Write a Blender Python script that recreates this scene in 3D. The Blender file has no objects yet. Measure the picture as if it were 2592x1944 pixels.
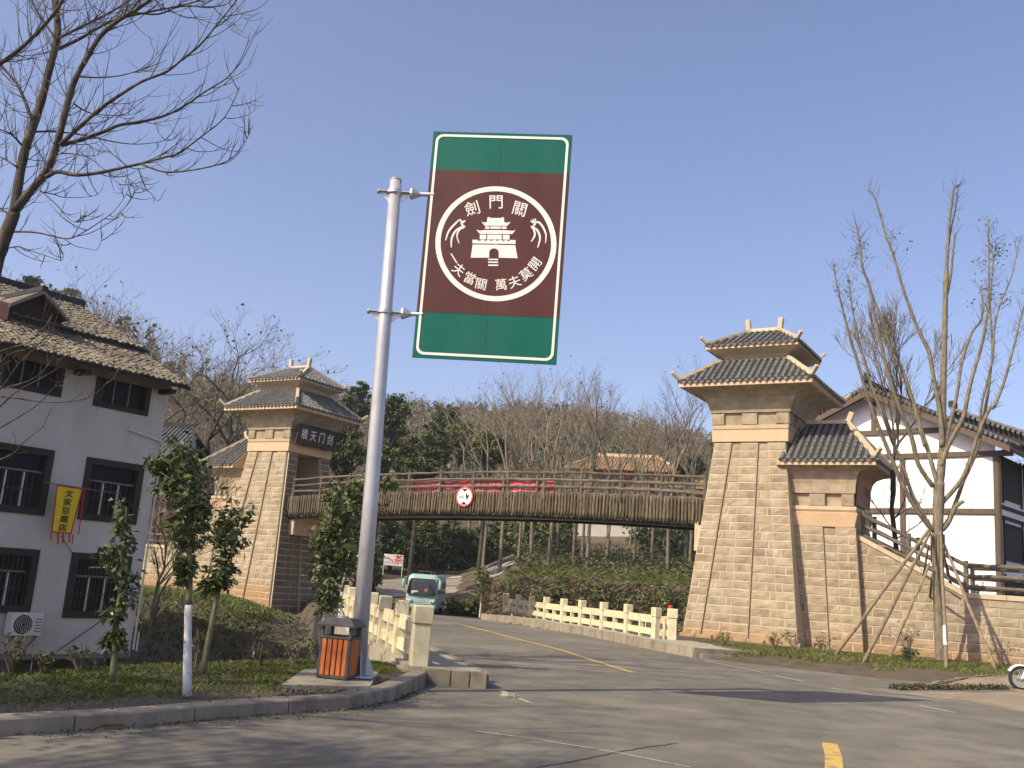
import bpy, math, random
import numpy as np
from mathutils import Vector, Matrix

random.seed(11)
rng = np.random.default_rng(11)
sc = bpy.context.scene
COL = sc.collection

# ------------------------------------------------------------------ camera
F, PITCH, ROLL, EYE = 2437.0, math.radians(11.5), math.radians(4.3), 1.8
K = EYE / 1.65
_f = np.array([0, math.cos(PITCH), math.sin(PITCH)])
_u0 = np.array([0, -math.sin(PITCH), math.cos(PITCH)])
_r0 = np.array([1.0, 0, 0])
_r = math.cos(ROLL) * _r0 + math.sin(ROLL) * _u0
_u = math.cos(ROLL) * _u0 - math.sin(ROLL) * _r0
CAM = np.array([0, 0, EYE])
cam_data = bpy.data.cameras.new('camera')
cam_data.sensor_width = 36.0
cam_data.lens = 36.0 * F / 2592.0
cam_data.clip_start = 0.1
cam_data.clip_end = 3000
cam = bpy.data.objects.new('camera', cam_data)
COL.objects.link(cam)
cam.matrix_world = Matrix(((_r[0], _u[0], -_f[0], 0), (_r[1], _u[1], -_f[1], 0), (_r[2], _u[2], -_f[2], EYE), (0, 0, 0, 1)))
sc.camera = cam

# ------------------------------------------------------------------ sky, sun, exposure
SUN_EL = math.radians(41)
SUN_XY = np.array([-0.82, -0.573])
SUN_ROT = math.atan2(SUN_XY[0], SUN_XY[1])
world = bpy.data.worlds.new('World')
sc.world = world
world.use_nodes = True
wn = world.node_tree.nodes
wn.clear()
w_out = wn.new('ShaderNodeOutputWorld')
w_bg = wn.new('ShaderNodeBackground')
w_sky = wn.new('ShaderNodeTexSky')
w_sky.sky_type = 'NISHITA'
w_sky.sun_disc = False
w_sky.sun_elevation = SUN_EL
w_sky.sun_rotation = SUN_ROT % (2 * math.pi)
w_sky.altitude = 600
w_sky.air_density = 1.0
w_sky.dust_density = 3.2
w_sky.ozone_density = 5.0
w_bg.inputs['Strength'].default_value = 0.15
w_mul = wn.new('ShaderNodeMix')                      # white balance of the whole sky light
w_mul.data_type = 'RGBA'
w_mul.blend_type = 'MULTIPLY'
w_mul.inputs[0].default_value = 1.0
w_mul.inputs[7].default_value = (1.14, .92, .89, 1)
world.node_tree.links.new(w_sky.outputs[0], w_mul.inputs[6])
world.node_tree.links.new(w_mul.outputs[2], w_bg.inputs['Color'])
world.node_tree.links.new(w_bg.outputs[0], w_out.inputs['Surface'])
sun_data = bpy.data.lights.new('sun', 'SUN')
sun_data.energy = 3.9
sun_data.angle = math.radians(0.5)
sun_data.color = (1.0, 0.89, 0.68)
sun = bpy.data.objects.new('sun', sun_data)
COL.objects.link(sun)
_sd = Vector((SUN_XY[0] * math.cos(SUN_EL), SUN_XY[1] * math.cos(SUN_EL), math.sin(SUN_EL)))
sun.rotation_euler = _sd.to_track_quat('Z', 'Y').to_euler()
sun.location = (-30, -10, 40)
sc.view_settings.view_transform = 'Standard'
sc.view_settings.look = 'None'
sc.view_settings.gamma = 1.0
sc.view_settings.use_curve_mapping = False
sc.view_settings.exposure = 0.62

# ------------------------------------------------------------------ measuring helpers
def ray(x, y):
    return _f + _r * (x - 1296) / F - _u * (y - 972) / F
def onz(x, y, z=0.0):
    d = ray(x, y)
    return CAM + d * ((z - EYE) / d[2])
def ony(x, y, Y):
    d = ray(x, y)
    return CAM + d * (Y / d[1])
def onplane(x, y, P, n):
    d = ray(x, y)
    return CAM + d * (np.dot(np.array(P) - CAM, n) / np.dot(d, n))

# ------------------------------------------------------------------ mesh builder
class MB:
    def __init__(s):
        s.v, s.f = [], []
    def poly(s, pts):
        n = len(s.v)
        s.v.extend([tuple(float(c) for c in p) for p in pts])
        s.f.append(tuple(range(n, n + len(pts))))
    def faces(s, pts, fs):
        n = len(s.v)
        s.v.extend([tuple(float(c) for c in p) for p in pts])
        s.f.extend([tuple(i + n for i in f) for f in fs])
    def hexa(s, p):
        s.faces(p, [(0, 3, 2, 1), (4, 5, 6, 7), (0, 1, 5, 4), (1, 2, 6, 5), (2, 3, 7, 6), (3, 0, 4, 7)])
    def box(s, c, d, rz=0.0, R=None):
        hx, hy, hz = d[0] / 2, d[1] / 2, d[2] / 2
        p = [(-hx, -hy, -hz), (hx, -hy, -hz), (hx, hy, -hz), (-hx, hy, -hz), (-hx, -hy, hz), (hx, -hy, hz), (hx, hy, hz), (-hx, hy, hz)]
        if R is None:
            R = Matrix.Rotation(rz, 3, 'Z')
        s.hexa([R @ Vector(q) + Vector(c) for q in p])
    def b6(s, x0, x1, y0, y1, z0, z1):
        s.box(((x0 + x1) / 2, (y0 + y1) / 2, (z0 + z1) / 2), (abs(x1 - x0), abs(y1 - y0), abs(z1 - z0)))
    def bbox(s, c, d, b=0.01, rz=0.0, R=None):
        """box with chamfered edges"""
        h = [d[0] / 2, d[1] / 2, d[2] / 2]
        b = min(b, min(h) * 0.6)
        if R is None:
            R = Matrix.Rotation(rz, 3, 'Z')
        C = Vector(c)
        idx, pts = {}, []
        for sx in (-1, 1):
            for sy in (-1, 1):
                for sz in (-1, 1):
                    for ax in range(3):
                        p = [sx * (h[0] - b), sy * (h[1] - b), sz * (h[2] - b)]
                        p[ax] = (sx, sy, sz)[ax] * h[ax]
                        idx[(sx, sy, sz, ax)] = len(pts)
                        pts.append(R @ Vector(p) + C)
        fs = []
        for ax in range(3):
            o = [a for a in range(3) if a != ax]
            for sg in (-1, 1):
                q = []
                for a, c2 in ((-1, -1), (1, -1), (1, 1), (-1, 1)):
                    k = [0, 0, 0]
                    k[ax], k[o[0]], k[o[1]] = sg, a, c2
                    q.append(idx[(k[0], k[1], k[2], ax)])
                fs.append(tuple(q))
            for a in (-1, 1):
                for c2 in (-1, 1):
                    q = []
                    for e in (-1, 1):
                        k = [0, 0, 0]
                        k[ax], k[o[0]], k[o[1]] = e, a, c2
                        q += [idx[tuple(k) + (o[0],)], idx[tuple(k) + (o[1],)]]
                    fs.append((q[0], q[1], q[3], q[2]))
        for sx in (-1, 1):
            for sy in (-1, 1):
                for sz in (-1, 1):
                    fs.append(tuple(idx[(sx, sy, sz, a)] for a in range(3)))
        s.faces(pts, fs)
    def tube(s, path, rad, n=8, cap=True):
        path = [Vector(p) for p in path]
        m = len(path)
        if not hasattr(rad, '__len__'):
            rad = [rad] * m
        t0 = (path[1] - path[0]).normalized()
        a = t0.cross(Vector((0, 0, 1)))
        if a.length < 1e-3:
            a = t0.cross(Vector((1, 0, 0)))
        a.normalize()
        base = len(s.v)
        cs = [(math.cos(2 * math.pi * k / n), math.sin(2 * math.pi * k / n)) for k in range(n)]
        for i in range(m):
            t = (path[min(i + 1, m - 1)] - path[max(i - 1, 0)])
            if t.length < 1e-9:
                t = t0
            t = t.normalized()
            a = a - t * a.dot(t)
            if a.length < 1e-6:
                a = t.orthogonal()
            a.normalize()
            b = t.cross(a)
            p, r = path[i], rad[i]
            for c, d in cs:
                s.v.append((p.x + (a.x * c + b.x * d) * r, p.y + (a.y * c + b.y * d) * r, p.z + (a.z * c + b.z * d) * r))
        for i in range(m - 1):
            o = base + i * n
            for k in range(n):
                k2 = (k + 1) % n
                s.f.append((o + k, o + k2, o + n + k2, o + n + k))
        if cap:
            s.f.append(tuple(base + k for k in range(n - 1, -1, -1)))
            s.f.append(tuple(base + (m - 1) * n + k for k in range(n)))
    def lathe(s, prof, c=(0, 0, 0), n=24, R=None):
        """profile of (radius, height) turned about local z"""
        base = len(s.v)
        C = Vector(c)
        for r, h in prof:
            for k in range(n):
                p = Vector((r * math.cos(2 * math.pi * k / n), r * math.sin(2 * math.pi * k / n), h))
                if R is not None:
                    p = R @ p
                s.v.append(tuple(p + C))
        for i in range(len(prof) - 1):
            o = base + i * n
            for k in range(n):
                k2 = (k + 1) % n
                s.f.append((o + k, o + k2, o + n + k2, o + n + k))
    def prism(s, pts, dv):
        """planar 3D outline extruded along dv"""
        n = len(pts)
        dv = Vector(dv)
        p = [Vector(q) for q in pts]
        s.faces(p + [q + dv for q in p], [tuple(range(n - 1, -1, -1)), tuple(range(n, 2 * n))] + [(i, (i + 1) % n, (i + 1) % n + n, i + n) for i in range(n)])
    def loft(s, rings, cap=True, closed=True):
        base = len(s.v)
        n = len(rings[0])
        for rg in rings:
            s.v.extend([tuple(float(c) for c in p) for p in rg])
        for i in range(len(rings) - 1):
            o = base + i * n
            for k in range(n if closed else n - 1):
                k2 = (k + 1) % n
                s.f.append((o + k, o + k2, o + n + k2, o + n + k))
        if cap:
            s.f.append(tuple(base + k for k in range(n - 1, -1, -1)))
            s.f.append(tuple(base + (len(rings) - 1) * n + k for k in range(n)))
    def mesh(s, name, smooth=False):
        me = bpy.data.meshes.new(name)
        me.from_pydata(s.v, [], s.f)
        if smooth:
            me.polygons.foreach_set('use_smooth', [True] * len(me.polygons))
        return me
    def build(s, name, mat, parent=None, world=False, smooth=False, fix=True):
        me = s.mesh(name, smooth)
        if fix and len(s.f) < 60000:
            import bmesh
            bm = bmesh.new()
            bm.from_mesh(me)
            bmesh.ops.recalc_face_normals(bm, faces=bm.faces)
            bm.to_mesh(me)
            bm.free()
        return obj(name, me, mat, parent, world)

WM = {}
def obj(name, me, mat, parent=None, world=False):
    if mat is not None and not me.materials:
        me.materials.append(mat)
    o = bpy.data.objects.new(name, me)
    COL.objects.link(o)
    m = Matrix.Identity(4)
    if parent is not None:
        o.parent = parent
        pm = WM.get(parent.name, Matrix.Identity(4))
        if world:
            o.matrix_parent_inverse = pm.inverted()
        else:
            m = pm
    WM[o.name] = m
    return o
def tag(o, label=None, cat=None, group=None, kind=None):
    if label: o['label'] = label
    if cat: o['category'] = cat
    if group: o['group'] = group
    if kind: o['kind'] = kind
    return o
def thing(name, label, cat, loc=(0, 0, 0), rz=0.0, group=None, R=None):
    o = bpy.data.objects.new(name, None)
    o.empty_display_size = 0.2
    COL.objects.link(o)
    o.location = tuple(float(c) for c in loc)
    if R is not None:
        o.rotation_euler = R.to_euler()
        rot = R.to_4x4()
    else:
        o.rotation_euler = (0, 0, rz)
        rot = Matrix.Rotation(rz, 4, 'Z')
    WM[o.name] = Matrix.Translation(o.location) @ rot
    return tag(o, label, cat, group)
def copy_tree(root, loc, rz=0.0, scale=1.0, label=None):
    r = root.copy()
    COL.objects.link(r)
    r.location = tuple(float(c) for c in loc)
    r.rotation_euler = (0, 0, rz)
    r.scale = (scale, scale, scale) if not hasattr(scale, '__len__') else scale
    if label: r['label'] = label
    WM[r.name] = Matrix.Translation(r.location) @ Matrix.Rotation(rz, 4, 'Z')
    for ch in list(root.children):
        c = ch.copy()
        COL.objects.link(c)
        c.parent = r
        for g in list(ch.children):
            d = g.copy()
            COL.objects.link(d)
            d.parent = c
    return r
def array_mesh(name, verts, quads, mat_list, mat_idx=None, smooth=False):
    """fast mesh from numpy arrays"""
    me = bpy.data.meshes.new(name)
    nv, nf, k = len(verts), len(quads), quads.shape[1]
    me.vertices.add(nv)
    me.vertices.foreach_set('co', np.asarray(verts, dtype=np.float32).ravel())
    me.loops.add(nf * k)
    me.loops.foreach_set('vertex_index', np.asarray(quads, dtype=np.int32).ravel())
    me.polygons.add(nf)
    me.polygons.foreach_set('loop_start', np.arange(0, nf * k, k, dtype=np.int32))
    for m in mat_list:
        me.materials.append(m)
    if mat_idx is not None:
        me.polygons.foreach_set('material_index', np.asarray(mat_idx, dtype=np.int32))
    if smooth:
        me.polygons.foreach_set('use_smooth', np.ones(nf, dtype=bool))
    me.update(calc_edges=True)
    return me

# ------------------------------------------------------------------ materials
def mat(name, cols, scale=4.0, rough=0.8, bump=0.0, bscale=None, rand=0.0, metal=0.0, spec=0.35, stretch=None, detail=6.0, coord='Object', lo=0.32, hi=0.68, mottle=0.0, huerand=0.0):
    m = bpy.data.materials.new(name)
    m.use_nodes = True
    nt = m.node_tree
    N, L = nt.nodes, nt.links
    b = N['Principled BSDF']
    b.inputs['Roughness'].default_value = rough
    b.inputs['Metallic'].default_value = metal
    b.inputs['Specular IOR Level'].default_value = spec
    tc = N.new('ShaderNodeTexCoord')
    vec = tc.outputs[coord] if coord != 'World' else None
    if vec is None:
        g = N.new('ShaderNodeNewGeometry')
        vec = g.outputs['Position']
    if stretch:
        mp = N.new('ShaderNodeMapping')
        mp.inputs['Scale'].default_value = stretch
        L.new(vec, mp.inputs['Vector'])
        vec = mp.outputs[0]
    nz = N.new('ShaderNodeTexNoise')
    nz.inputs['Scale'].default_value = scale
    nz.inputs['Detail'].default_value = detail
    nz.inputs['Roughness'].default_value = 0.62
    L.new(vec, nz.inputs['Vector'])
    rp = N.new('ShaderNodeValToRGB')
    els = rp.color_ramp.elements
    n = len(cols)
    while len(els) < n:
        els.new(0.5)
    for i, c in enumerate(cols):
        els[i].position = lo + (hi - lo) * i / max(1, n - 1)
        els[i].color = (c[0], c[1], c[2], 1)
    L.new(nz.outputs['Fac'], rp.inputs['Fac'])
    col = rp.outputs['Color']
    if mottle:
        n2 = N.new('ShaderNodeTexNoise')
        n2.inputs['Scale'].default_value = scale * 0.17
        n2.inputs['Detail'].default_value = 3
        L.new(vec, n2.inputs['Vector'])
        mr = N.new('ShaderNodeMapRange')
        mr.inputs[1].default_value, mr.inputs[2].default_value = 0.3, 0.7
        mr.inputs[3].default_value, mr.inputs[4].default_value = 1 - mottle, 1 + mottle
        L.new(n2.outputs['Fac'], mr.inputs[0])
        hs = N.new('ShaderNodeHueSaturation')
        L.new(col, hs.inputs['Color'])
        L.new(mr.outputs[0], hs.inputs['Value'])
        col = hs.outputs['Color']
    if rand or huerand:
        oi = N.new('ShaderNodeObjectInfo')
        hs = N.new('ShaderNodeHueSaturation')
        mr = N.new('ShaderNodeMapRange')
        mr.inputs[3].default_value, mr.inputs[4].default_value = 1 - rand, 1 + rand
        L.new(oi.outputs['Random'], mr.inputs[0])
        L.new(mr.outputs[0], hs.inputs['Value'])
        if huerand:
            m2 = N.new('ShaderNodeMath'); m2.operation = 'MULTIPLY'; m2.inputs[1].default_value = 7.31
            m3 = N.new('ShaderNodeMath'); m3.operation = 'FRACT'
            m4 = N.new('ShaderNodeMapRange')
            m4.inputs[3].default_value, m4.inputs[4].default_value = 0.5 - huerand, 0.5 + huerand
            L.new(oi.outputs['Random'], m2.inputs[0]); L.new(m2.outputs[0], m3.inputs[0]); L.new(m3.outputs[0], m4.inputs[0])
            L.new(m4.outputs[0], hs.inputs['Hue'])
        L.new(col, hs.inputs['Color'])
        col = hs.outputs['Color']
    L.new(col, b.inputs['Base Color'])
    if bump:
        nb = N.new('ShaderNodeTexNoise')
        nb.inputs['Scale'].default_value = bscale or scale * 4
        nb.inputs['Detail'].default_value = 5
        L.new(vec, nb.inputs['Vector'])
        bp = N.new('ShaderNodeBump')
        bp.inputs['Strength'].default_value = 1.0
        bp.inputs['Distance'].default_value = bump
        L.new(nb.outputs['Fac'], bp.inputs['Height'])
        L.new(bp.outputs[0], b.inputs['Normal'])
    m['_col'] = 1
    return m
def bsdf(m):
    return m.node_tree.nodes['Principled BSDF']
def overlay(m, color, fac_builder, rough=None):
    """mix another colour over the base colour by a mask made from nodes"""
    nt = m.node_tree
    b = bsdf(m)
    src = b.inputs['Base Color'].links[0].from_socket
    mx = nt.nodes.new('ShaderNodeMix')
    mx.data_type = 'RGBA'
    nt.links.new(fac_builder(nt), mx.inputs[0])
    nt.links.new(src, mx.inputs[6])
    mx.inputs[7].default_value = (*color, 1)
    nt.links.new(mx.outputs[2], b.inputs['Base Color'])
def height_mask(z0, z1, amp=0.5, scale=1.2):
    """1 below z0, 0 above z1, edge broken by noise (world height)"""
    def fb(nt):
        N, L = nt.nodes, nt.links
        g = N.new('ShaderNodeNewGeometry')
        s = N.new('ShaderNodeSeparateXYZ')
        L.new(g.outputs['Position'], s.inputs[0])
        nz = N.new('ShaderNodeTexNoise'); nz.inputs['Scale'].default_value = scale; nz.inputs['Detail'].default_value = 6
        L.new(g.outputs['Position'], nz.inputs['Vector'])
        a = N.new('ShaderNodeMath'); a.operation = 'MULTIPLY_ADD'; a.inputs[1].default_value = amp; a.inputs[2].default_value = -amp / 2
        L.new(nz.outputs['Fac'], a.inputs[0])
        ad = N.new('ShaderNodeMath'); ad.operation = 'ADD'
        L.new(s.outputs[2], ad.inputs[0]); L.new(a.outputs[0], ad.inputs[1])
        mr = N.new('ShaderNodeMapRange')
        mr.inputs[1].default_value, mr.inputs[2].default_value = z0, z1
        mr.inputs[3].default_value, mr.inputs[4].default_value = 1, 0
        L.new(ad.outputs[0], mr.inputs[0])
        return mr.outputs[0]
    return fb
def noise_mask(scale, lo, hi, stretch=None, amount=1.0, detail=6):
    def fb(nt):
        N, L = nt.nodes, nt.links
        g = N.new('ShaderNodeNewGeometry')
        v = g.outputs['Position']
        if stretch:
            mp = N.new('ShaderNodeMapping'); mp.inputs['Scale'].default_value = stretch
            L.new(v, mp.inputs['Vector']); v = mp.outputs[0]
        nz = N.new('ShaderNodeTexNoise'); nz.inputs['Scale'].default_value = scale; nz.inputs['Detail'].default_value = detail
        L.new(v, nz.inputs['Vector'])
        mr = N.new('ShaderNodeMapRange')
        mr.inputs[1].default_value, mr.inputs[2].default_value = lo, hi
        mr.inputs[3].default_value, mr.inputs[4].default_value = 0, amount
        L.new(nz.outputs['Fac'], mr.inputs[0])
        return mr.outputs[0]
    return fb

M = {}
M['stone'] = mat('dressed sandstone', [(.235, .182, .115), (.325, .26, .172), (.40, .33, .23)], 2.2, .9, .02, 26, rand=.13, huerand=.008, coord='Object')
overlay(M['stone'], (.33, .20, .095), height_mask(0.15, .95, 0.9))
overlay(M['stone'], (.20, .165, .12), noise_mask(.55, .56, .78, (1, 1, .35), .25))
M['mortar'] = mat('pale mortar', [(.42, .35, .225), (.50, .42, .28)], 5, .9, .004)
M['shaded_rough_stone'] = mat('shaded side slabs', [(.13, .10, .066), (.19, .148, .096)], 1.5, .9, .012, 20, rand=.1)  # coarse slabs, colour darkened to put deep shade on the inner face
M['peach'] = mat('peach render', [(.54, .37, .225), (.60, .425, .265)], 3, .85, .003, 60, mottle=.06)
M['peach_streak'] = mat('streaked peach render', [(.54, .39, .25), (.62, .46, .31)], 3, .85, .003, 60)
overlay(M['peach_streak'], (.16, .12, .09), noise_mask(9, .55, .72, (1, 1, .12), .8))
M['terracotta'] = mat('terracotta render', [(.34, .17, .10), (.42, .23, .14)], 2, .9)
M['pale_stone'] = mat('pale carved stone', [(.46, .37, .24), (.55, .45, .30)], 4, .85, .004, 30, rand=.06)
M['tile'] = mat('grey roof tile', [(.075, .076, .074), (.13, .13, .12), (.19, .18, .155)], 6, .75, .004, 40, rand=.16)
M['tile_pan'] = mat('dark pan tile', [(.022, .023, .025), (.05, .05, .048)], 9, .85, .01, 12)
M['old_tile'] = mat('weathered brown tile', [(.075, .064, .045), (.145, .125, .09), (.20, .175, .13)], 3, .9, .004, 20, rand=.2, mottle=.25)
M['log'] = mat('bark log', [(.045, .035, .021), (.115, .089, .052), (.20, .16, .098)], 5, .9, .012, 22, rand=.28, huerand=.012, stretch=(3, 3, .7))
M['rail'] = mat('rustic rail', [(.08, .067, .048), (.165, .138, .098)], 4, .9, .008, 30, rand=.18)
M['dark_steel'] = mat('dark steel', [(.03, .025, .02), (.055, .045, .035)], 4, .6)
M['asphalt'] = mat('worn grey road', [(.108, .098, .073), (.142, .129, .098), (.175, .16, .122)], 1.4, .88, .003, 160, coord='World', mottle=.16)
M['concrete'] = mat('concrete', [(.26, .23, .165), (.36, .325, .245)], 1.7, .9, .003, 60, coord='World', mottle=.12, rand=.07)
overlay(M['concrete'], (.13, .11, .085), noise_mask(2.4, .58, .75, None, .6))
M['kerb'] = mat('kerb concrete', [(.215, .182, .128), (.30, .26, .19)], 3, .9, .004, 50, coord='World', rand=.12)
M['rail_stone'] = mat('cream balustrade', [(.50, .43, .26), (.60, .535, .345), (.66, .60, .41)], 3.5, .8, .003, 70, rand=.08)
overlay(M['rail_stone'], (.20, .17, .10), noise_mask(3, .60, .76, (1, 1, .3), .6))
M['white_wall'] = mat('white plaster', [(.45, .425, .39), (.53, .505, .47)], 1.2, .85, .002, 40, mottle=.05)
overlay(M['white_wall'], (.36, .32, .27), noise_mask(1.3, .50, .74, (1, 1, .16), .55))
M['bright_wall'] = mat('fresh white plaster', [(.80, .80, .79), (.84, .84, .83)], 1.0, .8)
M['brown_wood'] = mat('brown timber', [(.095, .064, .045), (.135, .094, .067)], 5, .75, .003, 30, stretch=(1, 1, .3))
M['dark_wood'] = mat('dark brown timber', [(.026, .016, .012), (.045, .028, .021)], 5, .75)
M['grey_wood'] = mat('grey timber', [(.16, .14, .125), (.22, .195, .175)], 5, .8)
M['glass'] = mat('dark window glass', [(.006, .007, .010), (.014, .016, .02)], 1, .35, spec=.12)
M['steel'] = mat('galvanised steel', [(.46, .47, .48), (.58, .59, .60)], 3, .42, .001, 40, metal=.75, spec=.5)
M['silver_paint'] = mat('silver painted pole', [(.43, .43, .44), (.52, .52, .53)], 4, .38, .0008, 8, metal=.35, spec=.5)
M['sign_dirt'] = None
M['sign_green'] = mat('green sign sheet', [(.0, .098, .070), (.002, .112, .080)], 1.5, .5, spec=.2)
M['sign_brown'] = mat('brown sign sheet', [(.072, .024, .021), (.088, .031, .027)], 1.5, .5, spec=.2)
M['sign_white'] = mat('white sign film', [(.70, .68, .60), (.78, .76, .68)], 2, .5, spec=.4)
M['bin_slat'] = mat('orange timber slat', [(.40, .10, .025), (.55, .165, .04)], 5, .55, .002, 40, rand=.15, stretch=(3, 3, .4))
M['bin_frame'] = mat('dark grey bin frame', [(.05, .048, .045), (.085, .08, .075)], 6, .5, .001)
M['ac_white'] = mat('aged white casing', [(.50, .49, .45), (.60, .59, .55)], 4, .6)
M['black'] = mat('black', [(.012, .012, .012), (.02, .02, .02)], 4, .6)
M['rubber'] = mat('tyre rubber', [(.018, .018, .018), (.03, .03, .03)], 8, .85)
M['yellow_cloth'] = mat('yellow banner cloth', [(.62, .47, .012), (.70, .55, .03)], 3, .85)
M['red_cloth'] = mat('red banner cloth', [(.36, .025, .025), (.46, .04, .04)], 3, .85)
M['pink_cloth'] = mat('faded red banner', [(.48, .07, .08), (.62, .14, .15)], 2, .8)
M['pale_mark'] = mat('pale print', [(.72, .55, .52), (.80, .66, .62)], 3, .8)
M['red_paint'] = mat('red paint', [(.62, .03, .015), (.72, .05, .025)], 3, .45)
M['white_paint'] = mat('white paint', [(.74, .73, .70), (.82, .81, .78)], 3, .5)
M['line_yellow'] = mat('worn yellow line', [(.48, .30, .055), (.58, .40, .10)], 6, .8, coord='World')
overlay(M['line_yellow'], (.19, .175, .145), noise_mask(7, .52, .66, None, .85))
M['line_white'] = mat('worn white line', [(.38, .34, .26), (.46, .42, .33)], 6, .8, coord='World')
overlay(M['line_white'], (.19, .175, .145), noise_mask(6, .46, .6, None, .9))
M['bus_paint'] = mat('pale teal coach paint', [(.30, .45, .40), (.34, .50, .44)], 2, .3, spec=.5)
M['bus_glass'] = mat('coach windscreen', [(.03, .035, .035), (.05, .055, .055)], 2, .08, spec=.7)
M['lamp_glass'] = mat('headlamp lens', [(.55, .55, .52), (.65, .65, .62)], 3, .12, spec=.7)
M['bark'] = mat('grey bark', [(.10, .083, .055), (.18, .15, .10), (.25, .215, .15)], 6, .95, .01, 30, stretch=(2, 2, .6))
M['dark_bark'] = mat('dark bark', [(.028, .024, .019), (.065, .055, .04), (.135, .115, .082)], 5, .95, .012, 26, stretch=(2, 2, .6))
M['twig'] = mat('pale twig', [(.085, .07, .05), (.15, .125, .09)], 4, .95)
M['green_bark'] = mat('greenish bark', [(.10, .092, .05), (.18, .165, .09), (.22, .20, .125)], 5, .95, .006, 30, stretch=(2, 2, .6))
M['lime_bark'] = mat('limewashed bark', [(.52, .51, .48), (.68, .67, .64)], 7, .9, .004, 30)
overlay(M['lime_bark'], (.12, .10, .07), noise_mask(11, .60, .68, None, .8))
M['prop_wood'] = mat('peeled prop pole', [(.13, .095, .058), (.23, .175, .11), (.30, .235, .15)], 4, .9, .006, 30, rand=.2, stretch=(2, 2, .5))
M['leaf'] = mat('glossy dark leaf', [(.034, .052, .014), (.08, .102, .028), (.155, .16, .05)], 3.5, .42, spec=.5, coord='World')
M['leaf_light'] = mat('bright green leaf', [(.05, .085, .014), (.11, .155, .03)], 3, .5, spec=.4, coord='World')
M['leaf_olive'] = mat('olive foliage', [(.075, .092, .022), (.145, .15, .042)], .8, .65, spec=.3, coord='World')
M['leaf_dark'] = mat('dark evergreen foliage', [(.028, .046, .014), (.068, .092, .027)], .8, .65, spec=.3, coord='World')
M['leaf_dry'] = mat('dry brown scrub', [(.105, .078, .04), (.19, .145, .078)], .8, .9, spec=.15, coord='World')
M['wood_grey'] = mat('bare winter twigs', [(.15, .122, .088), (.23, .19, .14)], .6, .95, spec=.1, coord='World')
M['grass'] = mat('grass blades', [(.07, .10, .018), (.13, .165, .034), (.19, .195, .06)], 2.2, .7, spec=.2, coord='World')
M['soil'] = mat('soil and thin grass', [(.065, .05, .031), (.105, .083, .053), (.06, .062, .026)], 1.3, .95, .02, 18, coord='World', mottle=.2)
M['sand'] = mat('orange dirt', [(.20, .15, .09), (.27, .21, .135), (.31, .255, .18)], 1.6, .95, .015, 25, coord='World')
M['gravel'] = mat('pale gravel track', [(.25, .22, .165), (.34, .30, .23)], 2, .95, .01, 20, coord='World', mottle=.15)
M['hill'] = mat('winter hillside', [(.075, .058, .032), (.125, .098, .058), (.075, .075, .032)], .09, .95, .3, 1.2, coord='World', mottle=.2)
M['rubble'] = mat('rubble stone', [(.11, .095, .07), (.20, .17, .125)], 3, .95, .02, 20, rand=.2)
M['orange_tile'] = mat('orange glazed tile', [(.22, .125, .05), (.31, .18, .075), (.26, .19, .115)], 2.5, .6, .01, 10, rand=.12)

for k_n in ('sign_green', 'sign_brown', 'sign_white'):
    overlay(M[k_n], (.16, .15, .13), noise_mask(2.2, .45, .75, (1, 1, .22), .07))

overlay(M['asphalt'], (.075, .07, .058), noise_mask(55, .54, .70, None, .5, 3))
overlay(M['asphalt'], (.26, .24, .20), noise_mask(38, .60, .74, None, .35, 3))
overlay(M['kerb'], (.10, .085, .06), noise_mask(3.2, .50, .70, (1, 1, .5), .55))
# ------------------------------------------------------------------ ground plan (metres; camera at 0,0)
KERB_PX = [(0, 1864), (353, 1841), (523, 1823), (688, 1809), (882, 1797), (999, 1773), (1075, 1738), (1084, 1717)]
KERB = [np.array(p) * K for p in ((-40, -28), (-16, -4.2), (-12, .2), (-8.5, 4.1), (-5.6, 7.4))] + [onz(*p)[:2] for p in KERB_PX]
def x_balL(y):
    t = y / K - 15.78
    return K * (-1.16 - .253 * t)
def lerp(a, b, t): return a + (b - a) * t
def sstep(a, b, x):
    t = np.clip((x - a) / (b - a), 0, 1)
    return t * t * (3 - 2 * t)
_kx = [k[0] for k in KERB]; _ky = [k[1] for k in KERB]
YJ = 15.35 * K                                     # the bridge walk begins here
def x_left(y):
    y = np.asarray(y, float)
    return np.where(y < YJ, np.interp(y, _ky, _kx), x_balL(y) + 1.12 * K)
RIGHT = [(-40, 60), (21.0, 60), (22.6, 34), (23.3, 12.5), (24.1, 8.9), (25.2, 7.6), (26.46, 5.34), (28.48, 4.57), (34.28, 3.02), (35.93, 2.0), (43.6, -.62), (46.5, -.9), (49, 1.2), (53, 34), (56, 60)]
_rx = [p[1] * K for p in RIGHT]; _ry = [p[0] * K for p in RIGHT]
def x_right(y): return np.interp(y, _ry, _rx)
def z_road(y):
    return -1.0e-3 * np.clip(np.asarray(y, float) - 36, 0, 34) ** 2
VB = [onz(0, 1722, .14)[:2], onz(411, 1692, .14)[:2], onz(700, 1682, .14)[:2], np.array((-1.75, 16.9)) * K]
_vx = [-60] + [v[0] for v in VB]; _vy = [VB[0][1] - 2.5] + [v[1] for v in VB]
TH = math.radians(31.5)
U = np.array([math.cos(TH), -math.sin(TH), 0]); V = np.array([math.sin(TH), math.cos(TH), 0]); Z = np.array([0, 0, 1.0])
OR = np.array([9.446, 35.444, 0.2]) * K
OL = np.array([-10.87, 48.165, 0.0]) * K

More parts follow.
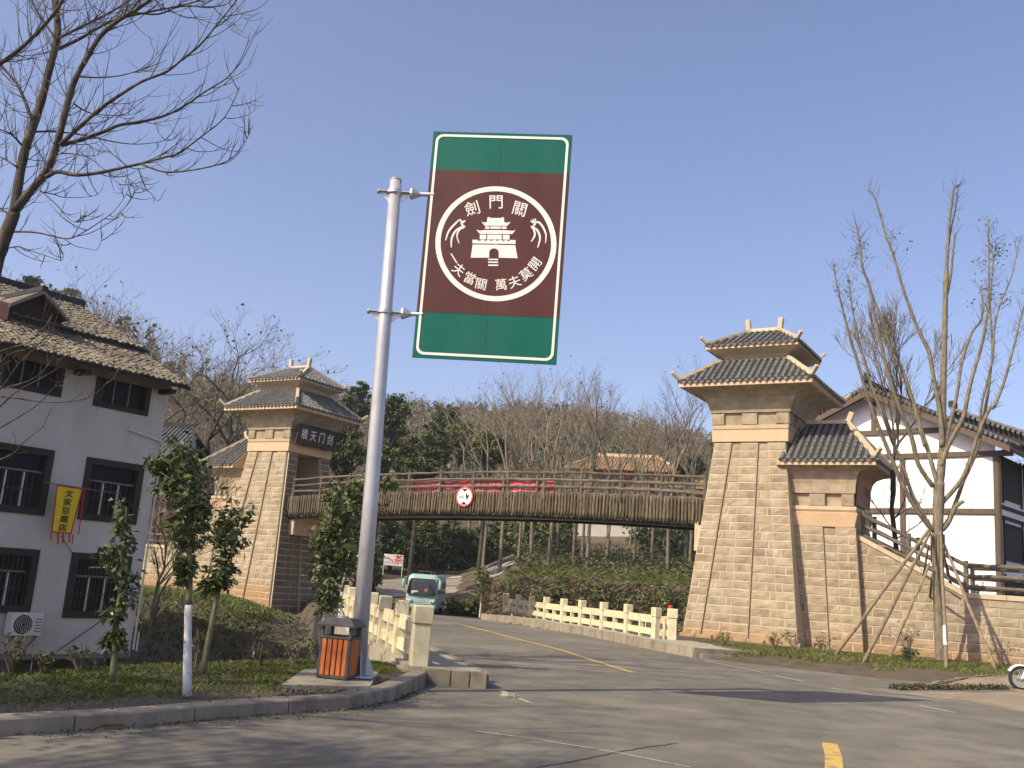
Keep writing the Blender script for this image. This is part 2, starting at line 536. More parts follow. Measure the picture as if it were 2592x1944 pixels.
def ground_z(x, y):
    x = np.asarray(x, float); y = np.asarray(y, float)
    zr = z_road(y)
    z = zr - 0.10
    xl, xr = x_left(y), x_right(y)
    left = x < xl - .12
    # verge inside the kerb
    verge = .135 + .05 * sstep(0, 3, xl - x)
    yb = np.interp(x, _vx, _vy)
    gul = -2.6 * sstep(.1, 2.6, y - yb)
    gul = gul + 1.65 * sstep(36 * K, 40.5 * K, y) + .8 * sstep(-9, -14, x) * sstep(33 * K, 37 * K, y)
    gul = np.minimum(gul, 1.0)
    nearedge = sstep(-.25, .12, x_balL(y) - x)
    lz = np.where(y < yb, verge, verge + gul * np.where(y > YJ, nearedge, 1.0))
    lz = np.where((y >= YJ) & (x > x_balL(y) + .25), zr - .05, lz)
    lz = np.where(y > 54 * K, lz + (zr - lz) * sstep(54 * K, 60 * K, y), lz)
    z = np.where(left & (y < 66 * K), lz, z)
    right = x > xr + .05
    q = np.stack([x - OR[0], y - OR[1]]); qu = q[0] * U[0] + q[1] * U[1]; qv = q[0] * V[0] + q[1] * V[1]
    rz = .02 + .20 * sstep(0, 2.2, np.minimum(x - xr, y - np.interp(x, [8 * K, 12.5 * K, 34 * K], [24.4 * K, 23.4 * K, 22.6 * K])))
    behind = sstep(-.6, 1.2, qv)
    yard = -1.6 + 3.9 * sstep(3.2 * K, 6.5 * K, qu)
    rz = rz + (yard - rz) * behind
    rz = np.where(y > 50 * K, rz + (zr - .1 - rz) * sstep(48 * K, 53 * K, y) * sstep(40, 20, x), rz)
    z = np.where(right & (y > 20.5 * K) & (y < 66 * K), rz, z)
    # bank and hills beyond the road
    D = y - 66.5 - 2.0 * np.sin(x * .13) + .12 * np.clip(-x, 0, 60)
    bf = sstep(-4, 4, x)
    h = bf * (3.0 * sstep(0, 6, D) + .20 * np.clip(D - 6, 0, 40)) + (1 - bf) * (.14 * np.clip(D, 0, 60))
    h = h + .235 * np.clip(D - 46, 0, 110) * .8 + .225 * np.clip(D - 156, 0, 150)
    h = h + 19 * np.exp(-((x + 84) / 40) ** 2 - ((y - 140) / 48) ** 2) + 2 * np.exp(-((x + 50) / 25) ** 2 - ((y - 118) / 30) ** 2)
    h = h - 9 * sstep(20, 90, x) * sstep(150, 300, y)
    nz = .35 * np.sin(x * .31 + y * .17) * np.sin(y * .23 - x * .11) + 1.6 * np.sin(x * .047 + 1.3) * np.sin(y * .039)
    h = h + nz * sstep(4, 40, D)
    z = np.where(y > 60 * K, z + (z_road(y) - .1 - z) * sstep(60 * K, 66, y), z)
    z = z + np.where(D > 0, h, 0)
    return z
def gz(x, y): return float(ground_z(np.array([x]), np.array([y]))[0])

def grid_mesh(xs, ys):
    X, Y = np.meshgrid(xs, ys)
    Zz = ground_z(X.ravel(), Y.ravel())
    v = np.stack([X.ravel(), Y.ravel(), Zz], 1)
    nx, ny = len(xs), len(ys)
    i = np.arange((nx - 1) * (ny - 1)); r, c = i // (nx - 1), i % (nx - 1)
    a = r * nx + c
    return v, np.stack([a, a + 1, a + nx + 1, a + nx], 1)
xs = np.concatenate([np.linspace(-320, -60, 27), np.linspace(-56, -24, 17), np.arange(-23, 24.01, .36), np.linspace(26, 60, 18), np.linspace(70, 320, 26)])
ys = np.concatenate([np.linspace(-60, 2, 14), np.arange(3, 72.01, .42)])
v, f = grid_mesh(xs, ys)
tag(obj('ground', array_mesh('ground', v, f, [M['soil']], smooth=True), None), kind='structure')
xs2 = np.concatenate([np.linspace(-420, -130, 40), np.arange(-126, 90, 2.4), np.linspace(94, 420, 44)])
ys2 = np.concatenate([np.arange(72.0, 130, 2.0), np.arange(130, 420, 5)])
ys2[0] = ys[-1]
v, f = grid_mesh(xs2, ys2)
tag(obj('hill', array_mesh('hill', v, f, [M['hill']], smooth=True), None), kind='structure')

# road sheet
ysr = np.unique(np.concatenate([np.linspace(-50, 4, 12), np.arange(4, 30, .3), np.arange(30, 66.5, .8)]))
vs, fs = [], []
NX = 14
for y in ysr:
    a, b = float(x_left(y)) - .02, float(x_right(y)) + .03
    if y > 58 * K: a = a - (y - 58 * K) * 2.0
    for k in range(NX + 1):
        vs.append((a + (b - a) * k / NX, y, float(z_road(y))))
for r in range(len(ysr) - 1):
    for k in range(NX):
        i = r * (NX + 1) + k
        fs.append((i, i + 1, i + NX + 2, i + NX + 1))
road = tag(obj('road', array_mesh('road', np.array(vs), np.array(fs), [M['asphalt']]), None), kind='structure')
overlay(M['asphalt'], (.27, .235, .175), noise_mask(.35, .50, .70, (1, 1, 1), .55))
overlay(M['asphalt'], (.105, .10, .088), noise_mask(.8, .56, .72, (.5, 1.6, 1), .5))

def ribbon(pts, w, zoff=.005, widths=None):
    """flat strip that follows the road"""
    mb = MB()
    P = [np.array(p[:2], float) for p in pts]
    L_, R_ = [], []
    for i, p in enumerate(P):
        t = P[min(i + 1, len(P) - 1)] - P[max(i - 1, 0)]
        t = t / np.linalg.norm(t)
        n = np.array([-t[1], t[0]]) * (widths[i] if widths else w) / 2
        z = float(z_road(p[1])) + zoff
        L_.append((*(p + n), z)); R_.append((*(p - n), z))
    for i in range(len(P) - 1):
        mb.poly([L_[i], R_[i], R_[i + 1], L_[i + 1]])
    return mb
def dens(pts, n=8):
    out = []
    for i in range(len(pts) - 1):
        for k in range(n):
            out.append(np.array(pts[i]) * (1 - k / n) + np.array(pts[i + 1]) * k / n)
    out.append(np.array(pts[-1]))
    return out
def C6(a, b): return (1050 + a / 2.949, 1250 + b / 2.949)
def C5(a, b): return (700 + a / 3.318, 1300 + b / 3.318)
yl = [onz(*C6(*p))[:2] for p in ((340, 975), (620, 1045), (870, 1110), (1090, 1165), (1350, 1250), (1630, 1335))]
ribbon(dens(yl, 4), .13).build('centre_line', M['line_yellow'], road)
ribbon(dens([onz(*p)[:2] for p in ((2112, 1960), (2110, 1915), (2100, 1882))], 3), .20).build('centre_line', M['line_yellow'], road)
def S8(a, b): return (1200 + a / 1.589, 1600 + b / 1.589)
for pts, w in (([S8(925, 115), S8(1100, 150), S8(1330, 200)], .09), ([S8(1435, 225), S8(1530, 240), S8(1625, 258)], .12), ([S8(1790, 295), S8(1940, 325)], .12),
               ([S8(0, 398), S8(300, 440), S8(600, 490), S8(870, 545)], .045), ([S8(105, 235), S8(230, 287)], .11), ([C5(1440, 1040), C5(1580, 1045)], .10)):
    ribbon(dens([onz(*p)[:2] for p in pts], 4), w).build('edge_line', M['line_white'], road)
M['crack'] = mat('tar crack', [(.05, .045, .04), (.075, .07, .06)], 8, .9, coord='World')
for pts in ([(240, 547), (400, 520), (560, 488), (700, 462), (820, 448)], [(10, 97), (200, 84), (430, 76), (640, 70)]):
    p = dens([onz(*S8(*q))[:2] for q in pts], 6)
    p = [q + rng.normal(0, .012, 2) for q in p]
    ribbon(p, .02, .006, [.016 + .014 * abs(math.sin(i * 2.1)) for i in range(len(p))]).build('crack', M['crack'], road)
def zsheet(pts, z0, mat_, name, parent=None):
    mb = MB(); mb.poly([(p[0], p[1], z0 + float(z_road(p[1]))) for p in pts]); return mb.build(name, mat_, parent)

# kerb of the corner verge: single stones
kerb = tag(bpy.data.objects.new('kerb', None), kind='structure'); COL.objects.link(kerb); WM['kerb'] = Matrix.Identity(4)
kp = dens(KERB[1:], 10)
kp = [np.array(p) for p in kp]
acc, run = [kp[0]], 0.0
cuts = [kp[0]]
d_ = 0
seg = []
cur = [kp[0]]
for a, b in zip(kp[:-1], kp[1:]):
    cur.append(b); d_ += np.linalg.norm(b - a)
    if d_ > 1.35:
        seg.append(cur); cur = [b]; d_ = 0
if len(cur) > 1: seg.append(cur)
for sg in seg:
    rings = []
    m = len(sg)
    for i, p in enumerate(sg):
        t = sg[min(i + 1, m - 1)] - sg[max(i - 1, 0)]; t = t / np.linalg.norm(t)
        n = np.array([-t[1], t[0]])
        e = t * (.008 if i == 0 else (-.008 if i == m - 1 else 0))
        q = p + e
        top = .165 + .05 * sstep(12, 16, p[1])
        def at(off, z): return (*(q + n * off), z)
        rings.append([at(0, -.08), at(.005, top - .02), at(.025, top), at(.25, top + .004), at(.26, -.08)])
    mb = MB(); mb.loft(rings)
    mb.build('kerb_stone', M['kerb'], kerb)

# bridge walks with their kerb stones
def walk(name, left_pts, right_pts, kerb_side, top=.24 * K):
    mb = MB()
    n = len(left_pts)
    rings = []
    for a, b in zip(left_pts, right_pts):
        za, zb = float(z_road(a[1])), float(z_road(b[1]))
        rings.append([(a[0], a[1], za - .3), (a[0], a[1], za + top), (b[0], b[1], zb + top), (b[0], b[1], zb - .3)])
    mb.loft(rings)
    return tag(mb.build(name, M['concrete']), kind='structure')
yy = list(np.arange(YJ + .12, 36.4 * K, 1.1))
wl = walk('left_walk', [(x_balL(y) - .22, y) for y in yy], [(float(x_balL(y)) + .95 * K, y) for y in yy], 1)
for i in range(len(yy) - 1):                       # kerb stones along the left walk
    y0, y1 = yy[i] + .01, yy[i + 1] - .01
    a = (float(x_balL(y0)) + .96 * K, y0); b = (float(x_balL(y1)) + .96 * K, y1)
    mb = MB(); z0, z1 = float(z_road(y0)), float(z_road(y1))
    mb.hexa([(a[0], a[1], z0 - .1), (a[0] + .13, a[1], z0 - .1), (b[0] + .13, b[1], z1 - .1), (b[0], b[1], z1 - .1),
             (a[0], a[1], z0 + .268), (a[0] + .11, a[1], z0 + .262), (b[0] + .11, b[1], z1 + .262), (b[0], b[1], z1 + .268)])
    mb.build('kerb_stone', M['kerb'], wl)
mb = MB()                                          # end face slabs of the left walk
x0 = float(x_balL(yy[0]))
for xa, xb in ((x0 + .06, x0 + .52), (x0 + .535, x0 + .84), (x0 + .855, x0 + 1.13)):
    s = MB(); s.bbox(((xa + xb) / 2, yy[0] - .06, .105), (xb - xa, .1, .31), .012); s.build('kerb_stone', M['kerb'], wl)
rk = [np.array(p) * K for p in ((5.34, 26.46), (4.57, 28.48), (3.8, 31.4), (3.02, 34.0), (2.0, 36.2), (.7, 40.0), (-.62, 43.6))]
rb = [np.array(p) * K for p in ((7.15, 26.9), (6.7, 28.9), (5.7, 31.6), (4.5, 34.6), (3.3, 37.2), (2.0, 40.9), (.75, 44.2))]
wr = walk('right_walk', [p + np.array([.16, 0.03]) for p in rk], rb, 0)
kd = dens(rk, 3)
for i in range(len(kd) - 1):
    a, b = kd[i], kd[i + 1]
    t = (b - a) / np.linalg.norm(b - a); n = np.array([t[1], -t[0]])
    a, b = a + t * .012, b - t * .012
    mb = MB(); z0, z1 = float(z_road(a[1])), float(z_road(b[1])); w = n * .19
    mb.hexa([(*a, z0 - .1), (*(a + w), z0 - .1), (*(b + w), z1 - .1), (*b, z1 - .1), (*(a + n * .02), z0 + .275), (*(a + w), z0 + .28), (*(b + w), z1 + .28), (*(b + n * .02), z1 + .275)])
    mb.build('kerb_stone', M['kerb'], wr)
e0, e1 = rk[0], rb[0]
for (s0, s1, zt, o) in ((0.02, .5, .27, .05), (.52, .99, .27, .05), (.1, .985, .13, .25)):   # two low steps at the end of the right walk
    a, b = e0 + (e1 - e0) * s0, e0 + (e1 - e0) * s1
    n = np.array([0.14, -1.0])
    mb = MB(); mb.hexa([(*(a + n * o), -.1), (*(b + n * o), -.1), (*(b - n * .2), -.1), (*(a - n * .2), -.1), (*(a + n * o), zt), (*(b + n * o), zt), (*(b - n * .2), zt), (*(a - n * .2), zt)])
    mb.build('step_slab', M['kerb'], wr)

# strip of dirt between road and right verge, gravel track by the tea sign
def patch(name, outline, zoff, mat_, n=22, jit=.15, kind='structure', road_=False):
    """irregular sheet that follows the ground, given by its outline"""
    import bmesh
    c = np.mean(outline, axis=0)
    o2 = []
    for i in range(len(outline)):
        a, b = np.array(outline[i]), np.array(outline[(i + 1) % len(outline)])
        for k in range(6):
            o2.append(a + (b - a) * k / 6 + rng.normal(0, jit, 2) * (1 if k else .3))
    rings = [np.array(o2)]
    V_, F_ = [], []
    R = 7
    m = len(o2)
    for r in range(R):
        s = 1 - r / R
        for p in o2:
            q = c + (p - c) * s
            z = (float(z_road(q[1])) if road_ else gz(q[0], q[1])) + zoff
            V_.append((q[0], q[1], z))
    V_.append((c[0], c[1], (float(z_road(c[1])) if road_ else gz(c[0], c[1])) + zoff))
    for r in range(R - 1):
        for k in range(m):
            k2 = (k + 1) % m
            F_.append((r * m + k, r * m + k2, (r + 1) * m + k2, (r + 1) * m + k))
    for k in range(m):
        F_.append(((R - 1) * m + k, (R - 1) * m + (k + 1) % m, R * m))
    mb = MB(); mb.v, mb.f = V_, F_
    return tag(mb.build(name, mat_, smooth=True), kind=kind)
dirt = [onz(*p, .05)[:2] for p in ((1890, 1690), (2100, 1722), (2270, 1745), (2420, 1742), (2700, 1745))] + [onz(*p, .2)[:2] for p in ((2700, 1716), (2420, 1708), (2300, 1712), (2150, 1700), (1990, 1685))]
patch('dirt_strip', dirt, .03, M['sand'], jit=.08)
patch('dirt_road_edge', [onz(*p)[:2] for p in ((2230, 1752), (2420, 1752), (2800, 1745), (3000, 1850), (2700, 1830), (2450, 1775))], .006, M['sand'], jit=.1, road_=True)
overlay(M['sand'], (.19, .165, .13), noise_mask(1.1, .46, .66, None, .5))
patch('gravel_track', [(-17, 71), (-9, 70.5), (-4, 75.5), (.3, 80.5), (1.2, 85), (-1.5, 86.5), (-5, 84), (-9, 79), (-17, 76)], .06, M['gravel'], jit=.25)

# ------------------------------------------------------------------ masonry helpers
def face_fn(k, w, d):
    """point on face k (0 front, 1 right, 2 left) at lateral a, proudness off, height z"""
    if k == 0: return lambda a, off, z: (a, -(d(z) + off), z)
    if k == 1: return lambda a, off, z: (w(z) + off, a, z)
    return lambda a, off, z: (-(w(z) + off), -a, z)
def stone(parent, fn, a00, a10, a11, a01, z0, z1, base, out, mat_, g=.012):
    """one dressed block: lateral corners at bottom (a00,a10) and top (a01,a11)"""
    mb = MB()
    def P(s, t, off):
        a = (a00 * (1 - s) + a10 * s) * (1 - t) + (a01 * (1 - s) + a11 * s) * t
        return fn(a, off, z0 + (z1 - z0) * t)
    W, H = abs(a10 - a00), z1 - z0
    gs, gt = g / max(W, .05), g / H
    c = .02
    cs, ct = c / max(W, .05), c / H
    j = lambda s_: random.uniform(-s_, s_)
    r0 = [P(s, t, base) for s, t in ((gs, gt), (1 - gs, gt), (1 - gs, 1 - gt), (gs, 1 - gt))]
    r1 = [P(s, t, base + out * .5) for s, t in ((gs, gt), (1 - gs, gt), (1 - gs, 1 - gt), (gs, 1 - gt))]
    ss = [gs + cs, .33 + j(.06), .67 + j(.06), 1 - gs - cs]
    tt = [gt + ct, 1 - gt - ct]
    fr = []
    for ti, t in enumerate(tt):
        for si, s in enumerate(ss):
            fr.append(P(s, t + j(.03), base + out + (j(.012) if 0 < si < 3 else j(.006))))
    mid = [P(.33, .5, base + out + .012 + j(.014)), P(.67, .5, base + out + .012 + j(.014))]
    pts = r0 + r1 + fr + mid
    F_ = [(0, 1, 5, 4), (1, 2, 6, 5), (2, 3, 7, 6), (3, 0, 4, 7),
          (4, 5, 11, 10, 9, 8), (5, 6, 15, 11), (6, 7, 12, 13, 14, 15), (7, 4, 8, 12),
          (8, 9, 16), (8, 16, 12), (12, 16, 13), (9, 10, 17, 16), (16, 17, 14, 13), (10, 11, 17), (11, 15, 17), (15, 14, 17)]
    mb.faces(pts, F_)
    return mb.build('stone', mat_, parent)
def tile_facet(parent, E0, E1, T0, T1, pitch, r, tl=.3, rowname='tile_row', lift=.0, drip=True, mat_row='tile'):
    """barrel tile rows on a roof slope: eave E0-E1, top edge T0-T1"""
    E0, E1, T0, T1 = map(Vector, (E0, E1, T0, T1))
    ex = (E1 - E0); L = ex.length; ex = ex.normalized()
    nrm = ex.cross(T0 - E0).normalized()
    if nrm.z < 0: nrm = -nrm
    ey = nrm.cross(ex).normalized()
    if ey.z < 0: ey = -ey
    tlx, trx = (T0 - E0).dot(ex), (T1 - E0).dot(ex)
    H = (T0 - E0).dot(ey)
    n = max(2, int(round(L / pitch)))
    mbd = MB()
    for i in range(n):
        x = (i + .5) * L / n
        ym = H
        if x < tlx: ym = min(ym, H * x / tlx)
        if x > trx: ym = min(ym, H * (L - x) / (L - trx))
        if ym > .12:
            mb = MB()
            y = -.05
            m = max(1, int(math.ceil((ym + .05) / tl)))
            st = (ym + .05) / m
            sides = 5
            for j in range(m):
                y0, y1 = y + j * st, y + (j + 1) * st
                rings = []
                for yq, rq in ((y0, r), (y1, r * .80)):
                    ring = []
                    for k in range(sides):
                        a = math.pi * k / (sides - 1)
                        ring.append(E0 + ex * (x + rq * math.cos(a)) + ey * yq + nrm * (lift + rq * math.sin(a) * 1.1))
                    rings.append(ring)
                mb.loft(rings, cap=True, closed=False)
            mb.build(rowname, M[mat_row], parent, smooth=False)
        if drip:
            xc = i * L / n
            for xx in (xc,):
                if xx < .05: continue
                p = lambda a, b, o: E0 + ex * (xx + a) + Vector((0, 0, b)) + (Vector((ey.x, ey.y, 0)).normalized() * -.055) * o
                w_ = L / n * .46
                mbd.prism([p(-w_, .012, 1), p(-w_ * .45, -.07, 1), p(0, -.125, 1), p(w_ * .45, -.07, 1), p(w_, .012, 1)], (Vector((ey.x, ey.y, 0)).normalized() * .03))
    if drip:
        mbd.build('drip_edge', M['tile'], parent)
def ridge_beam(parent, a, b, w, h, mat_='pale_stone', name='ridge'):
    a, b = Vector(a), Vector(b)
    t = (b - a).normalized(); s = t.cross(Vector((0, 0, 1))).normalized() * w / 2; up = s.cross(t).normalized()
    if up.z < 0: up = -up
    mb = MB()
    mb.hexa([a - s, a + s, b + s, b - s, a - s * .8 + up * h, a + s * .8 + up * h, b + s * .8 + up * h, b - s * .8 + up * h])
    return mb.build(name, M[mat_], parent)
def horn(parent, p, d, l=.56, w=.15):
    """upturned block at a hip end"""
    p, d = Vector(p), Vector(d).normalized()
    dirv = (d * .8 + Vector((0, 0, .62))).normalized()
    s = d.cross(Vector((0, 0, 1))).normalized(); up = s.cross(dirv)
    R = Matrix((dirv, s, up)).transposed()
    mb = MB(); mb.bbox(p + dirv * l * .38, (l, w, w * .85), .02, R=R)
    return mb.build('horn', M['pale_stone'], parent)

k_ = K
def hip_roof(t, cx, cy, W, D, z0, Rl, Rd, z1, pitch, r, sides=('f', 'l', 'r', 'b'), tl=.3):
    """hip roof body with tile rows; ridge/upper rectangle half sizes Rl x Rd at z1"""
    c = {'fl': (cx - W, cy - D, z0), 'fr': (cx + W, cy - D, z0), 'br': (cx + W, cy + D, z0), 'bl': (cx - W, cy + D, z0)}
    u = {'fl': (cx - Rl, cy - Rd, z1), 'fr': (cx + Rl, cy - Rd, z1), 'br': (cx + Rl, cy + Rd, z1), 'bl': (cx - Rl, cy + Rd, z1)}
    mb = MB()
    for a, b in (('fl', 'fr'), ('fr', 'br'), ('br', 'bl'), ('bl', 'fl')):
        if Rd < 1e-6 and (a, b) in (('fr', 'br'), ('bl', 'fl')):
            mb.poly([c[a], c[b], u[a]])
        else:
            mb.poly([c[a], c[b], u[b], u[a]])
    if Rd > 1e-6: mb.poly([u['fl'], u['fr'], u['br'], u['bl']])
    mb.poly([c['bl'], c['br'], c['fr'], c['fl']])
    mb.build('roof', M['tile_pan'], t)
    for s, a, b in (('f', 'fl', 'fr'), ('r', 'fr', 'br'), ('b', 'br', 'bl'), ('l', 'bl', 'fl')):
        if s in sides:
            tile_facet(t, c[a], c[b], u[a], u[b], pitch, r, tl=tl)
    return c, u
def loft_rect(mb, prof, cx=0, cy=0, cap=True):
    mb.loft([[(cx - w, cy - d, z), (cx + w, cy - d, z), (cx + w, cy + d, z), (cx - w, cy + d, z)] for w, d, z in prof], cap=cap)

def gate_tower(label, loc, m, zmin, stone_faces):
    """battered stone gate tower; m=+1 opening towards -u (right tower), m=-1 towards +u (left tower)"""
    t = thing('gate_tower', label, 'tower', loc, -TH, 'stone gate towers of the footbridge')
    Wb, Db, Wt, zt = 2.0 * k_, 2.145 * k_, 1.29 * k_, 6.92 * k_
    w = lambda z: Wb - (Wb - Wt) * z / zt
    d = lambda z: Db - (Wb - Wt) * z / zt
    zc = 4.72 * k_
    s = .002
    mb = MB()
    loft_rect(mb, [(w(zmin) - s, d(zmin) - s, zmin), (w(zc) - s, d(zc) - s, zc)])
    # hollow upper storey open towards the bridge
    zz = ((zc, 1.0), (zt, 1.0))
    def slab(u0, u1, v0, v1):
        mb.loft([[(u0(z), v0(z), z), (u1(z), v0(z), z), (u1(z), v1(z), z), (u0(z), v1(z), z)] for z in (zc, zt)])
    slab(lambda z: -w(z) + s, lambda z: w(z) - s, lambda z: -d(z) + s, lambda z: -d(z) + .55)
    slab(lambda z: -w(z) + s, lambda z: w(z) - s, lambda z: d(z) - .45, lambda z: d(z) - s)
    if m > 0: slab(lambda z: w(z) - .5, lambda z: w(z) - s, lambda z: -d(z) + .55, lambda z: d(z) - .45)
    else: slab(lambda z: -w(z) + s, lambda z: -w(z) + .5, lambda z: -d(z) + .55, lambda z: d(z) - .45)
    mb.build('shaft', M['mortar'], t)
    mb = MB()
    rot = 1 if m < 0 else -1
    mb.b6(-.75 * k_, .75 * k_, -d(zt) + .58, d(zt) - .48, zc + .002, zt - .01) if False else None
    # bracket under the bridge
    s_ = 1 if m < 0 else -1
    x0, x1 = s_ * (w(3.6) - .3), s_ * (w(3.6) + .42)
    mb = MB(); mb.bbox(((x0 + x1) / 2, 0, 3.52 * k_), (abs(x1 - x0), 2.5 * k_, 1.06 * k_), .02)
    mb.build('bracket', M['peach_streak'], t)
    # stones
    nrow = 24
    hrow = (zt - .02) / nrow
    for k in stone_faces:
        half = d if k else w
        fn = face_fn(k, w, d)
        pw = .64 * k_
        for q, (pa, pb) in enumerate(((lambda h: -h, lambda h: -h + pw), (lambda h: -pw / 2, lambda h: pw / 2), (lambda h: h - pw, lambda h: h))):
            zt_ = zc if (k and q == 1) else zt - .02
            e_ = .004
            mb = MB(); mb.hexa([fn(pa(half(zmin)) + e_, -.1, zmin), fn(pb(half(zmin)) - e_, -.1, zmin), fn(pb(half(zmin)) - e_, .092, zmin), fn(pa(half(zmin)) + e_, .092, zmin),
                                fn(pa(half(zt_)) + e_, -.1, zt_), fn(pb(half(zt_)) - e_, -.1, zt_), fn(pb(half(zt_)) - e_, .092, zt_), fn(pa(half(zt_)) + e_, .092, zt_)])
            mb.build('pilaster', M['mortar'], t)
        rows = list(range(int(math.floor(zmin / hrow)) if zmin < -.3 else 0, nrow))
        for i in rows:
            z0, z1 = i * hrow, (i + 1) * hrow
            z0, z1 = max(z0, zmin), z1
            h0, h1 = half(z0), half(z1)
            opening = k and z1 > zc + .05
            # pilasters
            for q, (pa, pb) in enumerate(((lambda h: -h, lambda h: -h + pw), (lambda h: -pw / 2, lambda h: pw / 2), (lambda h: h - pw, lambda h: h))):
                if opening and q == 1: continue
                pr = (.05, .075)
                cutl = []
                if q != 1 and (i + q) % 2 == 0 and i < 12 and not k: cutl = [.36 + .12 * random.random() if (i // 2) % 2 else .5 + .1 * random.random()]
                es = [0] + cutl + [1]
                for e0, e1 in zip(es[:-1], es[1:]):
                    stone(t, fn, lerp(pa(h0), pb(h0), e0), lerp(pa(h0), pb(h0), e1), lerp(pa(h1), pb(h1), e1), lerp(pa(h1), pb(h1), e0), z0, z1, .055, .05, M['stone' if not k else 'shaded_rough_stone'])
            for q, (pa, pb) in enumerate(((lambda h: -h + pw, lambda h: -pw / 2), (lambda h: pw / 2, lambda h: h - pw))):
                if opening: continue
                wd = pb(h0) - pa(h0)
                if k: cutl = [] if i % 2 else [.5]
                elif wd > .5 and (i + q) % 2 == 0: cutl = [random.choice((.22, .3, .66, .74))]
                elif wd > .62 and random.random() < .35: cutl = [random.choice((.4, .6))]
                elif wd < .5 and i % 2 == 0 and i < 20: cutl = [.55]
                else: cutl = []
                es = [0] + cutl + [1]
                for e0, e1 in zip(es[:-1], es[1:]):
                    stone(t, fn, lerp(pa(h0), pb(h0), e0), lerp(pa(h0), pb(h0), e1), lerp(pa(h1), pb(h1), e1), lerp(pa(h1), pb(h1), e0), z0, z1, -.02, .031, M['stone' if not k else 'shaded_rough_stone'])
    # plinth course
    if zmin > -.3:
        n = 7
        for i in range(n):
            a0, a1 = -Wb - .12 + (2 * Wb + .24) * i / n, -Wb - .12 + (2 * Wb + .24) * (i + 1) / n
            stone(t, lambda a, off, z: (a, -(Db + .12 + off), z), a0, a1, a1, a0, -.14, .14, -.16, .17, M['stone'])
    # band with lip
    Wn_, k2 = 1.382 * k_, (Db - Wb)
    mb = MB(); loft_rect(mb, [(Wn_, Wn_ + k2, 6.95 * k_), (Wn_ + .01, Wn_ + k2 + .01, 7.37 * k_)])
    mb.build('band', M['peach'], t)
    mb = MB(); loft_rect(mb, [(Wn_ - .05, Wn_ + k2 - .05, 7.372 * k_), (Wn_ - .0, Wn_ + k2 - .0, 7.42 * k_), (Wn_ + .03, Wn_ + k2 + .03, 7.55 * k_), (Wn_ - .06, Wn_ + k2 - .06, 7.56 * k_)])
    mb.build('lip', M['pale_stone'], t)
    # neck: recessed core, proud blocks between niches, flaring top
    b = 1.30 * k_
    mb = MB(); loft_rect(mb, [(b + .03, b + k2 + .03, 7.55 * k_), (b + .05, b + k2 + .05, 8.0 * k_)])
    mb.build('neck_core', M['stone'], t)
    z0, z1 = 7.56 * k_, 8.0 * k_
    for kf in (0, 1, 2):
        hw = (b + .02) if kf == 0 else (b + k2 + .02)
        wv = (lambda z: b + .02); dv = (lambda z: b + k2 + .02)
        fn = face_fn(kf, wv, dv)
        for a0, a1 in ((-hw - .1, -hw * .70), (-hw * .22, hw * .22), (hw * .72, hw + .1)):
            stone(t, fn, a0, a1, a1, a0, z0, z1, -.06, .165, M['stone'], g=.006)
    prof = [(1.455, 8.002), (1.50, 8.15), (1.56, 8.35), (1.66, 8.55), (1.83, 8.70), (2.08, 8.80), (2.36, 8.85)]
    mb = MB(); loft_rect(mb, [(a * k_, (a + .13 * (1 - i / 6)) * k_ if True else 0, zz_ * k_) for i, (a, zz_) in enumerate(prof)])
    neck = mb.build('neck', M['stone'], t)
    # eaves
    We, De, ze0, ze1 = 2.419 * k_, 2.40 * k_, 8.853 * k_, 9.043 * k_
    mb = MB(); loft_rect(mb, [(We - .06, De - .06, ze0 - .012), (We, De, ze0), (We, De, ze1)])
    mb.build('fascia', M['peach_streak'], t)
    c, u = hip_roof(t, 0, 0, We + .03, De + .03, ze1 + .005, 1.24 * k_, 1.22 * k_, 10.04 * k_, .235 * k_, .092)
    for q, dx in (('fl', (-1, -1, 0)), ('fr', (1, -1, 0)), ('br', (1, 1, 0)), ('bl', (-1, 1, 0))):
        a = Vector(c[q]); e = a + (Vector(u[q]) - a) * .06
        ridge_beam(t, e, u[q], .17, .13, name='hip_ridge')
        horn(t, e, dx)
    mb = MB(); loft_rect(mb, [(1.2 * k_, 1.18 * k_, 9.98 * k_), (1.16 * k_, 1.14 * k_, 10.12 * k_), (1.26 * k_, 1.24 * k_, 10.24 * k_), (1.66 * k_, 1.62 * k_, 10.412 * k_)])
    mb.build('upper_neck', M['pale_stone'], t)
    Wu, Du, zu0, zu1 = 1.714 * k_, 1.67 * k_, 10.413 * k_, 10.56 * k_
    mb = MB(); loft_rect(mb, [(Wu, Du, zu0), (Wu, Du, zu1)])
    mb.build('fascia', M['peach_streak'], t)
    c, u = hip_roof(t, 0, 0, Wu + .03, Du + .03, zu1 + .005, .62 * k_, 0, 11.42 * k_, .235 * k_, .092)
    for q, dx in (('fl', (-1, -1, 0)), ('fr', (1, -1, 0)), ('br', (1, 1, 0)), ('bl', (-1, 1, 0))):
        a = Vector(c[q]); e = a + (Vector(u[q]) - a) * .08
        ridge_beam(t, e, u[q], .15, .12, name='hip_ridge')
        horn(t, e, dx, .48, .14)
    ridge_beam(t, (-.64 * k_, 0, 11.42 * k_), (.64 * k_, 0, 11.42 * k_), .17, .15)
    for sx in (-1, 1):
        mb = MB(); mb.bbox((sx * .62 * k_, 0, 11.70 * k_), (.20, .2, .50), .02, R=Matrix.Rotation(sx * .12, 3, 'Y'))
        mb.build('ridge_block', M['pale_stone'], t)
    return t

towerR = gate_tower('stone gate tower with two tiled roofs on the right side of the road', OR, 1, -.15, (0,))
towerL = gate_tower('stone gate tower with black name board, left of the road behind the young trees', OL, -1, -1.25, (0, 1))

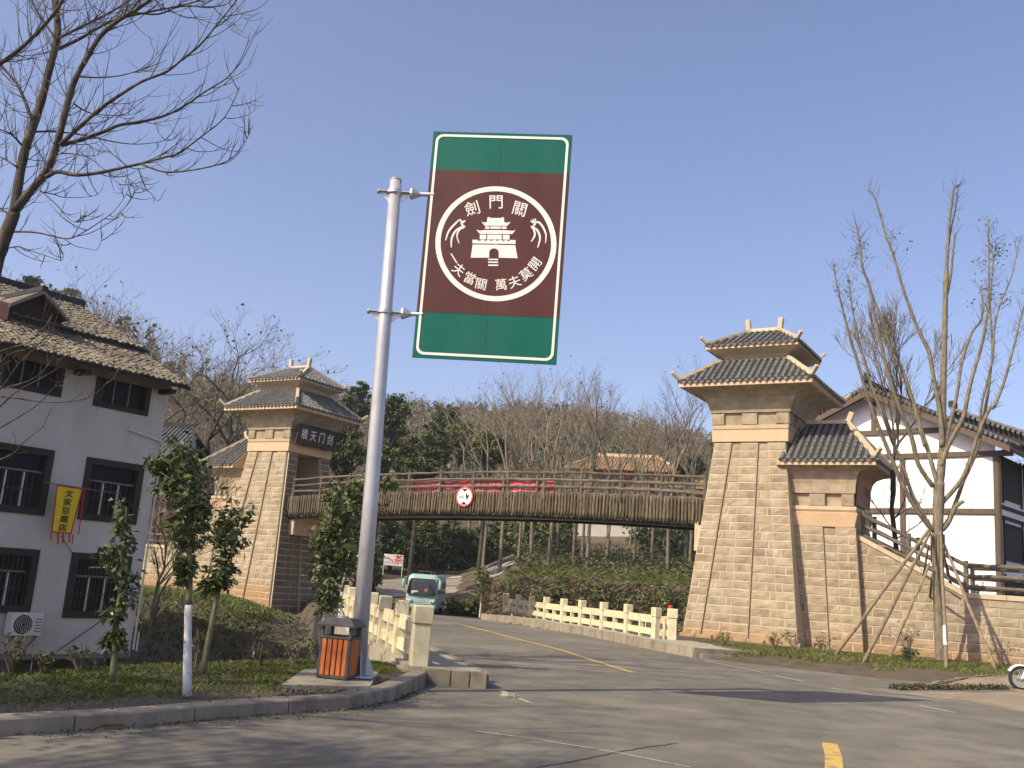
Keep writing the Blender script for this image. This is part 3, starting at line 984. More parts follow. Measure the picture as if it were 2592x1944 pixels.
def gate_wing(label, loc, m, zmin):
    """lower tiled pier against the outer side of a gate tower; m=+1 right of it, -1 left of it"""
    t = thing('gate_pier', label, 'gate pier', loc, -TH, 'lower tiled piers beside the gate towers')
    f = lambda u_: m * u_ * k_
    vf = -1.2 * k_                                  # front plane at the top of the shaft
    zt = 4.03 * k_
    xr = lambda z: (3.62 - (3.62 - 3.88) * (zt - z) / zt) * k_     # outer edge
    dv = lambda z: (1.2 + .07 * (zt - z) / zt) * k_
    xi = lambda z: (1.2 + .66 * (zt - z) / (6.9 * k_)) * k_
    mb = MB()
    mb.loft([[(m * xi(z), -dv(z) + .002, z), (m * (xr(z) - .002), -dv(z) + .002, z), (m * (xr(z) - .002), dv(z) - .002, z), (m * xi(z), dv(z) - .002, z)] for z in (zmin, zt)])
    mb.build('shaft', M['mortar'], t)
    for a_, b_ in ((lambda z: xi(z), lambda z: xr(z) - 1.08 * k_), (lambda z: xr(z) - .66 * k_, lambda z: xr(z))):
        mb = MB(); mb.loft([[(m * (a_(z) + .004), -dv(z) + .1, z), (m * (b_(z) - .004), -dv(z) + .1, z), (m * (b_(z) - .004), -dv(z) - .092, z), (m * (a_(z) + .004), -dv(z) - .092, z)] for z in (zmin, zt - .01)]); mb.build('pilaster', M['mortar'], t)
    fn = lambda a, off, z: (m * a, -(dv(z) + off), z)
    n = 14
    h = zt / n
    i0 = int(math.floor(zmin / h)) if zmin < -.3 else 0
    for i in range(i0, n):
        z0, z1 = max(i * h, zmin), (i + 1) * h
        def edges(z):
            a, b = xi(z), xr(z)
            return a, b - .66 * k_ - (.42 if True else 0) * k_, b - .66 * k_, b
        A0, A1 = edges(z0), edges(z1)
        cut = [] if i % 2 else [.45 + .15 * random.random()]
        es = [0, .34 + .1 * (i % 3)] + [1]
        for e0, e1 in zip(es[:-1], es[1:]):
            stone(t, fn, lerp(A0[0], A0[1], e0), lerp(A0[0], A0[1], e1), lerp(A1[0], A1[1], e1), lerp(A1[0], A1[1], e0), z0, z1, .055, .05, M['stone'])
        stone(t, fn, A0[1], A0[2], A1[2], A1[1], z0, z1, -.02, .031, M['stone'])
        es = [0] + cut + [1]
        for e0, e1 in zip(es[:-1], es[1:]):
            stone(t, fn, lerp(A0[2], A0[3], e0), lerp(A0[2], A0[3], e1), lerp(A1[2], A1[3], e1), lerp(A1[2], A1[3], e0), z0, z1, .055, .05, M['stone'])
        # return face
        fr = (lambda a, off, z: (m * (xr(z) + off), a, z))
        stone(t, fr, -dv(z0), dv(z0), dv(z1), -dv(z1), z0, z1, -.02, .03, M['stone'])
    X0 = (1.05 if m > 0 else 1.35) * k_
    G0 = 1.12 if m > 0 else 1.95
    G1 = 1.62 if m > 0 else 1.97
    def ring(mb, prof, v=0):
        mb.loft([[(m * X0, -d_, z), (m * x_, -d_, z), (m * x_, d_, z), (m * X0, d_, z)] for x_, d_, z in prof])
    mb = MB(); ring(mb, [(3.58 * k_, 1.28 * k_, 4.035 * k_), (3.70 * k_, 1.38 * k_, 4.50 * k_), (3.66 * k_, 1.34 * k_, 4.52 * k_)])
    mb.build('band', M['peach'], t)
    mb = MB(); ring(mb, [(3.62 * k_, 1.30 * k_, 4.522 * k_), (3.66 * k_, 1.36 * k_, 4.60 * k_), (3.66 * k_, 1.36 * k_, 4.72 * k_), (3.6 * k_, 1.3 * k_, 4.73 * k_)])
    mb.build('lip', M['pale_stone'], t)
    mb = MB(); ring(mb, [(3.45 * k_, 1.12 * k_, 4.73 * k_), (3.48 * k_, 1.15 * k_, 5.17 * k_)])
    mb.build('neck_core', M['stone'], t)
    fnn = lambda a, off, z: (m * a, -(1.15 * k_ + off), z)
    for a0, a1 in ((1.2, 1.55), (2.05, 2.62), (3.12, 3.58)):
        stone(t, fnn, a0 * k_, a1 * k_, a1 * k_, a0 * k_, 4.735 * k_, 5.17 * k_, -.05, .16, M['stone'], g=.006)
    mb = MB(); ring(mb, [(3.60 * k_, 1.27 * k_, 5.172 * k_), (3.63 * k_, 1.30 * k_, 5.5 * k_), (3.68 * k_, 1.36 * k_, 5.75 * k_), (3.80 * k_, 1.46 * k_, 5.92 * k_), (4.02 * k_, 1.62 * k_, 6.03 * k_), (4.3 * k_, 1.74 * k_, 6.075 * k_)])
    mb.build('neck', M['stone'], t)
    mb = MB()                                       # terracotta outer cheek
    mb.loft([[(m * (x_ + .012), -d_ + .12, z), (m * (x_ + .016), -d_ + .12, z), (m * (x_ + .016), d_ - .12, z), (m * (x_ + .012), d_ - .12, z)] for x_, d_, z in ((3.61 * k_, 1.25 * k_, 4.8 * k_), (3.64 * k_, 1.30 * k_, 5.5 * k_), (3.70 * k_, 1.36 * k_, 5.78 * k_), (3.85 * k_, 1.46 * k_, 5.95 * k_))])
    mb.build('cheek', M['terracotta'], t)
    ze0, ze1 = 6.08 * k_, 6.26 * k_
    mb = MB(); X0_ = X0; X0 = max(X0, (G0 - .01) * k_); ring(mb, [(4.36 * k_, 1.80 * k_, ze0), (4.36 * k_, 1.80 * k_, ze1)]); X0 = X0_
    mb.build('fascia', M['peach_streak'], t)
    E = 1.83 * k_; XR = 4.39 * k_
    zt2, rb = 7.80 * k_, 0.0
    c = {'fl': (m * G0 * k_, -E, ze1 + .005), 'fr': (m * XR, -E, ze1 + .005), 'br': (m * XR, E, ze1 + .005), 'bl': (m * G0 * k_, E, ze1 + .005)}
    u0, u1 = (m * G1 * k_, 0, zt2), (m * 3.08 * k_, 0, zt2)
    mb = MB()
    mb.poly([c['fl'], c['fr'], u1, u0]); mb.poly([c['fr'], c['br'], u1]); mb.poly([c['br'], c['bl'], u0, u1]); mb.poly([c['bl'], c['fl'], u0]); mb.poly([c['bl'], c['br'], c['fr'], c['fl']])
    mb.build('roof', M['tile_pan'], t)
    tile_facet(t, c['fl'], c['fr'], u0, u1, .24 * k_, .094)
    tile_facet(t, c['fr'], c['br'], u1, u1, .24 * k_, .094)
    ridge_beam(t, u0, u1, .2, .16)
    for q, sy in (('fr', -1), ('br', 1)):
        a = Vector(c[q]); e = a + (Vector(u1) - a) * .06
        ridge_beam(t, e, u1, .17, .14, name='hip_ridge'); horn(t, e, (m, sy, 0))
    mb = MB(); mb.bbox((m * 3.16 * k_, .0, zt2 + .22), (.2, .2, .5), .02, R=Matrix.Rotation(m * .35, 3, 'Y')); mb.build('ridge_block', M['pale_stone'], t)
    mb = MB()
    g0, g1 = (G0 - .02) * k_, (G1 - .02) * k_
    mb.prism([(m * g0, -E + .02, ze0), (m * g0, E - .02, ze0), (m * g0, E - .02, ze1), (m * g1, 0, zt2 + .02), (m * g0, -E + .02, ze1)], (m * .03, 0, 0))
    mb.build('gable_board', M['peach'], t)
    return t
gate_wing('lower stone pier with single tiled roof right of the tall gate tower', OR, 1, -.15)
gate_wing('lower stone pier with tiled roof half hidden by young trees', OL, -1, -1.25)

def ramp_wall(label, loc, m, zmin, uend):
    """stepped coping wall that runs down from a pier, then level"""
    t = thing('ramp_wall', label, 'stone wall', loc, -TH, 'stone walls of the footbridge stairs')
    vf = -1.0 * k_
    top = lambda u_: (3.85 + (2.12 - 3.85) * min(max((u_ - 3.6) / (6.97 - 3.6), 0), 1)) * k_
    mb = MB()
    mb.prism([(m * 3.5 * k_, vf + .002, zmin), (m * uend * k_, vf + .002, zmin), (m * uend * k_, vf + .002, top(9)), (m * 6.97 * k_, vf + .002, top(9)), (m * 3.5 * k_, vf + .002, 3.85 * k_)], (0, .45, 0))
    mb.build('wall_core', M['mortar'], t)
    fn = lambda a, off, z: (m * a, vf - off, z)
    h = .287 * k_
    i = int(math.floor(zmin / h))
    random.seed(5 + m)
    while i * h < 3.8 * k_:
        z0, z1 = max(i * h, zmin), (i + 1) * h
        u_ = 3.55 + (0 if i % 2 else -.25)
        while u_ < uend:
            L = random.choice((.42, .62, .8, .95))
            a, b = max(u_, 3.55), min(u_ + L, uend)
            u_ += L
            tp = lambda q: min(z1, top(q) - .17 * k_)
            if a >= b - .05: continue
            if tp(a) - z0 < .04: continue
            za, zb = tp(a), max(tp(b), z0 + .012)
            mb_ = None
            if za > z1 - .001 and zb > z1 - .001:
                stone(t, fn, a * k_, b * k_, b * k_, a * k_, z0, z1, -.02, .031, M['stone'])
            else:
                mb_ = MB(); g = .012
                mb_.prism([(m * (a * k_ + g), vf + .04, z0 + g), (m * (b * k_ - g), vf + .04, z0 + g), (m * (b * k_ - g), vf + .04, zb), (m * (a * k_ + g), vf + .04, za)], (0, -.06, 0))
                mb_.build('stone', M['stone'], t)
        i += 1
    n = 5
    for j in range(n):
        a, b = 3.62 + (6.97 - 3.62) * j / n, 3.62 + (6.97 - 3.62) * (j + 1) / n
        g = .006
        mb = MB(); mb.prism([(m * (a * k_ + g), vf - .06, top(a) - .16 * k_), (m * (b * k_ - g), vf - .06, top(b) - .16 * k_), (m * (b * k_ - g), vf - .06, top(b)), (m * (a * k_ + g), vf - .06, top(a))], (0, .6, 0))
        mb.build('coping', M['pale_stone'], t)
    n = int((uend - 6.97) / 1.1)
    for j in range(n):
        a, b = 6.97 + (uend - 6.97) * j / n, 6.97 + (uend - 6.97) * (j + 1) / n
        mb = MB(); mb.bbox((m * (a + b) / 2 * k_, vf + .24, 2.04 * k_), ((b - a) * k_ - .012, .6, .16 * k_), .01)
        mb.build('coping', M['pale_stone'], t)
    return t
ramp_wall('long stone wall descending to the right behind the propped bare tree', OR, 1, -.15, 12.5)
ramp_wall('stone wall descending to the left behind the young trees', OL, -1, -1.3, 9.5)

def wob_tube(p0, p1, r, n=5, wob=.018, sides=7, taper=.9):
    p0, p1 = Vector(p0), Vector(p1)
    mb = MB()
    pts, rr = [], []
    for i in range(n):
        t = i / (n - 1)
        q = p0.lerp(p1, t) + Vector((random.uniform(-wob, wob), random.uniform(-wob, wob), random.uniform(-wob, wob))) * (0 if i in (0, n - 1) else 1)
        pts.append(q); rr.append(r * (1 - (1 - taper) * t) * random.uniform(.9, 1.1))
    mb.tube(pts, rr, sides)
    return mb

# stair railings beside the piers
def stair_rail(label, loc, m, v, uend, flat=True, grp='log railings of the footbridge stairs'):
    t = thing('log_railing', label, 'railing', loc, -TH, grp)
    top = lambda u_: (3.62 + (2.13 - 3.62) * min(max((u_ - 3.79) / (6.92 - 3.79), 0), 1)) * k_
    us = [3.79, 5.22, 6.92]
    while us[-1] + 1.7 < uend: us.append(us[-1] + 1.7)
    for i, u_ in enumerate(us):
        wob_tube((m * u_ * k_, v * k_, top(u_) - .1), (m * u_ * k_, v * k_, top(u_) + 1.0 * k_), .085, 4, .006, 8).build('post', M['rail'], t)
    for a, b in zip(us[:-1], us[1:]):
        for hh in (.86, .52, .18):
            wob_tube((m * a * k_, v * k_ - .03, top(a) + hh * k_), (m * b * k_, v * k_ - .03, top(b) + hh * k_), .075, 6, .012, 8).build('rail', M['rail'], t)
    return t
stair_rail('near dark log railing on the stone wall behind the propped tree', OR, 1, -.82, 13)
stair_rail('farther dark log railing on the far side of the stairs behind the propped tree', OR, 1, 1.1, 13)
stair_rail('log railing on the left stone wall behind the young trees', OL, -1, -.82, 9)
# stair body
for m, O in ((1, OR), (-1, OL)):
    t = thing('staircase', 'concrete stairs behind the %s log railing' % ('right' if m > 0 else 'left'), 'stairs', O, -TH)
    n = 20
    for i in range(n):
        a, b = 3.6 + 3.37 * i / n, 3.6 + 3.37 * (i + 1) / n
        mb = MB(); mb.b6(m * a * k_, m * b * k_, -.5 * k_, 1.3 * k_, (-.15 if m > 0 else -1.2), (3.6 - 1.5 * (i + 1) / n) * k_)
        mb.build('step', M['concrete'], t)
    mb = MB(); mb.b6(m * 6.98 * k_, m * 12.4 * k_, -.5 * k_, 1.3 * k_, (-.15 if m > 0 else -1.2), 2.02 * k_); mb.build('landing', M['concrete'], t)

# ------------------------------------------------------------------ footbridge
bridge = thing('footbridge', 'arched log clad footbridge between the two gate towers over the road', 'footbridge', OR, -TH)
zt_b = lambda u_: (5.02 - .0026 * (u_ + 9) ** 2) * k_          # top of the log fascia, relative to the right tower base
U0, U1 = -22.45, -1.5
VF = -1.22
N_ = 40
for v0, v1, nm in ((VF + .12, -VF - .12, 'deck'),):
    mb = MB()
    rings = []
    for i in range(N_ + 1):
        u_ = U0 + (U1 - U0) * i / N_
        z = zt_b(u_)
        rings.append([(u_ * k_, v0 * k_, z - .95 * k_), (u_ * k_, v1 * k_, z - .95 * k_), (u_ * k_, v1 * k_, z - .08), (u_ * k_, v0 * k_, z - .08)])
    mb.loft(rings); mb.build('deck', M['concrete'], bridge)
for v in (VF + .12, -VF - .22):
    mb = MB(); rings = []
    for i in range(N_ + 1):
        u_ = U0 + (U1 - U0) * i / N_
        z = zt_b(u_)
        rings.append([(u_ * k_, v * k_, z - 1.04 * k_), (u_ * k_, (v + .18) * k_, z - 1.04 * k_), (u_ * k_, (v + .18) * k_, z - .952 * k_), (u_ * k_, v * k_, z - .952 * k_)])
    mb.loft(rings); mb.build('girder', M['black'], bridge)
log_meshes = []
for i in range(7):
    mb = wob_tube((0, 0, -.94 * k_), (0, 0, .0), .069 * (1 + .12 * (i % 3 - 1)), 6, .009, 7, .94)
    log_meshes.append(mb.mesh('fascia_log', True))
nlog = 150
for i in range(nlog):
    u_ = U0 + (U1 - U0) * (i + .5) / nlog
    o = obj('fascia_log', random.choice(log_meshes), M['log'], bridge)
    o.location = (u_ * k_ + random.uniform(-.008, .008), VF * k_ + random.uniform(-.012, .012), zt_b(u_) + random.uniform(-.035, .03))
    o.rotation_euler = (0, random.uniform(-.02, .02), random.uniform(0, 6))
mb = MB()                                           # far fascia seen only from below or behind
for i in range(nlog // 2):
    u_ = U0 + (U1 - U0) * (i + .5) / (nlog // 2)
    mb.tube([(u_ * k_, -VF * k_, zt_b(u_) - .94 * k_), (u_ * k_, -VF * k_, zt_b(u_))], .13, 6)
tag(mb.build('far_fascia_logs', M['log'], bridge), kind='stuff')
posts = [-22.0 + i * (20.3 / 12) for i in range(13)]
for side, v in ((0, VF), (1, -VF)):
    for i, u_ in enumerate(posts):
        wob_tube((u_ * k_, v * k_ + .0, zt_b(u_) - .3), (u_ * k_, v * k_, zt_b(u_) + .93 * k_), .078, 5, .008, 8).build('post', M['rail'], bridge)
    for a, b in zip(posts[:-1], posts[1:]):
        for hh in (.79, .50, .21):
            j = random.uniform(-.02, .02)
            wob_tube((a * k_, (v - .02) * k_, zt_b(a) + hh * k_ + j), (b * k_, (v - .02) * k_, zt_b(b) + hh * k_ - j), .062, 6, .02, 7, .88).build('rail', M['rail'], bridge)
# ------------------------------------------------------------------ text
def text_part(body, size, mat_, parent, O, X, Y, name='lettering', depth=.004, sx=1.0, bold=0.0, world=False):
    """flat lettering: centred on O, running along X, up Y"""
    cu = bpy.data.curves.new('lettering', 'FONT')
    cu.body = body; cu.size = size; cu.align_x = 'CENTER'; cu.align_y = 'CENTER'
    cu.extrude = depth; cu.offset = bold; cu.resolution_u = 3
    tmp = bpy.data.objects.new('lettering', cu)
    COL.objects.link(tmp)
    dg = bpy.context.evaluated_depsgraph_get()
    me = bpy.data.meshes.new_from_object(tmp.evaluated_get(dg))
    bpy.data.objects.remove(tmp); bpy.data.curves.remove(cu)
    X, Y = Vector(X).normalized(), Vector(Y).normalized()
    R = Matrix((X * sx, Y, X.cross(Y))).transposed().to_4x4()
    me.transform(Matrix.Translation(Vector(O)) @ R)
    me.materials.clear()
    return obj(name, me, mat_, parent, world)
def strokes(parent, paths, w, to3, n3, mat_, name, depth=.004, taper=True):
    mb = MB()
    for path in paths:
        P = [np.array(p, float) for p in path]
        L_, R_ = [], []
        m = len(P)
        for i, p in enumerate(P):
            t = P[min(i + 1, m - 1)] - P[max(i - 1, 0)]; t = t / (np.linalg.norm(t) + 1e-9); n = np.array([-t[1], t[0]])
            ww = w * (0.35 + .65 * math.sin(math.pi * (i + .6) / (m + .2))) if taper else w
            L_.append(p + n * ww / 2); R_.append(p - n * ww / 2)
        for i in range(m - 1):
            mb.prism([to3(*L_[i]), to3(*R_[i]), to3(*R_[i + 1]), to3(*L_[i + 1])], n3)
    return mb.build(name, mat_, parent)
def smooth_path(pts, n=5):
    P = [np.array(p, float) for p in pts]
    out = []
    for i in range(len(P) - 1):
        p0, p1, p2, p3 = P[max(i - 1, 0)], P[i], P[i + 1], P[min(i + 2, len(P) - 1)]
        for k in range(n):
            t = k / n
            out.append(.5 * ((2 * p1) + (-p0 + p2) * t + (2 * p0 - 5 * p1 + 4 * p2 - p3) * t * t + (-p0 + 3 * p1 - 3 * p2 + p3) * t ** 3))
    out.append(P[-1])
    return out

# name board on the inner face of the left tower
nb = thing('name_board', 'black board with white brush characters under the left tower roof', 'name board', OL, -TH)
bx = 1.62 * k_
tl_ = Matrix.Rotation(.20, 3, 'Y')
mb = MB(); mb.bbox((bx + .08, 0, 7.83 * k_), (.10, 2.75 * k_, .98 * k_), .02, R=tl_); mb.build('board', M['dark_steel'], nb)
mb = MB()
R_ = tl_
fc_ = Vector((bx + .08, 0, 7.83 * k_))
for dy, dz, sy, sz in ((0, .47 * k_, 2.8 * k_, .07), (0, -.47 * k_, 2.8 * k_, .07), (1.36 * k_, 0, .07, .9 * k_), (-1.36 * k_, 0, .07, .9 * k_)):
    mb.bbox(fc_ + R_ @ Vector((.03, dy, dz)), (.12, sy, sz), .01, R=R_)
mb.build('frame', M['dark_wood'], nb)
for i, ch in enumerate('橋天门剑'):
    text_part(ch, .56 * k_, M['white_paint'], nb, fc_ + R_ @ Vector((.055, (-.92 + .62 * i) * k_, 0)), R_ @ Vector((0, 1, .05)), R_ @ Vector((.0, -.12, 1)), depth=.004, sx=.80)
for sy in (-.7, .75):
    mb = MB(); mb.bbox((bx - .02, sy * k_, 7.36 * k_), (.2, .16, .12), .02); mb.build('bracket', M['black'], nb)

# height limit sign on the bridge side, hung upside down
hs_u = -12.19
hl = thing('height_limit_sign', 'round red rimmed height limit sign hanging on the bridge logs', 'road sign', OR + U * hs_u * k_ + V * (VF - .1) * k_ + Z * 4.75 * k_, -TH)
Rf = Matrix.Rotation(math.pi / 2, 3, 'X')
rs = .43 * k_
mb = MB(); mb.lathe([(0, 0), (rs, 0), (rs, .02), (rs * .86, .024), (rs * .86, .016), (0, .016)], (0, 0, 0), 40, Rf); mb.build('rim', M['red_paint'], hl)
mb = MB(); mb.lathe([(0, .018), (rs * .855, .018)], (0, 0, 0), 40, Rf); mb.build('face', M['white_paint'], hl)
for sg in (1, -1):
    mb = MB(); mb.prism([(-.17, -.021, sg * .365), (.17, -.021, sg * .365), (0, -.021, sg * .215)], (0, -.004, 0)); mb.build('triangle', M['black'], hl)
a_ = math.radians(190)
X_, Y_ = Vector((math.cos(a_), 0, math.sin(a_))), Vector((-math.sin(a_), 0, math.cos(a_)))
text_part('4', .42, M['black'], hl, Vector((0, -.024, 0)) - X_ * .17 , X_, Y_, bold=.008)
text_part('.5m', .22, M['black'], hl, Vector((0, -.024, 0)) + X_ * .13, X_, Y_)
mb = MB(); mb.bbox((0, .05, .1), (.05, .1, .5), .008); mb.build('bracket', M['steel'], hl)

# red banner on the far railing
pbv = (-VF - .1)
def bridge_pt(px, py, v):
    return onplane(px, py, OR + V * v * k_, V)
ba, bb = bridge_pt(1024, 1228, -VF * 1.0 + .02), bridge_pt(1400, 1232, -VF + .02)
ua, ub = float((ba - OR) @ U), float((bb - OR) @ U)
bn = thing('banner', 'long faded red cloth banner tied along the far bridge railing', 'banner', OR, -TH)
mb = MB()
NN = 60
for i in range(NN):
    qs = []
    for e in (0, 1):
        u_ = ua + (ub - ua) * (i + e) / NN
        t = (i + e) / NN
        w_ = .02 * math.sin(t * 47) + .012 * math.sin(t * 21)
        zb = zt_b(u_ / k_)
        qs.append((u_, (-VF + .09) * k_ + w_, zb + .02, zb + (.88 - .05 * math.sin(t * math.pi)) * k_))
    (a0, b0, c0, d0), (a1, b1, c1, d1) = qs
    mb.poly([(a0, b0, c0), (a1, b1, c1), (a1, b1, d1), (a0, b0, d0)])
cl = mb.build('cloth', M['pink_cloth'], bn, smooth=True)
mb = MB()
random.seed(3)
for i in range(26):                                 # unreadable worn print
    u_ = ua + .45 + (ub - ua - .8) * i / 26
    t = (u_ - ua) / (ub - ua)
    w_ = .02 * math.sin(t * 47) + .012 * math.sin(t * 21)
    zb = zt_b(u_ / k_)
    y = (-VF + .09) * k_ + w_ - .012
    for _ in range(4):
        du, dz = random.uniform(0, .16), random.uniform(.25, .62)
        if random.random() < .5: mb.poly([(u_ + du, y, zb + dz), (u_ + du + .03, y, zb + dz), (u_ + du + .03, y, zb + dz + .15), (u_ + du, y, zb + dz + .15)])
        else: mb.poly([(u_ + du - .05, y, zb + dz), (u_ + du + .1, y, zb + dz), (u_ + du + .1, y, zb + dz + .028), (u_ + du - .05, y, zb + dz + .028)])
mb.build('worn_print', M['pale_mark'], cl)

# ------------------------------------------------------------------ left white house
az = math.radians(37.2)
HD = np.array([math.sin(az), math.cos(az), 0]); HN = np.array([HD[1], -HD[0], 0])
HQ = ony(403, 1150, 27 * K); HQ = np.array([HQ[0], HQ[1], 0])
# local frame: x along the facade away from the camera (corner at 0), y into the house
house = thing('white_house', 'three storey white plastered house with brown tiled roof and dark windows', 'house', HQ, math.atan2(HD[1], HD[0]))
HL = -17.0
wins = [(-2.36, -.62, 5.87, 6.86, 3), (-5.10, -3.38, 5.91, 6.92, 3), (-7.9, -6.2, 5.91, 6.92, 3),
        (-2.27, -.46, 2.61, 4.35, 2), (-5.10, -3.28, 2.61, 4.38, 2), (-7.9, -6.1, 2.61, 4.38, 2),
        (-2.25, -.42, -.11, 1.65, 1), (-5.10, -3.22, .0, 1.65, 1), (-7.9, -6.1, .0, 1.65, 1)]
mb = MB()
xs_ = sorted({HL, 0} | {w[0] for w in wins} | {w[1] for w in wins}); zs_ = sorted({-1.1, 7.0} | {w[2] for w in wins} | {w[3] for w in wins})
for i in range(len(xs_) - 1):
    for j in range(len(zs_) - 1):
        xm, zm = (xs_[i] + xs_[i + 1]) / 2, (zs_[j] + zs_[j + 1]) / 2
        if any(w[0] < xm < w[1] and w[2] < zm < w[3] for w in wins): continue
        mb.poly([(xs_[i], 0, zs_[j]), (xs_[i + 1], 0, zs_[j]), (xs_[i + 1], 0, zs_[j + 1]), (xs_[i], 0, zs_[j + 1])])
for w in wins:
    mb.poly([(w[0], 0, w[2]), (w[1], 0, w[2]), (w[1], .3, w[2]), (w[0], .3, w[2])]); mb.poly([(w[0], 0, w[3]), (w[1], 0, w[3]), (w[1], .3, w[3]), (w[0], .3, w[3])])
    mb.poly([(w[0], 0, w[2]), (w[0], .3, w[2]), (w[0], .3, w[3]), (w[0], 0, w[3])]); mb.poly([(w[1], 0, w[2]), (w[1], .3, w[2]), (w[1], .3, w[3]), (w[1], 0, w[3])])
HDp = 12.0
mb.poly([(0, 0, -1.1), (0, HDp, -1.1), (0, HDp, 7.0), (0, HDp / 2, 9.9), (0, 0, 7.0)])
mb.poly([(HL, 0, -1.1), (HL, HDp, -1.1), (HL, HDp, 7.0), (HL, HDp / 2, 9.9), (HL, 0, 7.0)])
mb.poly([(HL, HDp, -1.1), (0, HDp, -1.1), (0, HDp, 7.0), (HL, HDp, 7.0)])
mb.poly([(HL, .305, -1.0), (-.1, .305, -1.0), (-.1, .305, 6.95), (HL, .305, 6.95)])
mb.build('wall', M['white_wall'], house, fix=False)
mb = MB(); mb.b6(HL + .3, -.35, 1.7, HDp - .3, -4.0, -1.102); mb.build('foundation', M['rubble'], house)
for x_ in (-.3, -3.6, -7, -10.5):
    mb = MB(); mb.b6(x_ - .15, x_ + .15, .15, .45, -4.0, -1.242); mb.build('stilt', M['rubble'], house)
mb = MB(); mb.b6(HL, .02, -.02, .1, -1.24, -1.10); mb.build('base_beam', M['grey_wood'], house)
for (x0, x1, z0, z1, fl) in wins:
    fw = .17 if fl < 3 else .13
    mb = MB()
    for (a0, a1, b0, b1) in ((x0 - .02, x1 + .02, z0 - .02, z0 + fw), (x0 - .02, x1 + .02, z1 - fw, z1 + .02), (x0 - .02, x0 + fw, z0 + fw, z1 - fw), (x1 - fw, x1 + .02, z0 + fw, z1 - fw)):
        mb.b6(a0, a1, -.045, .10, b0, b1)
    wf = mb.build('window', M['dark_wood'], house)
    n = 3
    ix0, ix1, iz0, iz1 = x0 + fw, x1 - fw, z0 + fw, z1 - fw
    tr = iz0 + (iz1 - iz0) * .66 if fl < 3 else iz1
    for i in range(n):
        a0, a1 = ix0 + (ix1 - ix0) * i / n, ix0 + (ix1 - ix0) * (i + 1) / n
        m_ = MB(); m_.b6(a0 + .02, a1 - .02, .12 + .012 * (i % 2), .126 + .012 * (i % 2), iz0, tr); m_.build('pane', M['glass'], wf)
        m_ = MB(); m_.b6(a0 - .018, a0 + .022, .08, .15, iz0, tr); m_.build('sash', M['ac_white'] if fl < 3 and i else M['grey_wood'], wf)
    if fl < 3:
        m_ = MB(); m_.b6(ix0, ix1, .075, .15, tr, tr + .05); m_.build('transom', M['grey_wood'], wf)
        m_ = MB(); m_.b6(ix0, ix1, .13, .136, tr + .05, iz1); m_.build('pane', M['glass'], wf)
        m_ = MB()
        nb_ = 12 if fl == 1 else 9
        for i in range(nb_):
            a = ix0 + (ix1 - ix0) * (i + .5) / nb_
            m_.b6(a - .008, a + .008, .055, .07, iz0, iz1 if fl == 1 else tr)
        for zq in (.33, .66):
            m_.b6(ix0, ix1, .05, .066, iz0 + (iz1 - iz0) * zq - .01, iz0 + (iz1 - iz0) * zq + .01)
        m_.build('window_bars', M['dark_steel'], wf)
# roof in two tiers
OV, OVG = .9, .18
def roof_tier(y0, z0, y1, z1, x0, x1, name='roof'):
    mb = MB(); n = Vector((0, -(z1 - z0), (y1 - y0))).normalized()
    mb.prism([(x0, y0, z0), (x1, y0, z0), (x1, y1, z1), (x0, y1, z1)], n * -.10)
    rf = mb.build(name, M['tile_pan'], house)
    ey = Vector((0, y1 - y0, z1 - z0)); H = ey.length; ey.normalize()
    return rf, ey, n, H
tile_me = []
for i in range(4):
    mb = MB(); r = .085
    rings = []
    for yq, rq in ((0, r), (.27, r * .85)):
        rings.append([(rq * math.cos(math.pi * k / 4), yq, rq * .75 * math.sin(math.pi * k / 4)) for k in range(5)])
    mb.loft(rings, closed=False)
    tile_me.append(mb)
random.seed(21)
def old_tiles(y0, z0, y1, z1, x0, x1, parent, step_y=.2, pitch=.19, skip=None):
    """courses of half round tiles; the lowest course on its own"""
    ey = Vector((0, y1 - y0, z1 - z0)); H = ey.length; ey.normalize(); n = Vector((0, -ey.z, ey.y))
    rows = int(H / step_y)
    nx = int((x1 - x0) / pitch)
    for j in range(rows):
        mb = MB()
        for i in range(nx):
            if skip and skip(x0 + i * pitch, j * step_y): continue
            t = tile_me[0]
            ox, oy, oz = x0 + (i + .5) * pitch + random.uniform(-.02, .02), j * step_y + random.uniform(-.03, .03) - .05, .02 + random.uniform(-.008, .016)
            tw = random.uniform(-.06, .06); tilt = random.uniform(-.02, .09)
            c, s = math.cos(tw), math.sin(tw)
            pts = []
            for (px, py, pz) in t.v:
                qx, qy, qz = px * c - py * s, px * s + py * c, pz + (.27 - py) * tilt
                pts.append(Vector((ox + qx, y0, z0)) + ey * (oy + qy) + n * (oz + qz))
            mb.faces(pts, t.f)
        if mb.v: mb.build('tile_course', M['old_tile'], parent, fix=False)
rf, *_ = roof_tier(-OV, 6.86, 2.2, 8.30, HL, OVG)
old_tiles(-OV, 6.86, 2.2, 8.30, -8.5, OVG, rf)
rf2, *_ = roof_tier(1.55, 8.20, 6.1, 10.15, HL, OVG - .05)
old_tiles(1.55, 8.20, 6.1, 10.15, -10.5, OVG - .05, rf2)
mb = MB(); mb.prism([(HL, 6.1, 10.15), (OVG - .05, 6.1, 10.15), (OVG - .05, 13.0, 6.86), (HL, 13.0, 6.86)], (0, -.05, -.1)); mb.build('roof', M['old_tile'], house)
mb = MB(); mb.b6(HL, OVG - .1, 5.95, 6.25, 10.12, 10.38); mb.build('ridge', M['tile_pan'], house)
mb = MB(); mb.b6(HL, .02, -.06, .06, 6.72, 6.98); mb.build('eave_beam', M['grey_wood'], house)
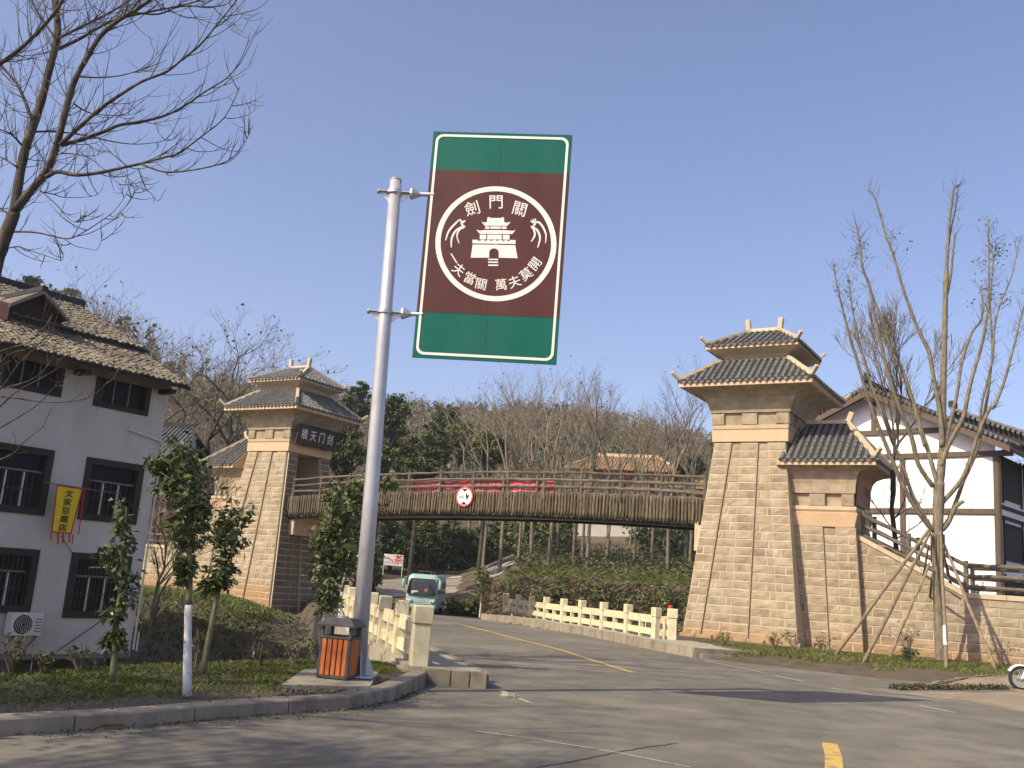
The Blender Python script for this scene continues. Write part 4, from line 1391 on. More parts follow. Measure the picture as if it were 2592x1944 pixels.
mb = MB(); mb.prism([(.13, -.85, 6.72), (.13, 2.2, 8.13), (.13, 2.2, 8.28), (.13, -.85, 6.86)], (.06, 0, 0)); mb.build('barge_board', M['grey_wood'], house)
mb = MB(); mb.prism([(.09, 1.55, 8.04), (.09, 6.1, 10.0), (.09, 6.1, 10.15), (.09, 1.55, 8.2)], (.05, 0, 0)); mb.build('barge_board', M['grey_wood'], house)
for x in (-.25, -3.0, -5.8):
    mb = MB(); mb.b6(x - .1, x + .1, -.62, .04, 6.60, 6.73); mb.build('eave_bracket', M['dark_wood'], house)
# small cross gable on the step of the roof
gx, gy, gz0, gz1, gh = -3.72, 1.55, 8.55, 9.08, .74
for sx in (-1, 1):
    gb = MB(); gb.prism([(gx, gy - .3, gz1 + .02), (gx + sx * (gh + .14), gy - .3, gz0 - .1), (gx + sx * (gh + .14), 4.6, gz0 - .1), (gx, 4.6, gz1 + .02)], (0, 0, -.07)); gf = gb.build('gablet_roof', M['old_tile'], house)
    mb = MB(); mb.prism([(gx, gy - .34, gz1), (gx + sx * (gh + .16), gy - .34, gz0 - .13), (gx + sx * (gh + .16), gy - .34, gz0 - .23), (gx, gy - .34, gz1 - .11)], (0, .05, 0)); mb.build('barge_board', M['grey_wood'], house)
mb = MB(); mb.prism([(gx - gh, gy, 7.9), (gx + gh, gy, 7.9), (gx + gh, gy, gz0), (gx, gy, gz1 - .06), (gx - gh, gy, gz0)], (0, .08, 0)); mb.build('gablet_wall', M['dark_wood'], house)
mb = MB(); mb.b6(gx - .09, gx + .09, gy - .36, 4.6, gz1 - .02, gz1 + .12); mb.build('ridge', M['tile_pan'], house)
mb = MB(); mb.bbox((gx - 1.15, 1.5, 8.1), (.62, .4, .75), .03); mb.build('chimney', M['terracotta'], house)
# pipes and ledge
mb = MB(); mb.tube([(-1.18, -.05, 5.36), (-.02, -.05, 5.18)], .045, 8); mb.build('ledge', M['ac_white'], house)
mb = MB(); mb.tube([(.02, -.06, 5.18), (.04, -.06, 3.0), (.05, -.06, .0), (.05, -.06, -1.0), (.16, -.06, -1.05), (.16, -.06, -.5)], .03, 7); mb.build('drain_pipe', M['ac_white'], house)
mb = MB(); mb.tube([(-2.33, -.04, -1.08), (-.95, -.04, -.1)], .012, 5); mb.build('cable', M['black'], house)
mb = MB(); mb.tube([(-2.95, -.04, -.55), (-2.93, -.05, -1.1), (-2.95, -.1, -1.6)], .012, 5); mb.build('cable', M['ac_white'], house)
mb = MB(); mb.tube([(-2.28, -.03, 1.65), (-2.7, -.03, 2.1)], .008, 4); mb.build('cable', M['black'], house)

hz_ = math.atan2(HD[1], HD[0])
def HP(s, off, z): return HQ + HD * s + HN * off + Z * z
ac = thing('air_conditioner', 'grey white outdoor air conditioner on brackets under a ground floor window', 'air conditioner', HP(-3.42, .0, -.60), hz_)
mb = MB(); mb.bbox((0, -.24, .31), (.86, .3, .6), .02); mb.build('casing', M['ac_white'], ac)
Rf2 = Matrix.Rotation(math.pi / 2, 3, 'X')
mb = MB(); mb.lathe([(0, .0), (.225, .0), (.235, .018), (.25, .0)], (-.1, -.392, .31), 28, Rf2); fg = mb.build('fan_grille', M['black'], ac)
mb = MB()
for r in (.06, .11, .16, .21):
    mb.tube([(-.1 + r * math.cos(a), -.415, .31 + r * math.sin(a)) for a in np.linspace(0, 2 * math.pi, 21)], .006, 4, cap=False)
mb.build('grille_ring', M['ac_white'], fg)
for z in (.12, .2, .28, .36, .44):
    mb = MB(); mb.b6(.22, .40, -.398, -.388, z, z + .03); mb.build('louvre', M['grey_wood'], ac)
for x in (-.3, .3):
    mb = MB(); mb.tube([(x, 0, 0), (x, -.42, 0)], .018, 5); mb.tube([(x, 0, -.3), (x, -.38, -.01)], .014, 5); mb.build('bracket', M['dark_steel'], ac)

flag = thing('shop_banner', 'yellow pennant with red border and black characters on the house front', 'banner', HP(-2.87, .35, 2.78), hz_)
mb = MB(); mb.tube([(-.75, .02, .70), (1.6, -.02, .63)], .014, 6); mb.build('pole', M['rail'], flag)
def fl_pt(x, z): return (x, -.03 + .035 * math.sin(x * 5 + z * 2.2) * (1 - (z + .62) / 1.3), z)
mb = MB(); NX_, NZ_ = 10, 14
def fl_edge(t): return (-.38 + .16 * t * .4, .40 - .12 * t)
grid = {}
for j in range(NZ_ + 1):
    t = j / NZ_; z = .66 - 1.28 * t; a, b = fl_edge(t)
    for i in range(NX_ + 1):
        grid[i, j] = fl_pt(a + (b - a) * i / NX_, z)
for j in range(NZ_):
    for i in range(NX_):
        mb.poly([grid[i, j + 1], grid[i + 1, j + 1], grid[i + 1, j], grid[i, j]])
mb.build('cloth', M['yellow_cloth'], flag, smooth=True)
mb = MB()
def bord(c0, c1):
    mb.prism([(p[0], p[1] - .006, p[2]) for p in (c0[0], c0[1], c1[1], c1[0])], (0, -.004, 0))
for j in range(NZ_):
    for sgn in (0, NX_):
        a, b = grid[sgn, j], grid[sgn, j + 1]; o = .035 if sgn == 0 else -.035
        mb.prism([(a[0], a[1] - .006, a[2]), (a[0] + o, a[1] - .006, a[2]), (b[0] + o, b[1] - .006, b[2]), (b[0], b[1] - .006, b[2])], (0, -.004, 0))
for i in range(NX_):
    for jj, o in ((0, -.03), (NZ_, .035)):
        a, b = grid[i, jj], grid[i + 1, jj]
        mb.prism([(a[0], a[1] - .009, a[2]), (b[0], b[1] - .009, b[2]), (b[0], b[1] - .009, b[2] + o), (a[0], a[1] - .009, a[2] + o)], (0, -.004, 0))
mb.build('border', M['red_cloth'], flag)
for i, ch in enumerate('文家豆腐店'):
    z = .45 - .232 * i
    p = fl_pt(.03, z)
    text_part(ch, .205, M['black'], flag, (.02 - .012 * i, p[1] - .035, z), (1, 0, 0), (.06, 0, 1), depth=.003, bold=.002, sx=1.25)
for x, l in ((-.32, .22), (-.12, .30), (.02, .26), (.2, .24), (.30, .26)):
    mb = MB(); mb.prism([(x, -.04, -.62), (x + .035, -.04, -.62), (x + .05 + .03 * random.random(), -.05, -.62 - l), (x + .02, -.05, -.62 - l)], (0, .004, 0)); mb.build('tassel', M['red_cloth'], flag)
mb = MB(); mb.prism([(.43, -.03, .64), (.465, -.03, .64), (.50, -.04, -.62), (.47, -.04, -.62)], (0, .004, 0)); mb.build('tassel', M['red_cloth'], flag)

# ------------------------------------------------------------------ right white gabled house
wa = math.radians(43)
WU = np.array([math.cos(wa), -math.sin(wa), 0]); WV = np.array([math.sin(wa), math.cos(wa), 0])
WP = ony(2516, 1155, 46); WP = np.array([WP[0], WP[1], 0])
wh = thing('gabled_house', 'bright white gabled house with brown timber frame behind the propped tree', 'house', WP, -wa)
ax_, zap, zev, hw_ = -5.86, 12.62, 9.62, 6.0
zb_ = 2.0
mb = MB()
mb.prism([(ax_ - hw_, 0, zb_), (0.0, 0, zb_), (0, 0, 10.19), (ax_, 0, 12.94), (ax_ - hw_, 0, 10.13)], (0, .2, 0))
mb.b6(-.2, 0, .2, 14, zb_, 9.6)
mb.b6(ax_ - hw_, ax_ - hw_ + .2, .2, 14, zb_, 9.6); mb.b6(ax_ - hw_, 0, 13.8, 14, zb_, 9.6)
mb.build('wall', M['bright_wall'], wh)
mb = MB(); mb.lathe([(.17, zb_), (.17, 9.6)], (.1, .05, 0), 14); mb.build('column', M['brown_wood'], wh, smooth=True)
for z, x0, x1 in ((9.52, ax_ - hw_, .75), (10.80, ax_ - 3.3, ax_ + 3.3), (6.72, ax_ - hw_, .1)):
    mb = MB(); mb.bbox(((x0 + x1) / 2, -.04, z), (x1 - x0, .14, .26), .01); mb.build('beam', M['brown_wood'], wh)
mb = MB(); mb.bbox((.62, -.04, 9.53), (.5, .2, .3), .01); mb.build('beam_end', M['brown_wood'], wh)
for x in (-4.37, -8.4):
    mb = MB(); mb.bbox((x, -.035, 5.9), (.26, .12, 7.0), .01); mb.build('stud', M['brown_wood'], wh)
mb = MB(); mb.bbox((ax_, -.035, 11.6), (.24, .12, 1.7), .01); mb.build('stud', M['brown_wood'], wh)
mb = MB(); mb.bbox((-7.7, -.035, 10.6), (.24, .12, 1.7), .01); mb.build('stud', M['grey_wood'], wh)
def gable_roof(t, ax, y0, y1, zap, half, slope, verge_tiles=True, left=True):
    for sx in ((-1, 1) if left else (1,)):
        e = (ax + sx * half, zap - slope * half)
        mb = MB()
        nrm = Vector((sx * slope, 0, 1)).normalized()
        mb.prism([(ax, y0, zap), (e[0], y0, e[1]), (e[0], y1, e[1]), (ax, y1, zap)], nrm * .14)
        mb.build('roof', M['tile'], t)
        mb = MB(); mb.prism([(ax, y0 - .03, zap - .04), (e[0], y0 - .03, e[1] - .04), (e[0], y0 - .03, e[1] - .36), (ax, y0 - .03, zap - .38)], (0, .1, 0)); mb.build('barge_board', M['brown_wood'], t)
        tile_facet(t, (e[0], y0, e[1] + .15), (e[0], y1, e[1] + .15), (ax, y0, zap + .15), (ax, y1, zap + .15), .30, .085, tl=.34, drip=False)
        if verge_tiles:
            L = math.hypot(half, slope * half); n = int(L / .24)
            d = Vector((sx, 0, -slope)).normalized()
            for i in range(n):
                p = Vector((ax, y0 - .12, zap + .12)) + d * (i + .5) * L / n
                R = Matrix.Rotation(math.pi / 2, 3, 'X')
                mb = MB(); mb.tube([p + Vector((0, -.05, 0)), p + Vector((0, .3, .04))], [.095, .085], 8); mb.build('verge_tile', M['tile'], t)
                p2 = p + Vector((0, .55, .12))
    mb = MB(); mb.bbox((ax, (y0 + y1) / 2, zap + .32), (.34, y1 - y0, .34), .03); mb.build('ridge', M['tile_pan'], t)
    mb = MB(); mb.bbox((ax, y0 + .1, zap + .62), (.22, .5, .5), .05); mb.build('ridge_ornament', M['tile_pan'], t)
gable_roof(wh, ax_, -1.0, 5.0, 13.0, 6.85, .47)
# raised upper tier on the right slope, with its own verge
mb = MB(); mb.prism([(-2.05, .5, 11.95), (2.2, .5, 10.22), (2.2, .5, 9.55), (-2.05, .5, 11.2)], (0, 13.3, 0)); mb.build('upper_roof', M['tile_pan'], wh)
mb = MB(); mb.prism([(-2.15, .3, 12.05), (2.4, .3, 10.2), (2.4, .3, 10.08), (-2.15, .3, 11.93)], (0, 13.5, 0)); mb.build('upper_roof', M['tile'], wh)
d = Vector((1, 0, -.407)).normalized()
for i in range(19):
    p = Vector((-2.0, .22, 11.78)) + d * (i + .5) * .245
    mb = MB(); mb.tube([p + Vector((0, -.05, 0)), p + Vector((0, .3, .04))], [.085, .075], 8); mb.build('verge_tile', M['tile'], wh)
mb = MB(); mb.bbox((-2.05, .6, 12.15), (.3, .6, .4), .06); mb.build('ridge_ornament', M['tile_pan'], wh)
# side wall windows to the right of the column
for z0, z1 in ((7.56, 9.3), (4.6, 6.2), (2.2, 3.5)):
    for y0, y1 in ((1.2, 4.2), (4.9, 8.0)):
        mb = MB()
        for a0, a1, b0, b1 in ((y0, y1, z0 - .1, z0), (y0, y1, z1, z1 + .1), (y0 - .1, y0, z0 - .3, z1 + .35), (y1, y1 + .1, z0 - .3, z1 + .35)):
            mb.b6(.0, .09, a0, a1, b0, b1)
        wf = mb.build('window', M['dark_wood'], wh)
        mb = MB(); mb.b6(.0, .03, y0, y1, z0, z1); mb.build('pane', M['dark_wood'], wf)
for z in (7.05, 6.55, 9.45, 4.2):
    mb = MB(); mb.b6(.004, .07, .25, 14, z - .09, z + .09); mb.build('beam', M['dark_wood'], wh)

# ------------------------------------------------------------------ tiled house behind the left tower
th_ = thing('tiled_house', 'dark timber house with grey tiled roof between white house and left tower', 'house', (-25.5, 57, -.4), math.radians(4))
mb = MB(); mb.b6(-5, 6, 0, 8, -1, 7.7); mb.build('wall', M['brown_wood'], th_)
ev, rz_ = 7.9, 10.2
mb = MB(); mb.prism([(-6, -1.0, ev), (6.9, -1.0, ev), (5.6, 4, rz_), (-6, 4, rz_)], (0, 0, -.12)); mb.prism([(-6, 9, ev), (6.9, 9, ev), (5.6, 4, rz_), (-6, 4, rz_)], (0, 0, -.12)); mb.build('roof', M['tile_pan'], th_)
tile_facet(th_, (-6, -1, ev), (7.0, -1, ev), (-6, 4, rz_), (5.6, 4, rz_), .24, .075, tl=.9)
ridge_beam(th_, (-6, 4, rz_), (5.6, 4, rz_), .25, .3, 'tile_pan'); ridge_beam(th_, (5.6, 4, rz_), (7.2, -1.1, ev + .05), .2, .18, 'tile_pan', 'hip_ridge')
for x in (-3.5, -1.2, 1.2, 3.6, 5.6):
    mb = MB(); mb.tube([(x, -.5, -1), (x, -.5, 7.7)], .12, 8); mb.build('column', M['brown_wood'], th_)
mb = MB(); mb.b6(-5.5, 6.2, -.62, -.42, 7.2, 7.5); mb.build('beam', M['terracotta'], th_)
for i in range(4):
    mb = MB(); mb.b6(-4.6 + 2.6 * i, -2.6 + 2.6 * i, -.05, -.01, 4.9, 6.6); mb.build('window', M['glass'], th_)
t2 = thing('low_roof_shed', 'low grey tiled shed roof behind the left tower pier', 'shed', (-20.8, 62, .2), math.radians(-8))
mb = MB(); mb.b6(-3, 6, 0, 5, -1, 5.6); mb.build('wall', M['brown_wood'], t2)
mb = MB(); mb.prism([(-4, -1, 5.7), (7, -1, 5.9), (6, 3, 7.6), (-4, 3, 7.5)], (0, 0, -.12)); mb.build('roof', M['tile_pan'], t2)
tile_facet(t2, (-4, -1, 5.7), (7, -1, 5.9), (-4, 3, 7.5), (6, 3, 7.6), .25, .075, tl=.9)
ridge_beam(t2, (-4, 3, 7.5), (6, 3, 7.6), .22, .25, 'tile_pan')

# ------------------------------------------------------------------ orange roofed hall beyond the bare trees
oh = thing('orange_roof_hall', 'hall with orange tiled hipped roof beyond the bare trees', 'hall', (15.0, 118, 9.2), math.radians(-16))
mb = MB(); mb.b6(-5.2, 4.6, 0, 7, -2.5, 6.6); mb.build('wall', M['white_wall'], oh)
for x in (-5, -3.2, -1.2, .9, 2.8, 4.5):
    mb = MB(); mb.tube([(x, -.9, -2), (x, -.9, 6.7)], .17, 8); mb.build('column', M['terracotta'], oh)
mb = MB(); mb.b6(-5.6, 5, -1.05, -.75, 6.2, 6.6); mb.build('beam', M['terracotta'], oh)
mb = MB(); mb.b6(-1.0, .9, -.06, -.01, 4.2, 6.0); mb.build('window', M['red_cloth'], oh)
mb = MB(); mb.b6(2.0, 3.6, -.06, -.01, 4.2, 6.0); mb.build('window', M['dark_wood'], oh)
mb = MB()
E_ = [(-7.2, -2.4, 6.6), (6.6, -2.4, 6.6), (6.6, 9, 6.6), (-7.2, 9, 6.6)]; T_ = [(-4.6, 3.0, 8.9), (3.4, 3.0, 8.9)]
mb.poly([E_[0], E_[1], T_[1], T_[0]]); mb.poly([E_[1], E_[2], T_[1]]); mb.poly([E_[2], E_[3], T_[0], T_[1]]); mb.poly([E_[3], E_[0], T_[0]]); mb.poly(E_[::-1])
mb.build('roof', M['orange_tile'], oh)
tile_facet(oh, E_[0], E_[1], T_[0], T_[1], .42, .11, tl=1.2, drip=False, mat_row='orange_tile'); tile_facet(oh, E_[1], E_[2], T_[1], T_[1], .42, .11, tl=1.2, drip=False, mat_row='orange_tile')
ridge_beam(oh, T_[0], T_[1], .4, .4); ridge_beam(oh, T_[1], E_[1], .3, .25, name='hip_ridge'); ridge_beam(oh, T_[0], E_[0], .3, .25, name='hip_ridge')
o2 = thing('orange_roof_gate', 'low orange tiled roof beside the larger orange hall', 'hall', (24.5, 113, 8.0), math.radians(-22))
mb = MB(); mb.b6(-3.5, 3, 0, 3, -2.5, 6.0); mb.build('wall', M['brown_wood'], o2)
mb = MB(); mb.prism([(-5, -1.2, 6.2), (4.2, -1.2, 5.9), (3.6, 2, 7.1), (-5, 2, 7.3)], (0, 0, -.2)); mb.build('roof', M['orange_tile'], o2)
tile_facet(o2, (-5, -1.2, 6.2), (4.2, -1.2, 5.9), (-5, 2, 7.3), (3.6, 2, 7.1), .42, .11, tl=1.2, drip=False, mat_row='orange_tile')
wb_ = thing('white_shed', 'small white building glimpsed between the trunks under the bridge', 'shed', (12.0, 109, gz(12, 109) + .0), math.radians(-10))
mb = MB(); mb.b6(-3.4, 3.4, 0, 4, -1, 2.0); mb.build('wall', M['white_wall'], wb_)
mb = MB(); mb.prism([(-3.8, -.6, 2.0), (3.8, -.6, 2.0), (3.8, 2, 3.2), (-3.8, 2, 3.2)], (0, 0, .15)); mb.build('roof', M['tile'], wb_)

# ------------------------------------------------------------------ banner pole sign
pb = onz(903, 1712, .22)
pole = thing('pole_sign', 'tall silver pole carrying a green and brown scenic area sign with white emblem', 'sign', pb, 0.0)
pt = onplane(1002, 457, pb, np.array([0, 1.0, 0])) - pb
pth = lambda z: Vector((pt[0] * z / pt[2], 0, z))
mb = MB(); ph = pt[2]
mb.tube([pth(.02), pth(ph * .33), pth(ph * .66), pth(ph)], [.128, .118, .108, .098], 28); mb.build('pole', M['silver_paint'], pole, smooth=True)
mb = MB(); mb.lathe([(.0, 0), (.102, 0), (.104, .012), (.09, .03), (0, .035)], pth(ph), 24); mb.build('cap', M['steel'], pole)
mb = MB(); mb.bbox((0, 0, .012), (.52, .52, .024), .006); mb.build('base_plate', M['steel'], pole)
for a in range(4):
    d = Vector((math.cos(a * math.pi / 2 + .35), math.sin(a * math.pi / 2 + .35), 0)); s = d.cross(Vector((0, 0, 1))) * .006
    mb = MB(); mb.prism([d * .11 + s + Vector((0, 0, .025)), d * .25 + s + Vector((0, 0, .025)), d * .25 + s + Vector((0, 0, .08)), d * .12 + s + Vector((0, 0, .36))], -2 * s); mb.build('gusset', M['steel'], pole)
sa = math.radians(6)
SX, SY = np.array([math.cos(sa), -math.sin(sa), 0]), np.array([math.sin(sa), math.cos(sa), 0])
sp = pb + SY * -.0
cn = [onplane(*q, sp, SY) - pb for q in ((1098, 330), (1449, 344), (1408, 922), (1043, 905))]
uv_ = [(float(c @ SX), float(c[2])) for c in cn]
sw = ((uv_[1][0] - uv_[0][0]) + (uv_[2][0] - uv_[3][0])) / 2
zt_s = (uv_[0][1] + uv_[1][1]) / 2; zb_s = (uv_[2][1] + uv_[3][1]) / 2
def sgn(u_, v_, off=0.0):
    """sign coordinates 0..1 to local space, following the slight lean of the panel"""
    l = uv_[3][0] + (uv_[0][0] - uv_[3][0]) * v_; r = uv_[2][0] + (uv_[1][0] - uv_[2][0]) * v_
    u = l + (r - l) * u_; z = zb_s + (zt_s - zb_s) * v_
    p = SX * u - SY * off
    return (p[0], p[1], z)
mb = MB(); mb.prism([sgn(0, 0), sgn(1, 0), sgn(1, 1), sgn(0, 1)], tuple(SY * .035)); panel = mb.build('panel', M['sign_green'], pole)
dvec = tuple(-SY * .002)
for ua_, ub_ in ((.004, .4975), (.5005, .996)):
    mb = MB(); mb.prism([sgn(ua_, .1945, .002), sgn(ub_, .1945, .002), sgn(ub_, .8235, .002), sgn(ua_, .8235, .002)], dvec); mb.build('brown_field', M['sign_brown'], panel)
mb = MB(); mb.b6(0, 0, 0, 0, 0, 0) if False else None
mb.prism([sgn(.4985, .004, .001), sgn(.4999, .004, .001), sgn(.4999, .996, .001), sgn(.4985, .996, .001)], dvec); mb.build('seam', M['sign_brown'], panel)
mb = MB()                                           # rounded white border line
def rrect(m, rad):
    Hh = (zt_s - zb_s) / sw
    out = []
    for cx, cy, a0 in ((1 - m - rad, m + rad, -90), (1 - m - rad, Hh - m - rad, 0), (m + rad, Hh - m - rad, 90), (m + rad, m + rad, 180)):
        for k in range(7):
            a = math.radians(a0 + 15 * k)
            out.append((cx + rad * math.cos(a), (cy + rad * math.sin(a)) / Hh))
    return out
o1, o2_ = rrect(.022, .055), rrect(.040, .042)
for i in range(len(o1)):
    j = (i + 1) % len(o1)
    mb.prism([sgn(*o1[i], .005), sgn(*o1[j], .005), sgn(*o2_[j], .005), sgn(*o2_[i], .005)], dvec)
mb.build('border_line', M['sign_white'], panel)
# emblem, measured in a close view of the photograph
_TL, _TR, _BL = np.array((192., 78.)), np.array((1098., 115.)), np.array((57., 1545.))
_Mx = np.linalg.inv(np.array([_TR - _TL, _BL - _TL]).T)
def em(x, y, off=.006):
    a = _Mx @ (np.array((x, y)) - _TL)
    return sgn(a[0], 1 - a[1], off)
mb = MB()
def emc(a, r): return em(592 + r * math.cos(a) - .0 * r * math.sin(a), 824 + r * .955 * math.sin(a))
NR = 72
for i in range(NR):
    a, b = 2 * math.pi * i / NR, 2 * math.pi * (i + 1) / NR
    mb.prism([emc(a, 388), emc(b, 388), emc(b, 354), emc(a, 354)], dvec)
mb.build('ring', M['sign_white'], panel)
mb = MB()
P_ = lambda pts: mb.prism([em(*p) for p in pts], dvec)
P_([(432, 918), (445, 833), (551, 834), (551, 918)]); P_([(612, 918), (612, 836), (718, 838), (732, 921)])
arch = [(551, 834), (551, 880)] + [(582 - 30 * math.cos(a), 882 - 24 * math.sin(a)) for a in np.linspace(0.1, math.pi - .1, 9)] + [(612, 880), (612, 836)]
for i in range(1, len(arch) - 2):
    x0, x1 = arch[i][0], arch[i + 1][0]
    P_([(x0, arch[i][1]), (x1, arch[i + 1][1]), (x1, 835), (x0, 834)])
P_([(443, 826), (444, 802), (478, 802), (478, 809), (497, 809), (497, 802), (520, 802), (520, 809), (536, 809), (536, 802), (557, 803), (557, 809), (574, 809), (574, 803), (596, 803), (596, 809), (612, 809), (612, 803), (634, 804), (634, 810), (650, 810), (650, 804), (668, 804), (668, 811), (684, 811), (684, 804), (720, 805), (720, 830)])
P_([(490, 799), (492, 769), (532, 769), (532, 800)]); P_([(539, 800), (539, 769), (632, 770), (632, 801)]); P_([(639, 801), (639, 770), (682, 771), (682, 802)])
P_([(469, 735), (482, 742), (500, 743), (522, 739), (668, 741), (690, 745), (708, 744), (722, 739), (712, 752), (700, 766), (492, 764), (480, 752)])
P_([(526, 731), (526, 716), (554, 716), (554, 731)]); P_([(560, 731), (560, 716), (626, 717), (626, 732)]); P_([(632, 732), (632, 717), (664, 717), (664, 732)])
P_([(502, 684), (515, 690), (538, 688), (541, 657), (556, 655), (560, 661), (630, 662), (634, 656), (648, 658), (650, 690), (672, 692), (690, 686), (680, 700), (668, 713), (523, 711), (512, 698)])
for y in (924, 942, 961):
    P_([(544, y), (608, y + 1), (608, y + 10), (544, y + 9)])
mb.build('gatehouse_emblem', M['sign_white'], panel)
fl_ = [[(365, 668), (335, 695), (292, 745), (270, 806)], [(376, 715), (335, 745), (310, 795), (307, 852)], [(400, 676), (372, 690), (384, 712), (392, 718), (362, 735), (344, 775), (358, 826)], [(365, 668), (378, 690), (400, 676)],
       [(830, 668), (850, 690), (870, 690), (895, 720), (914, 770), (910, 825)], [(828, 720), (858, 740), (876, 790), (860, 854)], [(818, 680), (836, 690), (850, 680)], [(818, 715), (838, 740), (843, 775), (820, 815)], [(850, 665), (845, 700), (828, 722)]]
strokes(panel, [smooth_path(p, 6) for p in fl_], 13, em, dvec, M['sign_white'], 'flame_mark')
pxm = (zt_s - zb_s) / 1467.0
def ctext(ch, x, y, size, rot, bold=0.0, sx=1.0):
    a = math.radians(rot)
    q = np.array(em(x, y, .006))
    ex = np.array(em(x + math.cos(a) * 10, y - math.sin(a) * 10, .006)) - q
    ey = np.array(em(x - math.sin(a) * 10, y - math.cos(a) * 10, .006)) - q
    text_part(ch, size * pxm, M['sign_white'], panel, q, ex, ey, depth=.0015, bold=bold, sx=sx)
for ch, x, y, r in (('劍', 447, 604, 16), ('門', 598, 562, 0), ('關', 748, 608, -17)): ctext(ch, x, y, 98, r, .0015)
for ch, x, y, r in (('一', 318, 925, -58), ('夫', 352, 998, -38), ('當', 424, 1053, -24), ('關', 496, 1090, -12), ('萬', 625, 1094, 5), ('夫', 712, 1076, 20), ('莫', 787, 1026, 36), ('開', 845, 960, 52)): ctext(ch, x, y, 78, r, .001)
# clamps and arms
for zc_px in ((1000, 487), (977, 790)):
    zc2 = float((onplane(*zc_px, pb, np.array([0, 1.0, 0])) - pb)[2])
    c = pth(zc2)
    r0 = .118
    mb = MB(); mb.lathe([(r0, -.03), (r0 + .012, -.03), (r0 + .012, .03), (r0, .03)], c, 24)
    mb.bbox(c + Vector((-.19, 0, 0)), (.16, .12, .02), .004); mb.bbox(c + Vector((.20, 0, 0)), (.18, .14, .02), .004)
    mb.prism([c + Vector((-.26, -.008, -.01)), c + Vector((-.1, -.008, -.01)), c + Vector((-.1, -.008, -.17))], (0, .016, 0))
    mb.prism([c + Vector((.10, -.008, -.01)), c + Vector((.30, -.008, -.01)), c + Vector((.11, -.008, -.17))], (0, .016, 0))
    cl_ = mb.build('clamp', M['steel'], pole)
    Ry = Matrix.Rotation(math.pi / 2, 3, 'Y')
    mb = MB(); mb.lathe([(0, .26), (.09, .26), (.10, .29), (.05, .40), (.048, .42), (0, .42)], c, 14, Ry); mb.build('flange', M['steel'], cl_)
    mb = MB(); mb.lathe([(0, -.29), (.05, -.29), (.05, -.25), (0, -.25)], c, 10, Ry); mb.build('bolt', M['steel'], cl_)
    mb = MB(); mb.tube([c + Vector((.36, 0, 0)), c + Vector((.36, 0, 0)) * 1 + Vector((uv_[0][0] - c.x - .25, -.03, 0))], .036, 12); mb.build('arm', M['steel'], pole)

# ------------------------------------------------------------------ litter bin on its slab
pad = [onz(*p, .21)[:2] for p in ((712, 1732), (770, 1693), (930, 1690), (957, 1702), (936, 1737))]
mb = MB(); mb.prism([(p[0], p[1], .05) for p in pad], (0, 0, .155)); tag(mb.build('concrete_pad', M['concrete']), kind='structure')
bp_ = onz(852, 1716, .21)
bn_ = thing('litter_bin', 'litter bin with orange timber slats and dark hood beside the silver pole', 'litter bin', bp_, math.radians(-12))
BW, BD, BH = .46, .40, .55
for sx in (-1, 1):
    for sy in (-1, 1):
        mb = MB(); mb.bbox((sx * (BW / 2 - .015), sy * (BD / 2 - .015), .385), (.05, .05, .73), .006); mb.build('corner_post', M['bin_frame'], bn_)
for i in range(5):
    x = -BW / 2 + .065 + (BW - .13) * i / 4
    for sy in (-1, 1):
        mb = MB(); mb.bbox((x, sy * (BD / 2 + .004), .31), (.066, .02, .52), .006); mb.build('slat', M['bin_slat'], bn_)
for i in range(4):
    y = -BD / 2 + .07 + (BD - .14) * i / 3
    for sx in (-1, 1):
        mb = MB(); mb.bbox((sx * (BW / 2 + .004), y, .31), (.02, .066, .52), .006); mb.build('slat', M['bin_slat'], bn_)
mb = MB(); mb.bbox((0, 0, .31), (BW - .06, BD - .06, .5), .01); mb.build('liner', M['bin_frame'], bn_)
mb = MB(); mb.bbox((0, 0, .03), (BW + .02, BD + .02, .05), .008); mb.build('base', M['bin_frame'], bn_)
mb = MB()
for sy in (-1, 1): mb.bbox((0, sy * BD / 2, .585), (BW + .03, .05, .04), .006)
for sx in (-1, 1): mb.bbox((sx * BW / 2, 0, .585), (.05, BD - .05, .04), .006)
mb.build('rim', M['bin_frame'], bn_)
mb = MB(); loft_rect(mb, [(BW / 2 + .06, BD / 2 + .06, .745), (BW / 2 + .06, BD / 2 + .06, .765), (BW / 2 - .05, BD / 2 - .05, .86), (BW / 2 - .06, BD / 2 - .06, .862)]); mb.build('hood', M['bin_frame'], bn_)
mb = MB(); mb.lathe([(0, .862), (.09, .862), (.09, .885), (.07, .89), (0, .875)], (0, 0, 0), 16); mb.build('ashtray', M['steel'], bn_)

